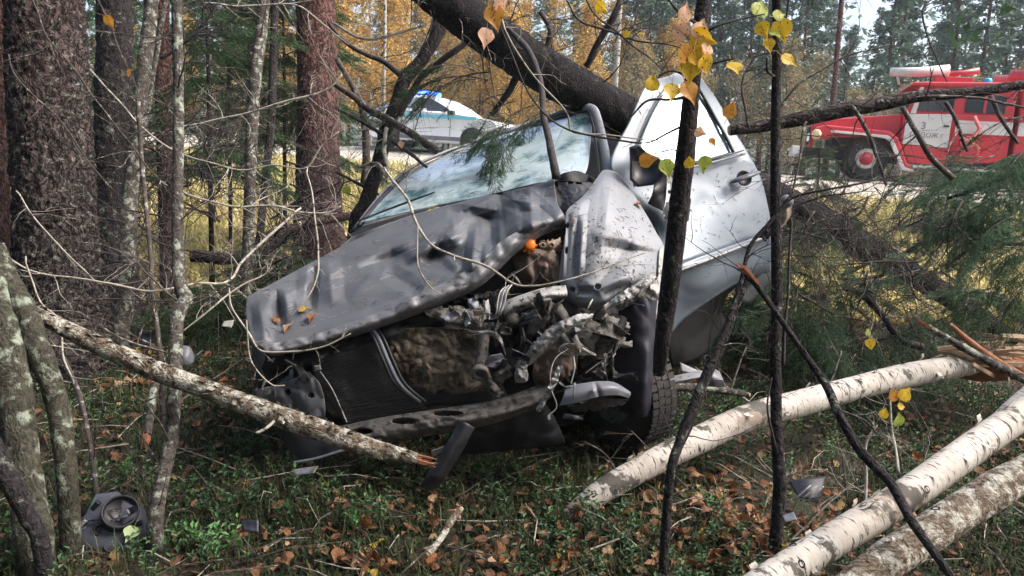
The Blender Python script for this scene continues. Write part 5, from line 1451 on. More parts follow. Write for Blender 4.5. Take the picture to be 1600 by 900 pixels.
# leaning pale log in front of the wreck
def log(name, label, pts, mkey, seg=30, n=150, amp=.05, fr=12, group=None, ends=True, cat='log', knots=0, broken=0, along=True):
    W_, R_ = px_curve(pts, n)
    base = W_[n // 2]
    t = thing(name, label, cat, base, group)
    # mesh whose own z runs along the log, so that the bark pattern follows it
    ax = (W_[-1] - W_[0]).normalized(); Q = ax.to_track_quat('Z', 'Y').to_matrix().to_4x4()
    mw = Matrix.Translation(base) @ Q; inv = mw.inverted()
    mb = MB().tube([inv @ w for w in W_], R_, seg, disp=rough_disp(amp, fr, random.random() * 50, False))
    o = mb.build('trunk', M[mkey]); o.parent = t; o.matrix_basis = Matrix.Translation(-base) @ mw
    BASE[o.name] = BASE[t.name]
    for e, s in ((0, -1), (n - 1, 1)):
        if broken and (e == 0) != (broken > 0):
            sb = MB()
            d = (W_[e] - W_[e - s * 3]).normalized()
            for i in range(16):
                u = d.orthogonal().normalized(); u = Matrix.Rotation(random.uniform(0, 6.28), 3, d) @ u
                c = W_[e] + u * R_[e] * random.uniform(.1, .85)
                L_ = random.uniform(.02, .10) * min(1, R_[e] / .04 + .3)
                sb.tube([c - d * .05, c + d * L_ * .5 + u * .005, c + (d + u * random.uniform(-.1, .15)).normalized() * L_], [R_[e] * .3, R_[e] * .25, .001], 4)
            sb.build('splinters', M['rotwood'], t, smooth=False)
        else:
            MB().lathe(W_[e] + (W_[e] - W_[e - s]).normalized() * .002, (W_[e] - W_[e - s]), [(R_[e] * .93, -.01), (R_[e] * .9, .004), (R_[e] * .4, .006), (0, .006)], 20).build('cut_end', M['wood'], t)
    kb = MB()
    for i in range(knots):
        k = random.randint(5, n - 6); a = random.uniform(0, 6.28); d = (W_[k + 1] - W_[k]).normalized(); u = Matrix.Rotation(a, 3, d) @ d.orthogonal().normalized()
        kb.lathe(W_[k] + u * R_[k] * .96, u, [(R_[k] * .32, -.01), (R_[k] * .24, .003), (R_[k] * .12, .001), (0, -.001)], 9)
    if knots: kb.build('knots', M['dark_bark'], t)['kind'] = 'stuff'
    return t, W_, R_
lg, LW, LR = log('leaning_log', 'pale lichen-crusted log leaning across the front of the wreck', [(28, 478, 3.0, 22), (90, 508, 3.0, 26), (160, 542, 3.0, 30), (240, 578, 2.98, 31), (320, 608, 2.96, 31), (420, 645, 2.95, 33), (500, 672, 2.95, 33), (580, 700, 2.95, 29), (652, 716, 2.97, 17)], 'lich_bark', 30, 190, .09, 18, broken=1)
branch(lg, [(430, 655, 2.92, 5), (415, 668, 2.88, 5), (400, 676, 2.86, 4)], 'pale_twig', 10)
branch(lg, [(512, 672, 2.92, 6), (518, 664, 2.9, 5), (520, 660, 2.9, 3)], 'pale_twig', 6)
# peeling bark flakes along its top
fl = MB()
for i in range(150):
    k = random.randint(8, 184); d = (LW[k + 1] - LW[k]).normalized(); u = Matrix.Rotation(random.gauss(0, .8), 3, d) @ (Vector((0, 0, 1)) - d * d.z).normalized()
    c = LW[k] + u * LR[k] * 1.02; w = d.cross(u)
    a, b = random.uniform(.004, .014), random.uniform(.003, .010)
    fl.add([c - d * a - w * b, c + d * a - w * b, c + d * a * .8 + w * b + u * random.uniform(.003, .012), c - d * a + w * b + u * random.uniform(.002, .01)], [(0, 1, 2, 3)])
fl.build('bark_flakes', M['lich_bark'], lg, smooth=False)['kind'] = 'stuff'

# birch logs on the right
BL = []
bl = log('birch_log', 'long white birch log running from beside the wheel to its splintered end', [(890, 812, 3.18, 36), (935, 772, 3.22, 38), (1010, 728, 3.32, 41), (1090, 688, 3.45, 42), (1170, 652, 3.6, 42), (1250, 630, 3.78, 41), (1330, 608, 3.97, 38), (1420, 586, 4.2, 38), (1500, 572, 4.45, 34), (1540, 566, 4.55, 30)], 'birch', 34, 220, .035, 9, group='white birch logs', broken=1, knots=5)
BL.append(bl); bl2 = log('birch_log', 'thick white birch log crossing the lower right corner, with dark ring marks', [(1130, 960, 1.95, 58), (1210, 904, 2.05, 56), (1286, 854, 2.18, 52), (1355, 812, 2.3, 51), (1425, 768, 2.42, 50), (1482, 728, 2.55, 49), (1540, 686, 2.7, 47), (1600, 645, 2.85, 45), (1680, 590, 3.1, 43)], 'birch', 40, 240, .03, 8, group='white birch logs', knots=7)
BL.append(bl2)
log('birch_log', 'rough-barked birch log lying below the thick white one in the corner', [(1300, 950, 1.9, 60), (1380, 882, 2.03, 58), (1440, 840, 2.12, 56), (1500, 800, 2.22, 56), (1560, 762, 2.32, 54), (1620, 730, 2.42, 52), (1700, 690, 2.6, 48)], 'lich_bark', 36, 220, .07, 11, group='white birch logs', knots=5)
log('birch_log', 'short birch piece behind the thick white log at the right edge', [(1525, 700, 3.0, 26), (1560, 668, 3.05, 36), (1600, 632, 3.1, 40), (1680, 570, 3.2, 40)], 'birch', 28, 120, .04, 9, group='white birch logs')
log('broken_branch', 'grey branch on the ground behind the wheel of the wreck', [(1040, 606, 4.0, 12), (1090, 605, 4.05, 13), (1140, 612, 4.1, 12), (1170, 617, 4.1, 7)], 'grey_bark', 12, 60, .1, 18, cat='branch')
log('broken_branch', 'lichen-covered stick lying in the grass in front of the wreck', [(668, 866, 2.45, 11), (690, 840, 2.5, 11), (705, 815, 2.55, 11), (720, 796, 2.6, 8)], 'lich_bark', 12, 50, .2, 26, cat='branch')
log('broken_branch', 'short brown stick standing broken beside the thin lichened sapling', [(242, 600, 3.5, 14), (236, 640, 3.4, 13), (230, 680, 3.3, 12)], 'grey_bark', 12, 40, .1, 22, cat='branch', broken=1)
# peeling paper bark curls on the birches
for t_, W_, R_ in BL:
    cb = MB()
    for i in range(26):
        k = random.randint(4, len(W_) - 6); d = (W_[k + 1] - W_[k]).normalized(); u = Matrix.Rotation(random.gauss(0, 1.1), 3, d) @ (Vector((0, 0, 1)) - d * d.z).normalized(); w = d.cross(u)
        a = random.uniform(.006, .022); b_ = random.uniform(.01, .04); c = W_[k] + u * R_[k] * 1.0
        rows = []
        for q in range(5):
            ph = q / 4; off = w * b_ * ph + u * (b_ * ph * ph * random.uniform(.35, .9) + .001)
            rows += [c - d * a * (1 - .4 * ph) + off, c + d * a * (1 - .2 * ph) + off]
        cb.add(rows, [(2 * q, 2 * q + 1, 2 * q + 3, 2 * q + 2) for q in range(4)])
    cb.build('bark_curls', M['birch'], t_)['kind'] = 'stuff'
# splintered heap at the broken end
hp = P(1560, 562, 4.5)
sp = thing('splintered_stump', 'torn orange-brown wood at the right edge where the birch broke', 'stump', hp)
mb = MB()
for i in range(60):
    c = P(1560 + random.gauss(0, 34), 556 + random.gauss(0, 12), 4.5 + random.uniform(-.12, .1)); d = Vector((random.gauss(.9, .3), random.gauss(0, .4), random.gauss(0, .25))).normalized(); L_ = random.uniform(.06, .22)
    mb.tube([c - d * L_, c + d * .2 * L_, c + d * L_], [.012, .016, .001], 4)
mb.build('splinters', M['wood'], sp, smooth=False)
W_, R_ = px_curve([(1498, 582, 4.55, 20), (1540, 578, 4.5, 34), (1600, 570, 4.5, 40), (1680, 560, 4.5, 40)], 40)
MB().tube(W_, R_, 18, disp=rough_disp(.15, 14, 3)).build('heartwood', M['rotwood'], sp)
log('broken_branch', 'bare brown branch slanting down to the right edge over the torn birch', [(1446, 508, 4.1, 8), (1500, 540, 4.1, 12), (1560, 572, 4.1, 14), (1640, 612, 4.1, 15)], 'grey_bark', 12, 60, .1, 22, cat='branch', broken=-1)
log('broken_branch', 'second brown branch end above the torn birch', [(1486, 508, 4.3, 7), (1510, 530, 4.3, 10), (1550, 560, 4.3, 12), (1600, 590, 4.3, 12)], 'rotwood', 12, 50, .1, 22, cat='branch')

# ------------------------------------------------------------------ the big fallen spruce
def fell(pts, n=220): return px_curve(pts, n)
FW, FR = fell([(600, -80, 4.5, 62), (680, -12, 4.6, 64), (760, 50, 4.7, 66), (850, 110, 4.85, 66), (930, 156, 5.0, 64), (990, 192, 5.15, 64), (1060, 235, 5.35, 60), (1150, 282, 5.6, 56), (1240, 326, 5.8, 52), (1320, 368, 5.95, 46), (1400, 414, 6.05, 38), (1470, 456, 6.1, 32), (1530, 496, 6.1, 28), (1600, 540, 6.1, 22)])
fallen_t = thing('fallen_spruce', 'big dark spruce trunk fallen over the roof of the wreck', 'tree', FW[150])
MB().tube(FW, FR, 40, disp=rough_disp(.07, 16, 4)).build('trunk', M['log_bark'], fallen_t)
tb = MB(); twigs_on(tb, FW, FR, 90, (.15, .7), 0, 1, 0, 2, droop=.04); tb.build('twigs', M['twig'], fallen_t, smooth=False)['kind'] = 'stuff'
for pts, mk, tw in (([(790, 40, 4.6, 8), (820, 72, 4.45, 10), (843, 120, 4.3, 10), (852, 190, 4.15, 11), (862, 240, 4.05, 13), (869, 278, 4.0, 15)], 'dark_twig', 3),
              ([(916, 104, 4.95, 11), (932, 74, 4.9, 10), (946, 50, 4.85, 11), (962, 20, 4.8, 10), (975, -20, 4.8, 8)], 'dark_twig', 8),
              ([(845, 100, 4.9, 10), (816, 112, 4.95, 12), (790, 150, 5.1, 11), (768, 178, 5.2, 8)], 'dark_twig', 14),
              ([(845, 20, 4.8, 8), (860, 50, 4.75, 8), (850, 90, 4.8, 10)], 'dark_twig', 8),
              ([(1400, 405, 6.0, 8), (1440, 380, 5.8, 7), (1500, 372, 5.6, 5)], 'twig', 8),
              ([(1315, 430, 5.9, 6), (1350, 415, 5.9, 6), (1385, 400, 6.0, 7)], 'dark_twig', 3),
              ([(1310, 434, 5.9, 6), (1345, 436, 5.9, 6), (1380, 430, 6.0, 6)], 'dark_twig', 3),
              ([(1318, 450, 5.2, 9), (1350, 462, 5.2, 10), (1380, 495, 5.15, 11), (1404, 530, 5.1, 11), (1442, 543, 5.1, 12)], 'dark_twig', 3)):
    branch(fallen_t, pts, mk, 26, 8, tw, (.1, .45), wob=.01)
def boughs_at(parent, lst, kinds, sc=(.5, .9), dirs=None, jit=20):
    for px, py, d, n in lst:
        for i in range(n):
            o_ = P(px + random.gauss(0, jit), py + random.gauss(0, jit * .6), d + random.gauss(0, .12))
            dd = dirs or (random.gauss(0, .7), random.gauss(-.1, .6), random.uniform(-.7, .05))
            dd = (dd[0] + random.gauss(0, .25), dd[1] + random.gauss(0, .25), dd[2] + random.gauss(0, .2))
            place_bough(parent, random.choice(kinds), o_, dd, random.uniform(*sc), roll=random.gauss(0, .5))
# its green boughs: across the windscreen and along the right
boughs_at(fallen_t, [(800, 200, 4.75, 3), (780, 215, 4.6, 3)], BOUGH, (.28, .4), (-.5, -.3, -.5), 10)
boughs_at(fallen_t, [(775, 235, 4.5, 3), (765, 250, 4.4, 3), (800, 225, 4.5, 3)], BOUGH, (.24, .36), (-.1, -.3, -.45), 10)
boughs_at(fallen_t, [(830, 165, 4.9, 4)], BOUGHD + BOUGH[:1], (.4, .6), (-.8, -.2, -.3), 18)
boughs_at(fallen_t, [(720, 130, 5.0, 4), (780, 110, 5.0, 4)], BOUGHD, (.5, .8), (-.8, -.1, -.4), 20)
boughs_at(fallen_t, [(1262, 350, 5.4, 5), (1250, 400, 5.2, 5), (1255, 470, 5.0, 5), (1260, 520, 5.0, 3), (1330, 520, 5.0, 4), (1380, 440, 5.6, 6), (1420, 480, 5.3, 5), (1500, 460, 5.6, 4), (1470, 440, 5.8, 4), (1560, 480, 5.4, 3), (1340, 560, 4.7, 4), (1430, 560, 4.8, 3)], BOUGH[:1] + BOUGHP * 2 + BOUGHD, (.4, .75), None, 26)
boughs_at(fallen_t, [(1350, 380, 5.7, 4), (1420, 350, 5.8, 4), (1320, 470, 5.3, 6), (1370, 520, 5.1, 5), (1290, 330, 5.6, 3)], BOUGHD, (.4, .8), None, 26)
ANCH = {}
# a second spruce lying to the right with pale sprays in front of the fire engine
sp2b = P(1640, 420, 4.6)
sp2 = thing('fallen_spruce', 'spruce top with hanging green sprays at the right edge', 'tree', sp2b)
W_, R_ = px_curve([(1760, 120, 4.4, 16), (1680, 190, 4.5, 14), (1610, 250, 4.6, 12), (1540, 290, 4.7, 8), (1480, 310, 4.8, 4)], 40)
MB().tube(W_, R_, 10, disp=rough_disp(.1, 20, 1)).build('trunk', M['log_bark'], sp2)
boughs_at(sp2, [(1590, 250, 4.9, 3), (1620, 262, 4.6, 4), (1570, 300, 4.7, 5), (1500, 290, 5.0, 3), (1610, 330, 4.5, 4), (1540, 340, 4.8, 3)], BOUGHP, (.4, .7), (-.9, -.3, -.5), 34)
boughs_at(sp2, [(1640, 210, 4.9, 3), (1520, 250, 5.2, 3)], BOUGHD, (.5, .8), (-.9, -.2, -.5), 22)
boughs_at(sp2, [(1590, 400, 4.6, 4), (1600, 450, 4.5, 3)], BOUGH, (.35, .55), (-.5, -.3, -.6), 16)
branch(sp2, [(1478, 420, 4.6, 4), (1505, 396, 4.6, 6), (1545, 382, 4.6, 7), (1620, 380, 4.6, 8)], 'dark_twig', 26, 8, 4, (.1, .3))
# small spruces standing behind the wreck, right
young_spruce(1275, 300, 11.0, 1.6, 'small dark spruce growing in front of the fire engine bumper', 1.2, BOUGH, 'small spruces right of the wreck', .5)
young_spruce(1140, 560, 6.4, 1.0, 'low spruce in the shade behind the tail of the wreck', 1.4, BOUGH, 'small spruces right of the wreck', .55)
young_spruce(1200, 520, 5.6, .8, 'low green spruce right beside the dark sapling', 1.6, BOUGH, 'small spruces right of the wreck', .5)
young_spruce(1480, 300, 12.0, 1.3, 'small pale spruce on the slope below the fire engine', 1.2, BOUGHP, 'small spruces right of the wreck', .6)

# spruces in the undergrowth on the left
LG = 'young spruces behind the left trunks'
young_spruce(330, 400, 7.4, 4.2, 'tall young spruce with drooping needles left of the pale-barked sapling', .5, BOUGH + BOUGHD, LG, .8, .25)
young_spruce(445, 380, 9.4, 4.2, 'young spruce hanging green in front of the reddish pine', .9, BOUGH, LG, .8, .3)
young_spruce(170, 330, 8.5, 3.8, 'shaded young spruce behind the dark pine trunk', .3, BOUGH + BOUGHD, LG, .8, .25)
young_spruce(355, 130, 9.6, 4.8, 'dark young spruce farther back between the two saplings', .5, BOUGH + BOUGHD, LG, .9, .35)
young_spruce(430, 400, 6.8, .7, 'low bright spruce on the ground at the front left of the wreck', 2.4, BOUGH, LG, .7, .05)
young_spruce(340, 440, 6.0, .45, 'low spruce seedling behind the twig tangle', 2.6, BOUGH, LG, .6, .05)
young_spruce(20, 250, 9.0, 4.0, 'young spruce at the left edge behind the widest trunk', .4, BOUGH + BOUGHD, LG, .8, .3)
young_spruce(520, 380, 9.8, 1.0, 'small spruce between the reddish pine and the forked dark tree', 1.4, BOUGHD, LG, .6, .1)

# red-barked fallen pole behind
log('fallen_pole', 'reddish fallen pole lying behind the front corner of the wreck', [(380, 385, 7.2, 14), (440, 362, 7.4, 14), (500, 345, 7.6, 14), (560, 335, 7.8, 13)], 'pine_red', 14, 60, .08, 16, cat='log')
log('fallen_pole', 'mossy fallen pole low behind the twig tangle at the left', [(300, 400, 6.8, 20), (370, 402, 6.8, 20), (430, 378, 6.8, 18), (470, 350, 6.8, 10)], 'pine', 16, 60, .1, 14, cat='log')

# ------------------------------------------------------------------ forked dark tree behind the wreck
fk, _, _ = tree('forked_tree', 'dark crooked forked tree between the patrol car and the reddish pine', 'tree',
    [(704, -40, 5.1, 24), (696, 0, 5.1, 24), (684, 45, 5.1, 24), (662, 90, 5.1, 19), (634, 122, 5.1, 20), (620, 160, 5.1, 19), (604, 205, 5.1, 20), (590, 262, 5.1, 21), (572, 318, 5.1, 23), (556, 368, 5.1, 25)], 'dark_bark', 18, 120, .14, 18, tw=10, twL=(.1, .4), twm='dark_twig')
for pts, mk, tw in (([(744, 50, 5.0, 9), (722, 72, 5.0, 10), (690, 96, 5.05, 10), (660, 118, 5.08, 10), (642, 145, 5.1, 11), (622, 180, 5.1, 12)], 'dark_twig', 4),
              ([(512, 34, 5.3, 4), (535, 62, 5.3, 6), (572, 84, 5.25, 7), (604, 98, 5.2, 8), (630, 118, 5.15, 9)], 'dark_twig', 8),
              ([(526, 92, 5.4, 8), (545, 125, 5.4, 9), (562, 158, 5.4, 11), (570, 195, 5.4, 12), (572, 240, 5.4, 13), (568, 290, 5.4, 12)], 'twig', 8),
              ([(520, 128, 5.0, 8), (550, 148, 5.0, 10), (590, 178, 5.0, 12), (640, 208, 5.0, 12), (684, 236, 5.0, 13)], 'twig', 5),
              ([(524, 168, 4.9, 5), (556, 186, 4.9, 6), (590, 206, 4.9, 6), (630, 232, 4.9, 7), (668, 262, 4.9, 4)], 'dark_twig', 5),
              ([(604, 200, 4.9, 6), (600, 230, 4.85, 7), (604, 255, 4.8, 6), (604, 285, 4.8, 4)], 'pale_twig', 6),
              ([(560, 205, 5.0, 3), (580, 200, 5.0, 4), (600, 190, 5.0, 4)], 'pale_twig', 4),
              ([(560, 262, 5.0, 4), (580, 256, 4.95, 6), (592, 258, 4.9, 6), (602, 275, 4.85, 4)], 'pale_twig', 6),
              ([(524, 268, 5.2, 3), (548, 280, 5.2, 5), (580, 296, 5.15, 6), (600, 312, 5.1, 3)], 'dark_twig', 5),
              ([(520, 36, 4.6, 4), (560, 58, 4.6, 5), (600, 58, 4.6, 5), (640, 46, 4.6, 4), (665, 40, 4.6, 2)], 'pale_twig', 4)):
    branch(fk, pts, mk, 24, 8, tw, (.08, .3), wob=.012)

# pale winding twigs in front of the left side and the hood
def vine(label, pts, mk='pale_twig', tw=4, twL=(.05, .24), w=None, group='bare winding twigs in front of the wreck and trunks', cat='twig', name='bare_twig'):
    a = pts[0]; t = thing(name, label, cat, P(a[0], a[1], a[2]), group)
    pts = [(a_, b_, c_, d_ * .85) for a_, b_, c_, d_ in pts]
    branch(t, pts, mk, 40, 6, int(tw * 1.6) + 2, twL, 'stem', wob=.012, amp=.1)
    return t
vine('pale twig winding from the forked tree down over the hood', [(600, 262, 3.4, 4), (612, 278, 3.35, 5), (632, 305, 3.2, 5), (648, 345, 3.1, 5.5), (674, 383, 3.05, 5), (708, 400, 3.0, 5), (757, 416, 3.0, 5), (802, 441, 3.0, 4.4), (830, 447, 3.0, 4), (870, 444, 3.0, 3.4), (930, 425, 3.05, 3), (1012, 394, 3.15, 2)], 'pale_twig', 8)
vine('thin twig hanging over the middle of the hood from the winding twig', [(652, 352, 3.08, 3), (650, 385, 3.05, 3), (656, 420, 3.0, 3), (672, 448, 3.0, 2.4), (690, 460, 3.0, 2)], 'pale_twig', 6, (.03, .08))
vine('curved pale twig hooked round the front corner of the hood', [(358, 450, 3.1, 3), (364, 485, 3.05, 3.4), (388, 520, 3.0, 4), (408, 548, 3.0, 4), (450, 550, 3.0, 3.4), (500, 541, 3.0, 3), (548, 521, 3.0, 2)], 'pale_twig', 6, (.03, .1))
vine('thin twig dropping from the front corner of the hood to the log', [(385, 500, 3.0, 3), (388, 545, 2.98, 2.6), (400, 575, 2.96, 2.6), (425, 600, 2.95, 2.2), (445, 602, 2.95, 1.6)], 'pale_twig', 4, (.03, .1))
vine('pale twig lying down the dented front part of the hood', [(480, 262, 3.6, 3), (492, 330, 3.5, 3), (497, 400, 3.4, 3.4), (495, 432, 3.35, 3.4), (478, 470, 3.3, 3), (448, 500, 3.28, 2)], 'pale_twig', 4, (.03, .1))
vine('long pale twig arching from the left edge to the front corner of the wreck', [(12, 402, 3.3, 4), (60, 425, 3.3, 4), (150, 440, 3.3, 4.4), (210, 450, 3.35, 4.6), (255, 451, 3.4, 4.6), (310, 445, 3.5, 4.6), (355, 440, 3.6, 5), (375, 415, 3.7, 5), (400, 385, 3.8, 5), (440, 352, 3.9, 5), (470, 325, 4.0, 4)], 'pale_twig', 14, (.08, .35))
vine('pair of pale twigs crossing the saplings at hood height', [(283, 298, 4.0, 4), (330, 316, 4.0, 4), (375, 323, 4.0, 4.6), (430, 320, 4.0, 4.6), (470, 334, 4.0, 4.6), (508, 333, 4.0, 4), (532, 322, 4.0, 3)], 'pale_twig', 12, (.08, .3))
vine('pale forked twig rising right from the lichened sapling', [(283, 518, 3.2, 3), (330, 482, 3.25, 3.6), (372, 446, 3.35, 3.4), (405, 432, 3.4, 3), (425, 418, 3.4, 2)], 'pale_twig', 8, (.06, .2))
vine('dark wire-like twig level between the widest trunk and the wreck', [(40, 482, 3.5, 3), (110, 470, 3.5, 3), (200, 468, 3.5, 3), (280, 470, 3.5, 3), (350, 462, 3.5, 3), (385, 458, 3.5, 2)], 'twig', 8, (.06, .25))
vine('pale arching twig high between the sapling and the reddish pine', [(280, 198, 4.4, 4), (330, 190, 4.4, 4), (400, 172, 4.4, 4.4), (470, 154, 4.4, 4.4), (512, 140, 4.4, 4), (534, 116, 4.4, 3)], 'pale_twig', 8, (.1, .35))
vine('slanting thin twig across the widest trunk', [(45, -10, 3.6, 3), (75, 60, 3.6, 3), (110, 100, 3.6, 3.4), (165, 175, 3.6, 3.4), (230, 262, 3.6, 3), (262, 290, 3.6, 2)], 'twig', 8, (.1, .4))
vine('second slanting twig across the widest trunk, lower', [(14, 85, 3.7, 3), (24, 115, 3.7, 3), (62, 156, 3.7, 3), (95, 190, 3.7, 3.4), (140, 255, 3.7, 3), (180, 300, 3.7, 2)], 'twig', 8, (.1, .4))
vine('long drooping twig from the widest trunk to the reddish pine', [(140, 108, 4.6, 3), (200, 172, 4.6, 3.4), (240, 216, 4.6, 3.6), (300, 246, 4.6, 3.6), (380, 266, 4.6, 3.6), (430, 258, 4.6, 3.4), (478, 262, 4.6, 3), (500, 230, 4.6, 2.4), (530, 205, 4.6, 2)], 'pale_twig', 14, (.1, .4))
vine('beaded pale twig slanting down behind the leaning log', [(40, 400, 3.2, 3), (62, 470, 3.2, 3.6), (90, 500, 3.2, 4), (100, 560, 3.15, 4), (115, 600, 3.1, 3)], 'pale_twig', 8, (.05, .2))
vine('thin twig curving down across the widest trunk to the log', [(25, 298, 3.6, 3), (60, 350, 3.6, 3), (110, 400, 3.6, 3), (150, 440, 3.6, 2.6), (172, 438, 3.6, 2)], 'pale_twig', 6, (.1, .3))
vine('dark bough with many bare shoots crossing high at the left', [(250, 90, 5.2, 7), (300, 60, 5.2, 6), (330, 20, 5.2, 5), (350, -20, 5.2, 4)], 'dark_twig', 20, (.15, .6))
vine('pale knotty shoot at the top left of the reddish pine', [(316, 5, 4.8, 3), (370, 10, 4.8, 4), (420, 8, 4.8, 4), (470, 12, 4.8, 3), (510, 40, 4.8, 3), (545, 70, 4.8, 2.4)], 'pale_twig', 10, (.1, .3))
for i in range(44):
    # bare undergrowth shoots in the shade between the left trunks
    px, py = random.uniform(120, 540), random.uniform(200, 480); d = random.uniform(4.8, 7.5)
    dx, dy = random.gauss(0, 60), random.uniform(-70, 90)
    vine('bare thin shoot ' + ('behind the widest trunk' if px < 160 else 'beside the dark pine trunk' if px < 230 else 'beside the lichened sapling' if px < 310 else 'left of the pale-barked sapling' if px < 390 else 'between pale-barked sapling and reddish pine' if px < 470 else 'in front of the reddish pine') + (', high up' if py < 300 else ', near the ground' if py > 400 else ', at hood height'), [(px, py, d, 4), (px + dx * .5 + random.gauss(0, 10), py + dy * .5, d, 4), (px + dx + random.gauss(0, 20), py + dy, d + random.gauss(0, .3), 2)], random.choice(('twig', 'dark_twig', 'dark_twig')), 10, (.15, .5), group='bare shoots in the left undergrowth')
for i in range(26):
    px, py = random.uniform(1200, 1580), random.uniform(290, 540); d = random.uniform(4.4, 6.5)
    dx, dy = random.gauss(0, 70), random.uniform(-60, 90)
    vine('bare thin shoot ' + ('close to the tail of the door' if px < 1280 else 'in front of the fire engine wheel' if px < 1380 else 'among the broken spruce boughs' if px < 1480 else 'among the hanging spruce sprays at the right edge') + (', high up' if py < 290 else ', low down' if py > 410 else ', halfway up'), [(px, py, d, 4), (px + dx * .5 + random.gauss(0, 10), py + dy * .5, d, 4), (px + dx + random.gauss(0, 20), py + dy, d + random.gauss(0, .3), 2)], random.choice(('twig', 'dark_twig', 'twig')), 12, (.15, .6), group='bare shoots right of the wreck')
for i in range(14):
    px, py = random.uniform(900, 1560), random.uniform(620, 860)
    q = PG(px, py); d = dep(q)
    dx = random.gauss(0, 50)
    vine('thin bare shoot sticking up from the litter on the right', [(px, py, d, 4), (px + dx * .4, py - 40, d, 3), (px + dx, py - random.uniform(60, 110), d, 2)], random.choice(('twig', 'pale_twig')), 5, (.06, .2), group='bare shoots from the litter at the right')

# ------------------------------------------------------------------ saplings in front on the right
def pleaf(parent, px, py, d, s, k, ang=None, face=None, rnd=False):
    s *= .86
    me = FLEAF[(k, rnd)]
    o_ = P(px, py, d)
    face = face or (random.gauss(0, .35), random.gauss(0, .3), 1)
    n_ = (Rc @ Vector(face)).normalized()
    q = n_.to_track_quat('Z', 'Y').to_matrix().to_4x4()
    a = random.uniform(0, 6.28) if ang is None else ang
    up = Rc @ Vector((math.sin(a), math.cos(a), 0)); up = (up - n_ * up.dot(n_)).normalized(); x = up.cross(n_)
    R = Matrix((x, up, n_)).transposed().to_4x4()
    return link('leaf', me, parent, Matrix.Translation(o_) @ R @ Matrix.Scale(s, 4) @ Matrix.Translation((0, -.5, 0)))
FLEAF = {(k, r): leaf_mesh('aspen_leaf_mesh', M[k], .50 if r else .44, .16, .05, r) for k in ('leaf_y', 'leaf_o', 'leaf_g', 'leaf_p') for r in (False, True)}
asp, AW, AR = tree('aspen_sapling', 'dark slender aspen with spotted yellow leaves standing before the open door', 'tree',
    [(1108, -60, 2.7, 21), (1100, 0, 2.7, 22), (1086, 90, 2.7, 24), (1078, 170, 2.72, 26), (1070, 250, 2.75, 30), (1060, 330, 2.8, 30), (1050, 420, 2.85, 30), (1042, 480, 2.9, 28), (1034, 540, 2.95, 24), (1030, 580, 3.1, 20)], 'dark_bark', 22, 220, .045, 40, up=1.5, foot=False, tw=4, twL=(.03, .1), twm='dark_twig')
DL = 2.6
def px2w(s): return s / F * DL
for px, py, s, k, ang, r in ((1094, 46, 40, 'leaf_p', .4, False), (1062, 48, 38, 'leaf_p', -.9, False), (1097, 60, 46, 'leaf_y', 1.9, False), (1092, 92, 44, 'leaf_y', 2.8, False), (1072, 86, 42, 'leaf_o', 2.2, False), (1080, 108, 44, 'leaf_y', 3.3, True),
                           (1102, 100, 36, 'leaf_y', 2.4, True), (1019, 130, 28, 'leaf_y', 0, True), (1050, 143, 38, 'leaf_y', 3.3, False), (1077, 143, 42, 'leaf_o', 2.7, False), (1148, 105, 34, 'leaf_y', 3.0, False), (1141, 172, 30, 'leaf_o', .4, False),
                           (1012, 250, 32, 'leaf_o', 1.4, False), (1042, 262, 34, 'leaf_g', 2.9, False), (1077, 254, 20, 'leaf_y', 0, True), (1101, 256, 30, 'leaf_g', 3.3, False), (1094, 207, 24, 'leaf_p', 1.9, False), (1113, 221, 16, 'leaf_o', 2.7, False), (1070, 20, 34, 'leaf_p', .3, False), (1104, 78, 30, 'leaf_p', 3.6, False)):
    pleaf(asp, px, py, DL, px2w(s), k, ang, None, r)
for pts in ([(1085, 60, 2.65, 5), (1120, 42, 2.6, 4), (1160, 30, 2.6, 3), (1195, 22, 2.6, 2)], [(1078, 120, 2.65, 5), (1050, 110, 2.6, 4), (1030, 118, 2.6, 3)], [(1076, 150, 2.7, 6), (1045, 156, 2.7, 5), (1010, 158, 2.7, 4), (985, 182, 2.7, 3)],
            [(1072, 195, 2.75, 4), (1040, 210, 2.75, 3.6), (1012, 222, 2.75, 3), (970, 218, 2.75, 3), (880, 200, 2.8, 3), (830, 150, 2.8, 3), (790, 60, 2.8, 3), (775, 20, 2.8, 3)],
            [(1070, 240, 2.75, 4), (1050, 235, 2.7, 3), (1020, 240, 2.65, 2.4)], [(1082, 105, 2.68, 5), (1130, 95, 2.62, 3), (1148, 92, 2.6, 2)],
            [(1092, 40, 2.65, 5), (1060, 20, 2.6, 4), (1035, -10, 2.6, 3)]):
    branch(asp, pts, 'dark_twig', 30, 6, 3, (.04, .12), wob=.006)
spl, SWw, SR = tree('sapling', 'straight dark thin sapling with yellow leaves near the top, right of the wreck', 'sapling',
    [(1213, -60, 2.85, 14), (1214, 60, 2.85, 14), (1212, 200, 2.85, 15), (1212, 330, 2.85, 16), (1214, 450, 2.85, 17), (1212, 560, 2.85, 17), (1214, 680, 2.85, 18), (1218, 770, 2.85, 20)], 'dark_bark', 14, 200, .06, 45, up=1.5, group='thin dark saplings right of the wreck', tw=16, twL=(.05, .2), twm='dark_twig')
for px, py, s, k, ang, r in ((1187, 14, 34, 'leaf_g', .4, True), (1192, 46, 34, 'leaf_y', 2.7, False), (1222, 46, 38, 'leaf_y', 2.9, True), (1202, 70, 26, 'leaf_y', 3.0, False), (1232, 94, 30, 'leaf_y', 2.2, False), (1217, 24, 26, 'leaf_g', 1.2, False), (1212, 50, 26, 'leaf_g', 2.4, False)):
    pleaf(spl, px, py, 2.78, s / F * 2.78, k, ang, None, r)
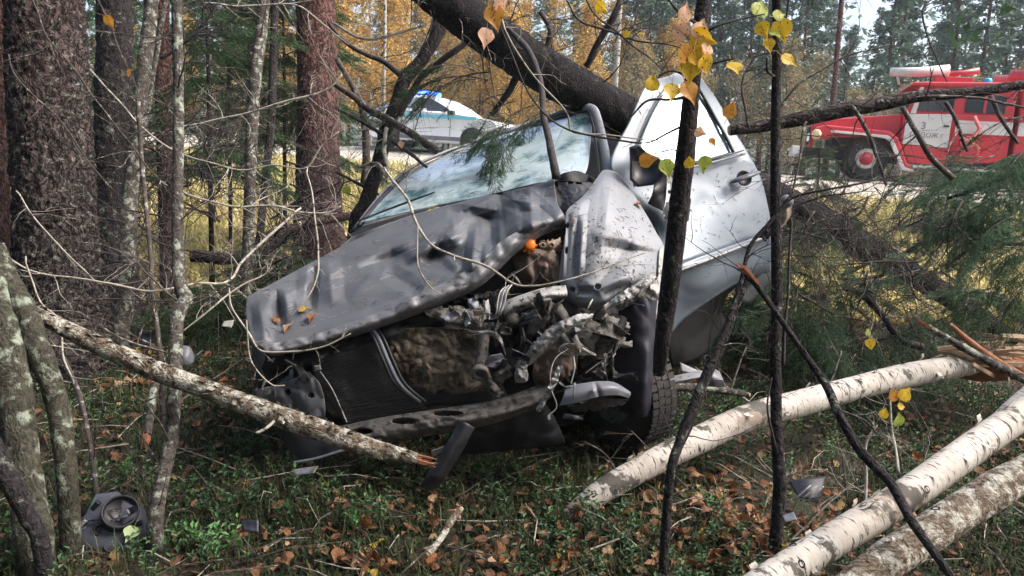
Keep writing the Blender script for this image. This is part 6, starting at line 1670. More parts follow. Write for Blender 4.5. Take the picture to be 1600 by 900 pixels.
for pts in ([(1212, 80, 2.84, 5), (1180, 88, 2.82, 3), (1165, 95, 2.8, 2)], [(1213, 120, 2.84, 5), (1200, 112, 2.82, 4), (1199, 90, 2.8, 3)], [(1214, 330, 2.84, 4), (1240, 308, 2.8, 4), (1290, 296, 2.75, 4), (1350, 285, 2.7, 3.4), (1400, 275, 2.7, 2)], [(1222, 65, 2.84, 4), (1230, 10, 2.82, 3), (1236, -40, 2.8, 3)],
            [(1236, 340, 2.84, 4), (1232, 420, 2.84, 4), (1228, 500, 2.84, 4), (1224, 570, 2.84, 5)], [(1213, 700, 2.83, 4), (1200, 640, 2.8, 3), (1206, 590, 2.8, 2)]):
    branch(spl, pts, 'dark_twig', 26, 6, 5, (.04, .14), wob=.006)
tree('sapling', 'dark lichened stem slanting down from the door to the birch log', 'sapling',
    [(1240, 300, 2.7, 5), (1205, 345, 2.7, 6), (1172, 385, 2.7, 6), (1158, 440, 2.68, 7), (1135, 510, 2.66, 9), (1110, 570, 2.64, 14), (1085, 632, 2.62, 16), (1062, 690, 2.6, 14), (1046, 752, 2.58, 14)], 'dark_bark', 12, 160, .07, 45, group='thin dark saplings right of the wreck', tw=12, twL=(.06, .3), twm='dark_twig')
tree('sapling', 'broken-topped dark stem leaning against the other stems by the wheel', 'sapling',
    [(1170, 432, 2.9, 10), (1150, 480, 2.88, 10), (1128, 540, 2.86, 12), (1100, 600, 2.84, 12), (1080, 660, 2.82, 10), (1050, 740, 2.8, 10)], 'dark_bark', 12, 140, .07, 45, group='thin dark saplings right of the wreck', tw=10, twL=(.05, .25), twm='dark_twig')
st_, _, _ = log('snapped_sapling', 'snapped dark stick slanting down to the right across the birch logs', [(1166, 428, 2.4, 11), (1184, 448, 2.38, 10), (1215, 492, 2.35, 9), (1262, 560, 2.3, 10), (1292, 604, 2.25, 13), (1312, 650, 2.2, 14), (1345, 705, 2.15, 16), (1392, 756, 2.1, 15), (1425, 815, 2.0, 15), (1470, 878, 1.9, 13), (1520, 950, 1.85, 12)], 'dark_bark', 12, 180, .06, 45, cat='stick', broken=-1)
branch(st_, [(1310, 640, 2.2, 4), (1350, 655, 2.2, 3), (1375, 680, 2.25, 2)], 'dark_twig', 12, 6, 3)
# small pale fork with a few yellow leaves on the right
vf = vine('small forked twig bearing round yellow leaves before the dark hollow', [(1404, 740, 2.6, 6), (1400, 700, 2.65, 5), (1394, 668, 2.68, 5), (1390, 630, 2.7, 4), (1392, 605, 2.7, 3)], 'pale_twig', 8, (.05, .2))
for px, py, s, k in ((1398, 617, 24, 'leaf_o'), (1414, 616, 26, 'leaf_y'), (1404, 656, 24, 'leaf_g'), (1381, 646, 18, 'leaf_y'), (1408, 635, 14, 'leaf_y')):
    pleaf(vf, px, py, 2.66, s / F * 2.66, k, None, None, True)
vine('pale forked dead twig standing below the thin dark sapling', [(1353, 790, 2.35, 5), (1354, 745, 2.38, 5), (1352, 700, 2.4, 5), (1358, 680, 2.4, 4), (1370, 664, 2.4, 3)], 'pale_twig', 3, (.05, .15))
vy = vine('thin shoot with a yellow leaf against the spruce at the right', [(1364, 500, 3.6, 2), (1360, 520, 3.6, 2), (1358, 545, 3.6, 2)], 'pale_twig', 1)
pleaf(vy, 1360, 537, 3.58, .055, 'leaf_y', 2.9, None, True); pleaf(vy, 1356, 519, 3.58, .04, 'leaf_g', .4, None, False)
# hanging top twigs with big leaves
tt = vine('pale twig with withered orange leaves hanging from the top middle', [(765, -20, 2.7, 4), (782, 25, 2.7, 4), (790, 50, 2.7, 4), (815, 90, 2.75, 4), (845, 130, 2.8, 3.4), (885, 175, 2.85, 3), (900, 208, 2.9, 3), (980, 214, 2.95, 2.6), (1065, 225, 3.0, 2)], 'pale_twig', 4)
for px, py, s, k, ang in ((773, 26, 44, 'leaf_o', 2.9), (759, 58, 36, 'leaf_p', 3.3), (782, 8, 30, 'leaf_p', 1.0), (940, 12, 26, 'leaf_y', 2.4)):
    pleaf(tt, px, py, 2.66, s / F * 2.66, k, ang)
tt2 = vine('dark twig with tiny buds reaching in from the top right of the fallen trunk', [(885, 0, 3.3, 3), (905, 28, 3.3, 4), (945, 48, 3.3, 4), (985, 60, 3.3, 4), (1030, 68, 3.3, 3), (1062, 74, 3.3, 2)], 'dark_twig', 8, (.06, .25))
pleaf(tt2, 980, 53, 3.28, .045, 'leaf_y', 1)
vine('curved dark twig coming down from the top above the fallen trunk', [(910, -10, 3.3, 3), (935, 28, 3.3, 3.4), (975, 60, 3.3, 3.4), (1010, 85, 3.3, 3), (1035, 112, 3.3, 2)], 'dark_twig', 6, (.06, .2))
vt = vine('thin twig with a single orange leaf at the top of the widest trunk', [(150, -10, 3.2, 3), (165, 25, 3.2, 3), (178, 60, 3.2, 3), (200, 110, 3.2, 2.4), (230, 180, 3.2, 2)], 'twig', 3)
pleaf(vt, 171, 34, 3.18, .065, 'leaf_o', 3.0); pleaf(vt, 202, 113, 3.18, .045, 'leaf_o', 1.2)
pleaf(fk, 542, 298, 4.9, .07, 'leaf_g', 3.0, None, True); pleaf(fk, 627, 226, 4.85, .05, 'leaf_p', 3.0, None, True)

# thin fallen trunk across the view of the fire engine
fp, PW, PR = log('fallen_tree', 'slim reddish fallen trunk hanging across the view of the fire engine', [(1140, 204, 4.4, 16), (1180, 199, 4.4, 18), (1250, 186, 4.4, 22), (1320, 172, 4.4, 24), (1390, 160, 4.4, 21), (1440, 150, 4.4, 18), (1520, 144, 4.4, 16), (1600, 132, 4.4, 15), (1700, 118, 4.4, 13)], 'pine', 18, 130, .10, 18, cat='trunk')
for pts, tw in (([(1330, 165, 4.35, 6), (1350, 195, 4.3, 6), (1368, 235, 4.3, 6), (1385, 290, 4.3, 4)], 10), ([(1410, 168, 4.35, 8), (1432, 205, 4.3, 8), (1455, 245, 4.3, 9), (1490, 280, 4.3, 10)], 8), ([(1478, 160, 4.35, 6), (1496, 200, 4.3, 6), (1512, 236, 4.3, 5)], 6),
                ([(1548, 150, 4.35, 7), (1566, 190, 4.3, 6), (1590, 225, 4.3, 5)], 6), ([(1430, 154, 4.35, 5), (1470, 150, 4.3, 5), (1540, 156, 4.3, 4), (1610, 170, 4.3, 4)], 8), ([(1480, 128, 4.4, 2), (1440, 20, 4.4, 3), (1500, -20, 4.4, 2)], 4),
                ([(1200, 196, 4.35, 5), (1250, 130, 4.3, 4), (1320, 90, 4.3, 3), (1390, 70, 4.3, 2)], 10), ([(1170, 200, 4.35, 4), (1160, 130, 4.3, 4), (1200, 60, 4.3, 2)], 10), ([(1260, 190, 4.35, 4), (1250, 240, 4.3, 4), (1238, 300, 4.3, 3)], 6)):
    branch(fp, pts, 'twig', 20, 7, tw, (.12, .5), wob=.012)

# extra thin pole trees in the middle distance
for px, d, w, lb, mk in ((952, 17, 9, 'slender pale trunk rising behind the fallen spruce and the door', 'birch'), (1290, 25, 8, 'thin reddish pine right of the straight sapling across the road', 'pine_red'), (596, 15, 5, 'thin pale birch stem beyond the forked tree', 'birch')):
    q = P(px, 250, d); g = G(q.x, q.y)
    t = thing('thin_tree', lb, 'tree', (q.x, q.y, g), 'thin lone trees in the middle distance')
    r = w / 2 / F * d
    MB().tube([(q.x, q.y, g - .2), (q.x + .05, q.y, g + 3), (q.x, q.y, g + 7), (q.x + .1, q.y, g + 12)], [r * 1.3, r, r * .9, r * .4], 10).build('trunk', M[mk], t)
    tb = MB()
    for i in range(30):
        z = random.uniform(1, 10); grow_twig(tb, Vector((q.x, q.y, g + z)), Vector((random.gauss(0, 1), random.gauss(0, 1), .4)), random.uniform(.5, 1.3), .012, 0, 2)
    tb.build('twigs', M['twig'], t, smooth=False)['kind'] = 'stuff'

# ------------------------------------------------------------------ debris
def debris(name, label, cat, px, py, up=.02):
    q = PG(px, py, up); return thing(name, label, cat, q, 'pieces torn off the car'), q
def gp(q, x, y, z=0): return q + Vector((x, y, z))
# headlamp unit, lying face down
hd = dep(PG(160, 850)); 
hq = PG(165, 862, .0)
hl = thing('headlamp_unit', 'broken dark headlamp unit lying back upward in the grass at the bottom left', 'headlamp', hq, 'pieces torn off the car')
def HP(px, py, lift=0.0):
    """a point on the lamp's tilted back face"""
    b0 = (py - 765) / 130.0
    return P(px, py, hd + .03 - .12 * b0 - lift)
outl = [(118, 838), (98, 826), (122, 812), (150, 800), (160, 778), (186, 768), (204, 784), (222, 792), (228, 822), (232, 858), (218, 868), (180, 874), (140, 872), (112, 862), (105, 850)]
outl = [(150, 772), (184, 768), (206, 786), (224, 792), (232, 826), (232, 862), (214, 872), (175, 878), (130, 872), (98, 856), (96, 838), (120, 822), (136, 800)]
k = len(outl); cx_, cy_ = 170, 825
rings = [[P(cx_ + (x - cx_) * s, cy_ + (y - cy_) * s + dy, hd + .03 - .12 * (y - 765) / 130 + dz) for x, y in outl] for s, dy, dz in ((.5, 0, -.03), (.9, 0, -.025), (1.0, 0, .0), (1.04, 6, .03), (1.0, 16, .06), (.8, 22, .1))]
v = [p for r in rings for p in r]
f = [tuple(range(k))] + [(i * k + j, (i + 1) * k + j, (i + 1) * k + (j + 1) % k, i * k + (j + 1) % k) for i in range(5) for j in range(k)] + [tuple(range(6 * k - 1, 5 * k - 1, -1))]
hb = MB().add(v, f).build('housing', mat('lamp_housing', (0.075, 0.08, 0.11), (0.11, 0.115, 0.14), scale=9, rough=.42, c3=(0.03, 0.028, 0.025), s3=20, t3=(.55, .7), bump=.2), hl)
nb = (P(170, 825, hd - 1) - P(170, 825, hd)); nb = (nb.normalized() + Vector((0, 0, .55))).normalized()
def ringat(px, py, R_, name, h=.03, seg=36, mkey='blk', thick=.008):
    c = HP(px, py, .025)
    MB().lathe(c, nb, [(R_ * .98, -.04), (R_, h), (R_ + .003, h + .004), (R_ + thick, h), (R_ + thick, -.04)], seg).build(name, M[mkey], hl)
    return c
c1 = ringat(188, 804, .058, 'bulb_cover_ring')
MB().lathe(c1, nb, [(.056, .012), (.035, -.005), (.0, -.012)], 24).build('reflector_back', M['blk'], hl)
MB().box(c1 + Rc @ Vector((-.018, 0, .012)), (.022, .022, .004), Rc).box(c1 + Rc @ Vector((-.01, .02, .016)), (.012, .006, .004), Rc).build('bulb_socket', M['chrome'], hl, smooth=False, bev=.003)
MB().box(c1 + Rc @ Vector((.022, .006, .01)), (.018, .010, .006), Rc @ Matrix.Rotation(.6, 3, 'Z')).build('shade_plate', M['greyp'], hl, smooth=False, bev=.003)
c2 = ringat(176, 853, .024, 'adjuster_ring', .012)
MB().lathe(c2, nb, [(.012, -.01), (.012, .012), (.004, .014), (0, .010)], 14).build('adjuster_knob', M['blk'], hl)
c3 = ringat(157, 830, .016, 'small_socket_ring', .012)
c4 = ringat(196, 838, .016, 'vent_boss', .008)
for pts in ([(130, 822), (142, 812), (158, 812), (174, 822)], [(118, 842), (124, 830), (134, 824)], [(152, 838), (160, 822), (176, 812), (200, 806)]):
    W_ = [HP(x, y, .04) for x, y in pts]; MB().tube([W_[0]] + W_, .003, 6).build('cable', M['bwire'], hl)
MB().box(HP(131, 817, .03), (.013, .006, .006), Rc @ Matrix.Rotation(.9, 3, 'Z')).build('white_plug', M['wire'], hl, smooth=False, bev=.002)
for x, y, a in ((216, 818, .3), (222, 846, .2), (108, 842, .8), (150, 790, .9), (124, 848, .5), (206, 796, .4)):
    MB().box(HP(x, y, .018), (.018, .010, .012), Rc @ Matrix.Rotation(a, 3, 'Z')).build('mounting_lug', M['blk'], hl, smooth=False, bev=.003)
W_ = [HP(x, y, .01) for x, y in ((98, 852), (130, 868), (175, 875), (214, 869), (232, 860))]
MB().tube(W_, .006, 8).build('lens_rim', M['greyp'], hl)
W_ = [P(x, y + 12, hd - .06) for x, y in ((100, 862), (130, 874), (175, 882), (214, 876), (230, 868))]
MB().tube(W_, .026, 12, flat=.6).build('clear_lens', mat('lamp_lens', (0.10, 0.11, 0.12), rough=.12, spec=.8), hl)
pl = link('fallen_leaf', leaf_mesh('pale_green_leaf_mesh', mat('pale_green_leaf', (0.34, 0.46, 0.20), (0.38, 0.48, 0.24), scale=8, rough=.5, trans=.2), .5, .1, .03), None,
     Matrix.Translation(HP(204, 833, .06)) @ nb.to_track_quat('Z', 'Y').to_matrix().to_4x4() @ Matrix.Rotation(2.6, 4, 'Z') @ Matrix.Scale(.058, 4) @ Matrix.Translation((0, -.5, 0)))
tag(pl, 'pale green leaf lying on the back of the headlamp unit', 'leaf', 'leaves lying on the wreck')

def scrap(label, grid, m, name='car_scrap', **kw):
    a = grid[0][0]; t = thing(name, label, 'scrap', P(*a), 'pieces torn off the car')
    patch('sheet', grid, m, parent=t, **kw); return t
scrap('dark plastic scrap with ribs at the foot of the straight dark sapling', [[(1232, 752, 2.62), (1262, 748, 2.6), (1290, 745, 2.62)], [(1240, 766, 2.58), (1266, 764, 2.56), (1286, 762, 2.58)], [(1250, 778, 2.55), (1268, 780, 2.54), (1282, 778, 2.56)]], 'navy', nu=14, nv=12, sol=.004)
t = [o for o in bpy.data.objects if o.get('label', '').startswith('dark plastic scrap with ribs')][0]
for i in range(3):
    W_ = [P(1240 + i * 10 + k * 9, 782 - k * 8 + i * 1, 2.53) for k in range(4)]; MB().tube(W_, .0025, 6).build('rib', M['lightmetal'], t)
scrap('grey plastic scrap among the leaves below the ribbed scrap', [[(1222, 806, 2.45), (1240, 800, 2.45)], [(1226, 816, 2.42), (1246, 812, 2.42)]], 'greyp', nu=8, nv=8, crump=.02)
scrap('silver curved trim piece lying behind the wheel', [[(1046, 590, 4.1), (1070, 584, 4.1), (1100, 580, 4.1), (1120, 590, 4.12)], [(1046, 600, 4.05), (1072, 594, 4.05), (1100, 590, 4.05), (1118, 600, 4.08)]], 'paint', nu=24, nv=8, crump=.02, sol=.006)
scrap('rounded blue-grey plastic cap behind the wheel beside the trim', [[(1102, 582, 3.98), (1112, 576, 3.95), (1124, 580, 3.97)], [(1100, 594, 3.94), (1114, 590, 3.90), (1130, 594, 3.93)], [(1104, 604, 3.96), (1116, 604, 3.93), (1134, 604, 3.96)]], 'greyp', nu=16, nv=16)
scrap('flat dark wedge of plastic behind the wheel under the door', [[(1062, 566, 4.2), (1080, 574, 4.2), (1094, 580, 4.2)], [(1064, 580, 4.18), (1080, 584, 4.18), (1094, 584, 4.18)]], 'greyp', nu=12, nv=6)
scrap('clear plastic lens fragment on the leaves behind the lichened sapling', [[(284, 540, 3.9), (296, 542, 3.9), (304, 556, 3.92)], [(278, 556, 3.86), (290, 560, 3.85), (302, 566, 3.88)], [(276, 566, 3.84), (288, 570, 3.84), (296, 572, 3.86)]], 'greyp', nu=12, nv=12, crump=.02)
scrap('blue-black plastic fragment behind the leaning log', [[(222, 520, 4.0), (236, 516, 4.0)], [(220, 544, 3.98), (236, 546, 3.98)]], 'navy', nu=8, nv=8, crump=.03)
scrap('small white plastic fragment near the front corner of the wreck', [[(350, 502, 4.1), (366, 500, 4.1)], [(346, 510, 4.08), (362, 512, 4.08)]], 'wire', nu=6, nv=6, crump=.01)
scrap('small dark scrap in the grass under the leaning log', [[(376, 814, 2.6), (404, 812, 2.6)], [(380, 828, 2.57), (404, 832, 2.57)]], 'navy', nu=8, nv=8, crump=.02)
scrap('grey sliver of plastic on the ground below the undertray', [[(456, 734, 3.1), (498, 728, 3.1)], [(462, 742, 3.06), (490, 740, 3.06)]], 'greyp', nu=10, nv=6, crump=.01)
for i in range(18):
    q = PG(random.choice((750, 1050, 900, 620)) + random.gauss(0, 60), random.uniform(745, 815), .02)
    lay(LEAF['lf_pale'][0], q, .03, ground, 'leaf')

# the needle crowns of the near pines, above the frame
def crown_on(t, W_, z0, z1, r, n=5200, name='crown', seed=0):
    rs = random.Random(seed); b = BASE[t.name]
    top = W_[0]; wood = MB(); cs = []
    wood.tube([Vector((top.x, top.y, min(top.z, z0) - .3)), Vector((top.x, top.y, z1))], [.06, .02], 8)
    for i in range(44):
        k = i / 44; a = i * 2.4 + rs.random(); ln = r * (1.1 - .8 * k) * rs.uniform(.6, 1.1)
        o = Vector((top.x, top.y, z0 + (z1 - z0) * k)); e = o + Vector((math.cos(a) * ln, math.sin(a) * ln, ln * rs.uniform(-.1, .35)))
        wood.tube([o, (o + e) / 2 + Vector((0, 0, .1)), e], [.03, .02, .006], 5, cap=False)
        for j in range(n // 44):
            q = o + (e - o) * rs.uniform(.25, 1.1); cs.append((q.x - b.x, q.y - b.y, q.z - b.z))
    wood.build('crown_branches', M['dark_bark'], t)
    link(name, leaf_cloud('pine_crown', cs, .22, .085, M['needle'], long=1.3), t)
for i, (t_, W_) in enumerate(CR_T):
    crown_on(t_, W_, 6.2 + (i % 3) * .8, 11.5, 2.5, seed=i)

# unseen trees added round and behind the camera to shade the foreground
rs = random.Random(77); WV, WF, TBW = [], [], MB()
cs = []
spots = [(-5.5, -3), (-2.5, -5.5), (1.2, -6.5), (4.6, -5), (-8, 0), (-11, -4), (-5, -9), (3, -11), (8.5, -7), (-13, 3), (0, -15), (-6, -14), (12, -8), (10, 12), (12, 3), (2.3, -1.6), (-2.4, -1.3), (.2, -3.2), (-5.6, 0.6)]
for k_, (x, y) in enumerate(spots):  # nearest crowns widened overhead for more shade
    h = rs.uniform(11, 14); r = rs.uniform(1.9, 2.6) * (1.0 if k_ < 15 else 1.6); z0 = 1.6 if k_ < 13 else (4.5 if k_ < 15 else 3.4)
    TBW.tube([Vector((x, y, G(x, y) - .2)), Vector((x + .1, y, h * .5)), Vector((x, y, h))], [.17, .11, .02], 10)
    NB = 70 if k_ < 15 else 110
    for i in range(NB):
        k = i / NB; a = i * 2.4; ln = r * (1.12 - k) * rs.uniform(.7, 1.1); z = z0 + (h - z0) * k
        e = Vector((x + math.cos(a) * ln, y + math.sin(a) * ln, z - ln * .2))
        TBW.tube([Vector((x, y, z)), e], [.02, .005], 4, cap=False)
        for j in range(60):
            t = rs.uniform(.15, 1.1); cs.append((x + (e.x - x) * t, y + (e.y - y) * t, z + (e.z - z) * t))
o = TBW.build('unseen_shade_woods_trunks', M['dark_bark']); o['kind'] = 'stuff'
o = link('unseen_shade_woods', leaf_cloud('unseen_shade_woods', cs, .17, .11, M['needle'], long=1.2)); o['kind'] = 'stuff'
# ------------------------------------------------------------------ road vehicles
EX = Vector((1, RE, RZ)).normalized()                 # along the road, to the right of the picture
EZ = (Vector((0, 0, 1)) - EX * EX.z).normalized()
EY = EZ.cross(EX)                                      # away from the camera
def frame(px, d, on=None):
    q = P(px, 260, d); q.z = road_z(q.x) + .012
    return q
class Loc:
    """local box/prism maker: u along the road (right), w away from the camera, h up"""
    def __init__(s, o): s.o = o; s.R = Matrix((EX, EY, EZ)).transposed()
    def p(s, u, w, h): return s.o + EX * u + EY * w + EZ * h
    def box(s, mb, u0, u1, w0, w1, h0, h1, mi=0): return mb.box(s.p((u0 + u1) / 2, (w0 + w1) / 2, (h0 + h1) / 2), (abs(u1 - u0) / 2, abs(w1 - w0) / 2, abs(h1 - h0) / 2), s.R, mi)
    def prism(s, mb, poly, w0, w1, mi=0, inset=0.0):
        n = len(poly); cu = sum(a for a, b in poly) / n; ch = sum(b for a, b in poly) / n
        v = [s.p(a, w0, h) for a, h in poly] + [s.p(a, w1, h) for a, h in poly]
        f = [tuple(range(n)), tuple(range(2 * n - 1, n - 1, -1))] + [(i, (i + 1) % n, n + (i + 1) % n, n + i) for i in range(n)]
        f[0] = tuple(reversed(f[0])); f[1] = tuple(reversed(f[1])); 
        return mb.add(v, f, mi)
def road_wheel(L, root, u, w, r, wd, rimm, hubm, rimr=.55, lugs=0):
    c = L.p(u, w, r)
    prof = [(r * rimr, -wd * .5), (r * .86, -wd * .55), (r * .97, -wd * .42), (r, -wd * .2), (r, wd * .2), (r * .97, wd * .42), (r * .86, wd * .55), (r * rimr, wd * .5)]
    wv = MB().lathe(c, -EY, [(0, wd * .15), (r * rimr * .5, wd * .2), (r * rimr * .6, wd * .35), (r * rimr, wd * .42), (r * rimr, -wd * .4), (0, -wd * .4)], 28).build('wheel', M[rimm], root)
    ty = MB().lathe(c, -EY, prof, 36)
    for i in range(lugs):
        a = 2 * PI * i / lugs
        for s in (-1, 1):
            aa = a + (s > 0) * PI / lugs
            d = EX * math.cos(aa) + EZ * math.sin(aa); tg = EX * -math.sin(aa) + EZ * math.cos(aa)
            ty.box(c + d * r + EY * s * wd * .3, (wd * .26, r * .065, r * .045), Matrix((EY, tg, d)).transposed())
    t = ty.build('tyre', M['rubber'], root, smooth=False); t.parent = wv
    h = MB().lathe(c, -EY, [(r * rimr * .62, wd * .36), (r * rimr * .58, wd * .46), (r * rimr * .3, wd * .5), (r * .12, wd * .62), (0, wd * .62)], 20).build('hub', M[hubm], root); h.parent = wv
    return wv

# fire engine: its front points left; u = 0 at the front wheel
fo = frame(1352, 20.0)
L = Loc(fo + EY * .0)
fe = thing('fire_engine', 'red and white fire engine with a long bonnet parked on the road', 'fire engine', fo)
W0, W1 = 0.0, 2.4
def B(name, m, *bx, parent=None, bev=.02, smooth=False):
    mb = MB()
    for q in bx: L.box(mb, *q)
    o = mb.build(name, M[m], fe, smooth=smooth, bev=bev)
    if parent is not None: o.parent = parent
    return o
def PR(name, m, poly, w0, w1, parent=None, bev=.03):
    mb = MB(); L.prism(mb, poly, w0, w1)
    o = mb.build(name, M[m], fe, smooth=False, bev=bev)
    if parent is not None: o.parent = parent
    return o
B('chassis', 'blk', (-1.5, 7.6, .6, .8, .5, .75), (-1.5, 7.6, 1.6, 1.8, .5, .75))
PR('bonnet', 'red', [(-1.30, 1.0), (-1.36, 1.30), (-1.25, 1.45), (-.9, 1.52), (.75, 1.72), (.75, 1.05), (-.8, 1.05)], .35, 2.05)
PR('grille', 'red', [(-1.42, .75), (-1.42, 1.38), (-1.32, 1.42), (-1.32, .75)], .55, 1.85)
for i in range(9): B('grille_slat', 'blk', (-1.46, -1.42, .62 + i * .13, .68 + i * .13, .85, 1.3), bev=0)
# broad wing with arch: outer lip white
arch = [(-1.40, .95), (-1.34, 1.22), (-1.1, 1.30), (.45, 1.22), (.68, 1.05), (.98, .42), (1.12, .36), (1.12, .26), (.86, .30), (.52, .95), (.30, 1.10), (-.85, 1.14), (-1.0, .95)]
PR('front_wing', 'red', [(a, b + .03) for a, b in arch], .05, .60)
PR('wing_lip', 'fwhite', [(-.95, 1.20), (.42, 1.135), (.56, 1.04), (.92, .36), (1.15, .30), (1.15, .26), (.86, .28), (.48, .98), (.32, 1.07), (-.95, 1.14)], -.01, .05, bev=.01)
B('wheel_housing', 'blk', (-.85, .9, .62, 1.7, .45, 1.12))
B('bumper', 'fwhite', (-1.85, -1.62, .0, 2.4, .52, .75))
MB().lathe(L.p(-1.30, .05, 1.08), -EX * .5 - EY, [(0, .06), (.10, .05), (.13, .0), (.12, -.05)], 20).build('headlight', mat('warm_headlamp', (.8, .6, .35), rough=.3), fe)
MB().lathe(L.p(-1.46, .5, 1.0), -EX, [(0, .05), (.10, .04), (.13, -.02)], 20).build('headlight', M['chrome'], fe)
PR('cab', 'red', [(.75, .55), (.75, 1.72), (1.0, 2.42), (2.05, 2.46), (3.2, 2.46), (3.2, .62), (1.9, .50)], .12, 2.28)
PR('cab_roof', 'red', [(.78, 2.40), (.85, 2.50), (3.3, 2.56), (3.3, 2.44)], .04, 2.36)
dr = PR('cab_door', 'fwhite', [(.80, .95), (.80, 1.70), (1.84, 1.74), (1.84, .90)], .08, .13, bev=.01)
PR('door_lower', 'red', [(1.0, .48), (.80, .92), (1.84, .88), (1.84, .48)], .08, .13, bev=.01)
PR('windscreen_side_window', 'dglass', [(1.02, 1.80), (1.16, 2.32), (1.84, 2.34), (1.84, 1.80)], .095, .125, bev=0)
PR('windscreen', 'dglass', [(.70, 1.76), (.93, 2.34), (.98, 2.34), (.78, 1.76)], .30, 2.10, bev=0)
PR('window_frame', 'fwhite', [(.88, 1.72), (1.02, 2.38), (1.10, 2.38), (1.00, 1.72)], .07, .13, bev=0)
d2 = PR('crew_door', 'red', [(1.92, .6), (1.92, 1.74), (3.05, 1.74), (3.05, .6)], .075, .13, bev=.01)
PR('crew_window', 'dglass', [(2.1, 1.80), (2.1, 2.22), (2.98, 2.22), (2.98, 1.80)], .095, .125, bev=0)
B('crew_window_bar', 'red', (2.50, 2.56, .08, .125, 1.80, 2.22), bev=0)
B('door_handle', 'blk', (1.68, 1.80, .04, .08, 1.42, 1.46), bev=.005)
B('door_mirror', 'blk', (.72, .80, -.15, .05, 1.85, 2.15))
bd = PR('tank_body', 'red', [(3.3, .75), (3.3, 2.40), (7.6, 2.45), (7.6, .75)], .05, 2.35)
B('white_stripe', 'fwhite', (1.95, 3.2, .070, .076, 1.28, 1.60), (3.32, 7.58, .040, .048, 1.28, 1.60), bev=0)
for i in range(3):
    B('locker_shutter', 'red', (3.45 + i * 1.35, 4.65 + i * 1.35, .02, .05, 1.68, 2.30), bev=.01)
    B('locker_frame', 'fwhite', (3.42 + i * 1.35, 3.45 + i * 1.35, .015, .05, 1.66, 2.32), bev=0)
B('running_board', 'fwhite', (1.1, 3.3, .0, .35, .36, .42), bev=.01)
B('tool_box', 'blk', (1.9, 3.1, .15, .6, .05 + .2, .62))
B('side_reel', 'red', (2.0, 2.55, -.12, .08, .68, .95), bev=.08)
MB().lathe(L.p(2.25, -.05, 1.05), -EY, [(0, .12), (.13, .12), (.17, .02), (.1, -.04)], 20).build('hose_coupling', M['pinkhose'], fe)
MB().tube([L.p(2.3, -.02, 1.7), L.p(2.45, -.1, 1.4), L.p(2.30, -.08, 1.15), L.p(2.5, -.1, .9)], .05, 8).build('side_hose', M['pinkhose'], fe)
# things on the roof
MB().tube([L.p(.35, .7, 2.80), L.p(1.0, .7, 2.82), L.p(1.72, .7, 2.88)], [.11, .12, .15], 18).build('roof_hose_tube', M['fwhite'], fe)
MB().tube([L.p(1.7, .8, 2.80), L.p(2.1, .9, 2.86), L.p(2.45, .9, 2.92)], [.08, .06, .09], 12).build('water_cannon', M['red'], fe)
B('cannon_mount', 'red', (1.4, 2.3, .6, 1.3, 2.56, 2.72))
MB().tube([L.p(.6, .7, 2.5), L.p(.5, .7, 2.8)], .03, 6).build('tube_stay', M['fwhite'], fe)
MB().tube([L.p(3.1, .6, 2.76), L.p(5.0, .6, 2.78), L.p(7.2, .6, 2.74)], .17, 20).build('suction_pipe', M['red'], fe)
MB().tube([L.p(2.9, 1.2, 2.74), L.p(5.0, 1.2, 2.76), L.p(7.2, 1.2, 2.70)], .13, 20).build('suction_pipe', M['pinkhose'], fe)
MB().lathe(L.p(2.62, .6, 2.56), EZ, [(.10, 0), (.10, .10), (.06, .15), (0, .16)], 16).build('roof_beacon', mat('blue_beacon_unlit', (.04, .35, .55), rough=.2), fe)
B('roof_rack', 'fwhite', (3.3, 7.5, .30, .34, 2.48, 2.60), (3.3, 7.5, 1.5, 1.54, 2.48, 2.60), bev=0)
road_wheel(L, fe, 0, .26, .52, .32, 'fwhite', 'red', .52, 22)
road_wheel(L, fe, 4.4, .26, .52, .32, 'fwhite', 'red', .52, 22)
road_wheel(L, fe, 5.7, .26, .52, .32, 'fwhite', 'red', .52, 22)
road_wheel(L, fe, 0, 2.1, .52, .32, 'fwhite', 'red', .52, 0)
road_wheel(L, fe, 4.4, 2.1, .52, .32, 'fwhite', 'red', .52, 0)
road_wheel(L, fe, 5.7, 2.1, .52, .32, 'fwhite', 'red', .52, 0)
def text(body, o_, size, m, parent, name='lettering'):
    cu = bpy.data.curves.new(name, 'FONT'); cu.body = body; cu.size = size; cu.extrude = .002; cu.align_x = 'CENTER'
    to = bpy.data.objects.new(name, cu); C.objects.link(to); cu.materials.append(M[m])
    dg = bpy.context.evaluated_depsgraph_get(); me = bpy.data.meshes.new_from_object(to.evaluated_get(dg)); bpy.data.objects.remove(to)
    o = bpy.data.objects.new(name, me); C.objects.link(o)
    o.parent = parent
    R = Matrix((EX, EZ, -EY)).transposed().to_4x4()
    o.matrix_basis = Matrix.Translation(o_ - parent.location) @ R
    return o
text('3', L.p(1.22, .072, 1.34), .26, 'letter', fe)
text('ПУДОЖ г', L.p(1.32, .072, 1.14), .17, 'letter', fe)
text('ПЧ', L.p(1.10, .072, .99), .08, 'letter', fe)

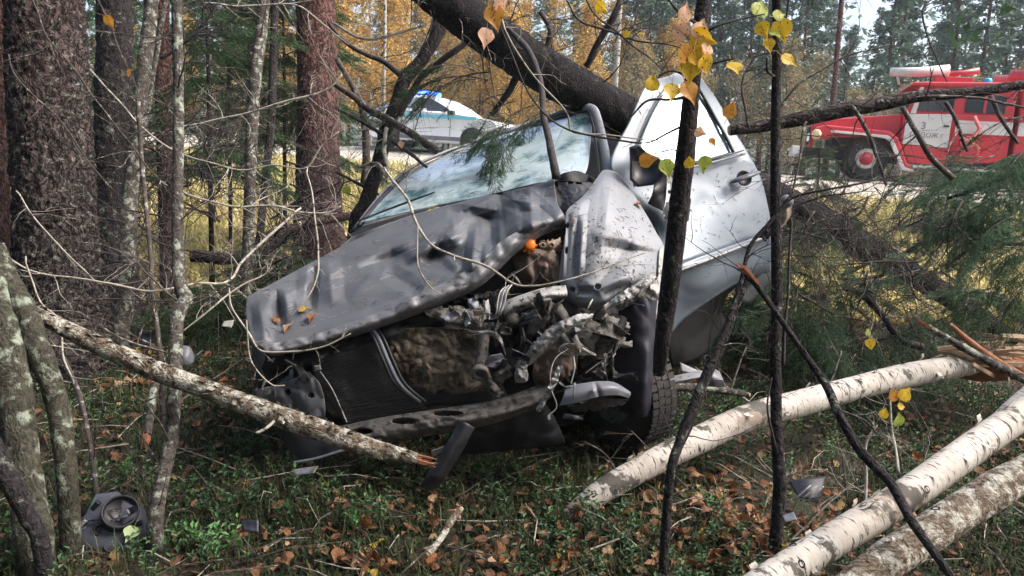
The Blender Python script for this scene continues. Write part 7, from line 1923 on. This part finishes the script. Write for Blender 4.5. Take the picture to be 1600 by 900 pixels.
# patrol car: front points right; u = 0 at the rear wheel
po = frame(606, 23.0)
L = Loc(po)
pc = thing('patrol_car', 'white patrol saloon with a blue side stripe and lit blue roof light on the road', 'car', po)
S_ = 1.12
prof = [(-.95, .42), (-.98, .75), (-.92, .98), (-.60, 1.06), (-.25, 1.10), (.3, 1.12), (2.2, 1.06), (2.9, .98), (3.45, .88), (3.6, .62), (3.55, .34), (3.0, .24), (.0, .22), (-.7, .26)]
roofp = [(-.62, 1.03), (-.25, 1.26), (.2, 1.48), (.62, 1.57), (1.15, 1.58), (1.60, 1.48), (2.05, 1.28), (2.42, 1.02)]
def shell(name, m, rows, parent=pc):
    """loft of (poly, w) slices"""
    mb = MB(); n = len(rows[0][0]); v = []
    for poly, w in rows: v += [L.p(a, w, h) for a, h in poly]
    f = [(i * n + j, i * n + (j + 1) % n, (i + 1) * n + (j + 1) % n, (i + 1) * n + j) for i in range(len(rows) - 1) for j in range(n)]
    f += [tuple(range(n)), tuple(range(len(rows) * n - 1, (len(rows) - 1) * n - 1, -1))]
    o = mb.add(v, f).build(name, M[m], parent, smooth=True, bev=.01); return o
def sc(poly, k, cy=.65): 
    cx = 1.3
    return [(cx + (a - cx) * k, cy + (b - cy) * k) for a, b in poly]
shell('body', 'white', [(sc(prof, .93), 0.0), (sc(prof, .985), .04), (prof, .14), (prof, 1.62), (sc(prof, .985), 1.72), (sc(prof, .93), 1.76)])
rf = [(a, b) for a, b in roofp] + [(2.3, .98), (-.5, .98)]
shell('cabin', 'white', [([(a, min(b, 1.05)) for a, b in rf], .05), ([(a, b - .02) for a, b in rf], .26), (rf, .34), (rf, 1.42), ([(a, b - .02) for a, b in rf], 1.50), ([(a, min(b, 1.05)) for a, b in rf], 1.71)])
def PRc(name, m, poly, w0, w1, par=pc):
    mb = MB(); v = [L.p(a, w0 + (w1 - w0) * (b - 1.0) / .5, b) for a, b in poly]; v2 = [p + EY * .012 for p in v]; n = len(poly)
    mb.add(v + v2, [tuple(range(n - 1, -1, -1)), tuple(range(n, 2 * n))] + [(i, (i + 1) % n, n + (i + 1) % n, n + i) for i in range(n)])
    return mb.build(name, M[m], par, smooth=False)
PRc('side_window', 'glass', [(.05, 1.10), (.05, 1.30), (.35, 1.44), (.70, 1.48), (.70, 1.10)], .035, .225)
PRc('side_window', 'dglass', [(.92, 1.10), (.92, 1.48), (1.25, 1.46), (1.62, 1.30), (1.95, 1.12)], .035, .225)
PRc('side_window', 'glass', [(-.42, 1.10), (-.10, 1.28), (-.05, 1.10)], .035, .225)
PRc('door_pillar', 'greyp', [(.72, 1.08), (.72, 1.49), (.90, 1.49), (.90, 1.08)], .033, .222)
PRc('rear_window', 'glass', [(-.6, 1.06), (-.3, 1.24), (-.26, 1.20), (-.5, 1.06)], .05, .2)
mb = MB(); L.box(mb, -.9, 2.75, .128, .15, .95, 1.06); o = mb.build('blue_stripe', M['blue'], pc, smooth=False)
mb = MB(); L.box(mb, -.8, 2.75, -.016, .03, .90, 1.0); bpy.data.objects.remove(o); o = mb.build('blue_stripe', M['blue'], pc, smooth=False)
mb = MB(); L.box(mb, .35, 2.3, -.012, .03, .28, .40); mb.build('side_skirt', M['greyp'], pc, smooth=False, bev=.01)
for u in (.80, 1.95, -.05):
    mb = MB(); L.box(mb, u, u + .014, -.006, .03, .42, .89); mb.build('door_gap', M['blk'], pc, smooth=False)
mb = MB(); L.box(mb, .95, 1.10, -.02, .03, .80, .84); L.box(mb, .1, .25, -.02, .03, .80, .84); mb.build('door_handle', M['white'], pc, smooth=False, bev=.01)
mb = MB(); L.box(mb, 1.90, 2.08, -.14, .06, 1.02, 1.14); mb.build('door_mirror', M['blk'], pc, smooth=False, bev=.02)
road_wheel(L, pc, 0, .09, .31, .20, 'lightmetal', 'prim', .62)
road_wheel(L, pc, 2.65, .09, .31, .20, 'lightmetal', 'prim', .62)
road_wheel(L, pc, 0, 1.54, .31, .20, 'lightmetal', 'prim', .62)
road_wheel(L, pc, 2.65, 1.54, .31, .20, 'lightmetal', 'prim', .62)
for u in (0, 2.65): MB().lathe(L.p(u, .0, .33), -EY, [(.37, -.05), (.37, .004), (.0, .006)], 28).build('wheel_arch', M['blk'], pc)
mb = MB(); L.box(mb, .72, 1.02, .35, 1.40, 1.57, 1.61); mb.build('light_bar_base', M['blk'], pc, smooth=False)
mb = MB(); L.box(mb, .70, 1.04, .33, .82, 1.61, 1.72); mb.build('light_bar_lens', M['beacon'], pc, smooth=False, bev=.02)
mb = MB(); L.box(mb, .70, 1.04, .92, 1.42, 1.61, 1.72); mb.build('light_bar_lens', M['beacon'], pc, smooth=False, bev=.02)
# driver dimly seen behind the glass: sits in the car, a thing of its own
dq = L.p(1.25, .45, .62)
dv = thing('person', 'driver in a red jacket sitting behind the front side window of the patrol car', 'person', dq)
mb = MB()
mb.tube([L.p(1.0, .55, .62), L.p(1.02, .55, .85), L.p(1.08, .55, 1.05), L.p(1.10, .55, 1.16)], [.15, .17, .16, .06], 12, flat=.8)
mb.tube([L.p(1.08, .42, 1.08), L.p(1.25, .36, .92), L.p(1.50, .42, 1.0)], [.055, .05, .035], 8)
mb.tube([L.p(1.08, .70, 1.08), L.p(1.25, .76, .92), L.p(1.50, .70, 1.0)], [.055, .05, .035], 8)
mb.build('jacket', M['redcloth'], dv)
mb = MB(); mb.tube([L.p(1.10, .55, 1.12), L.p(1.11, .55, 1.19), L.p(1.12, .55, 1.26), L.p(1.12, .55, 1.34), L.p(1.10, .55, 1.39)], [.05, .06, .085, .085, .03], 12); mb.build('head', M['skin'], dv)
mb = MB(); mb.tube([L.p(1.09, .55, 1.30), L.p(1.09, .55, 1.36), L.p(1.08, .55, 1.41)], [.09, .088, .04], 12); mb.build('cap', M['darkcloth'], dv)

# ------------------------------------------------------------------ damp air between here and the far woods
hz = bpy.data.materials.new('damp_air'); hz.use_nodes = True
n_ = hz.node_tree.nodes; n_.clear()
vo = n_.new('ShaderNodeVolumePrincipled'); ou = n_.new('ShaderNodeOutputMaterial')
vo.inputs['Color'].default_value = (0.93, 0.97, 1.0, 1); vo.inputs['Density'].default_value = 0.0010
hz.node_tree.links.new(vo.outputs[0], ou.inputs['Volume'])
zz = [v.co.z for v in ground.data.vertices]
zl, zh = min(zz) - 1.0, 34.0
hb_ = MB(); hb_.box((0, 80, (zl + zh) / 2), (190, 130, (zh - zl) / 2))
ho = hb_.build('haze', hz, smooth=False); ho['kind'] = 'stuff'
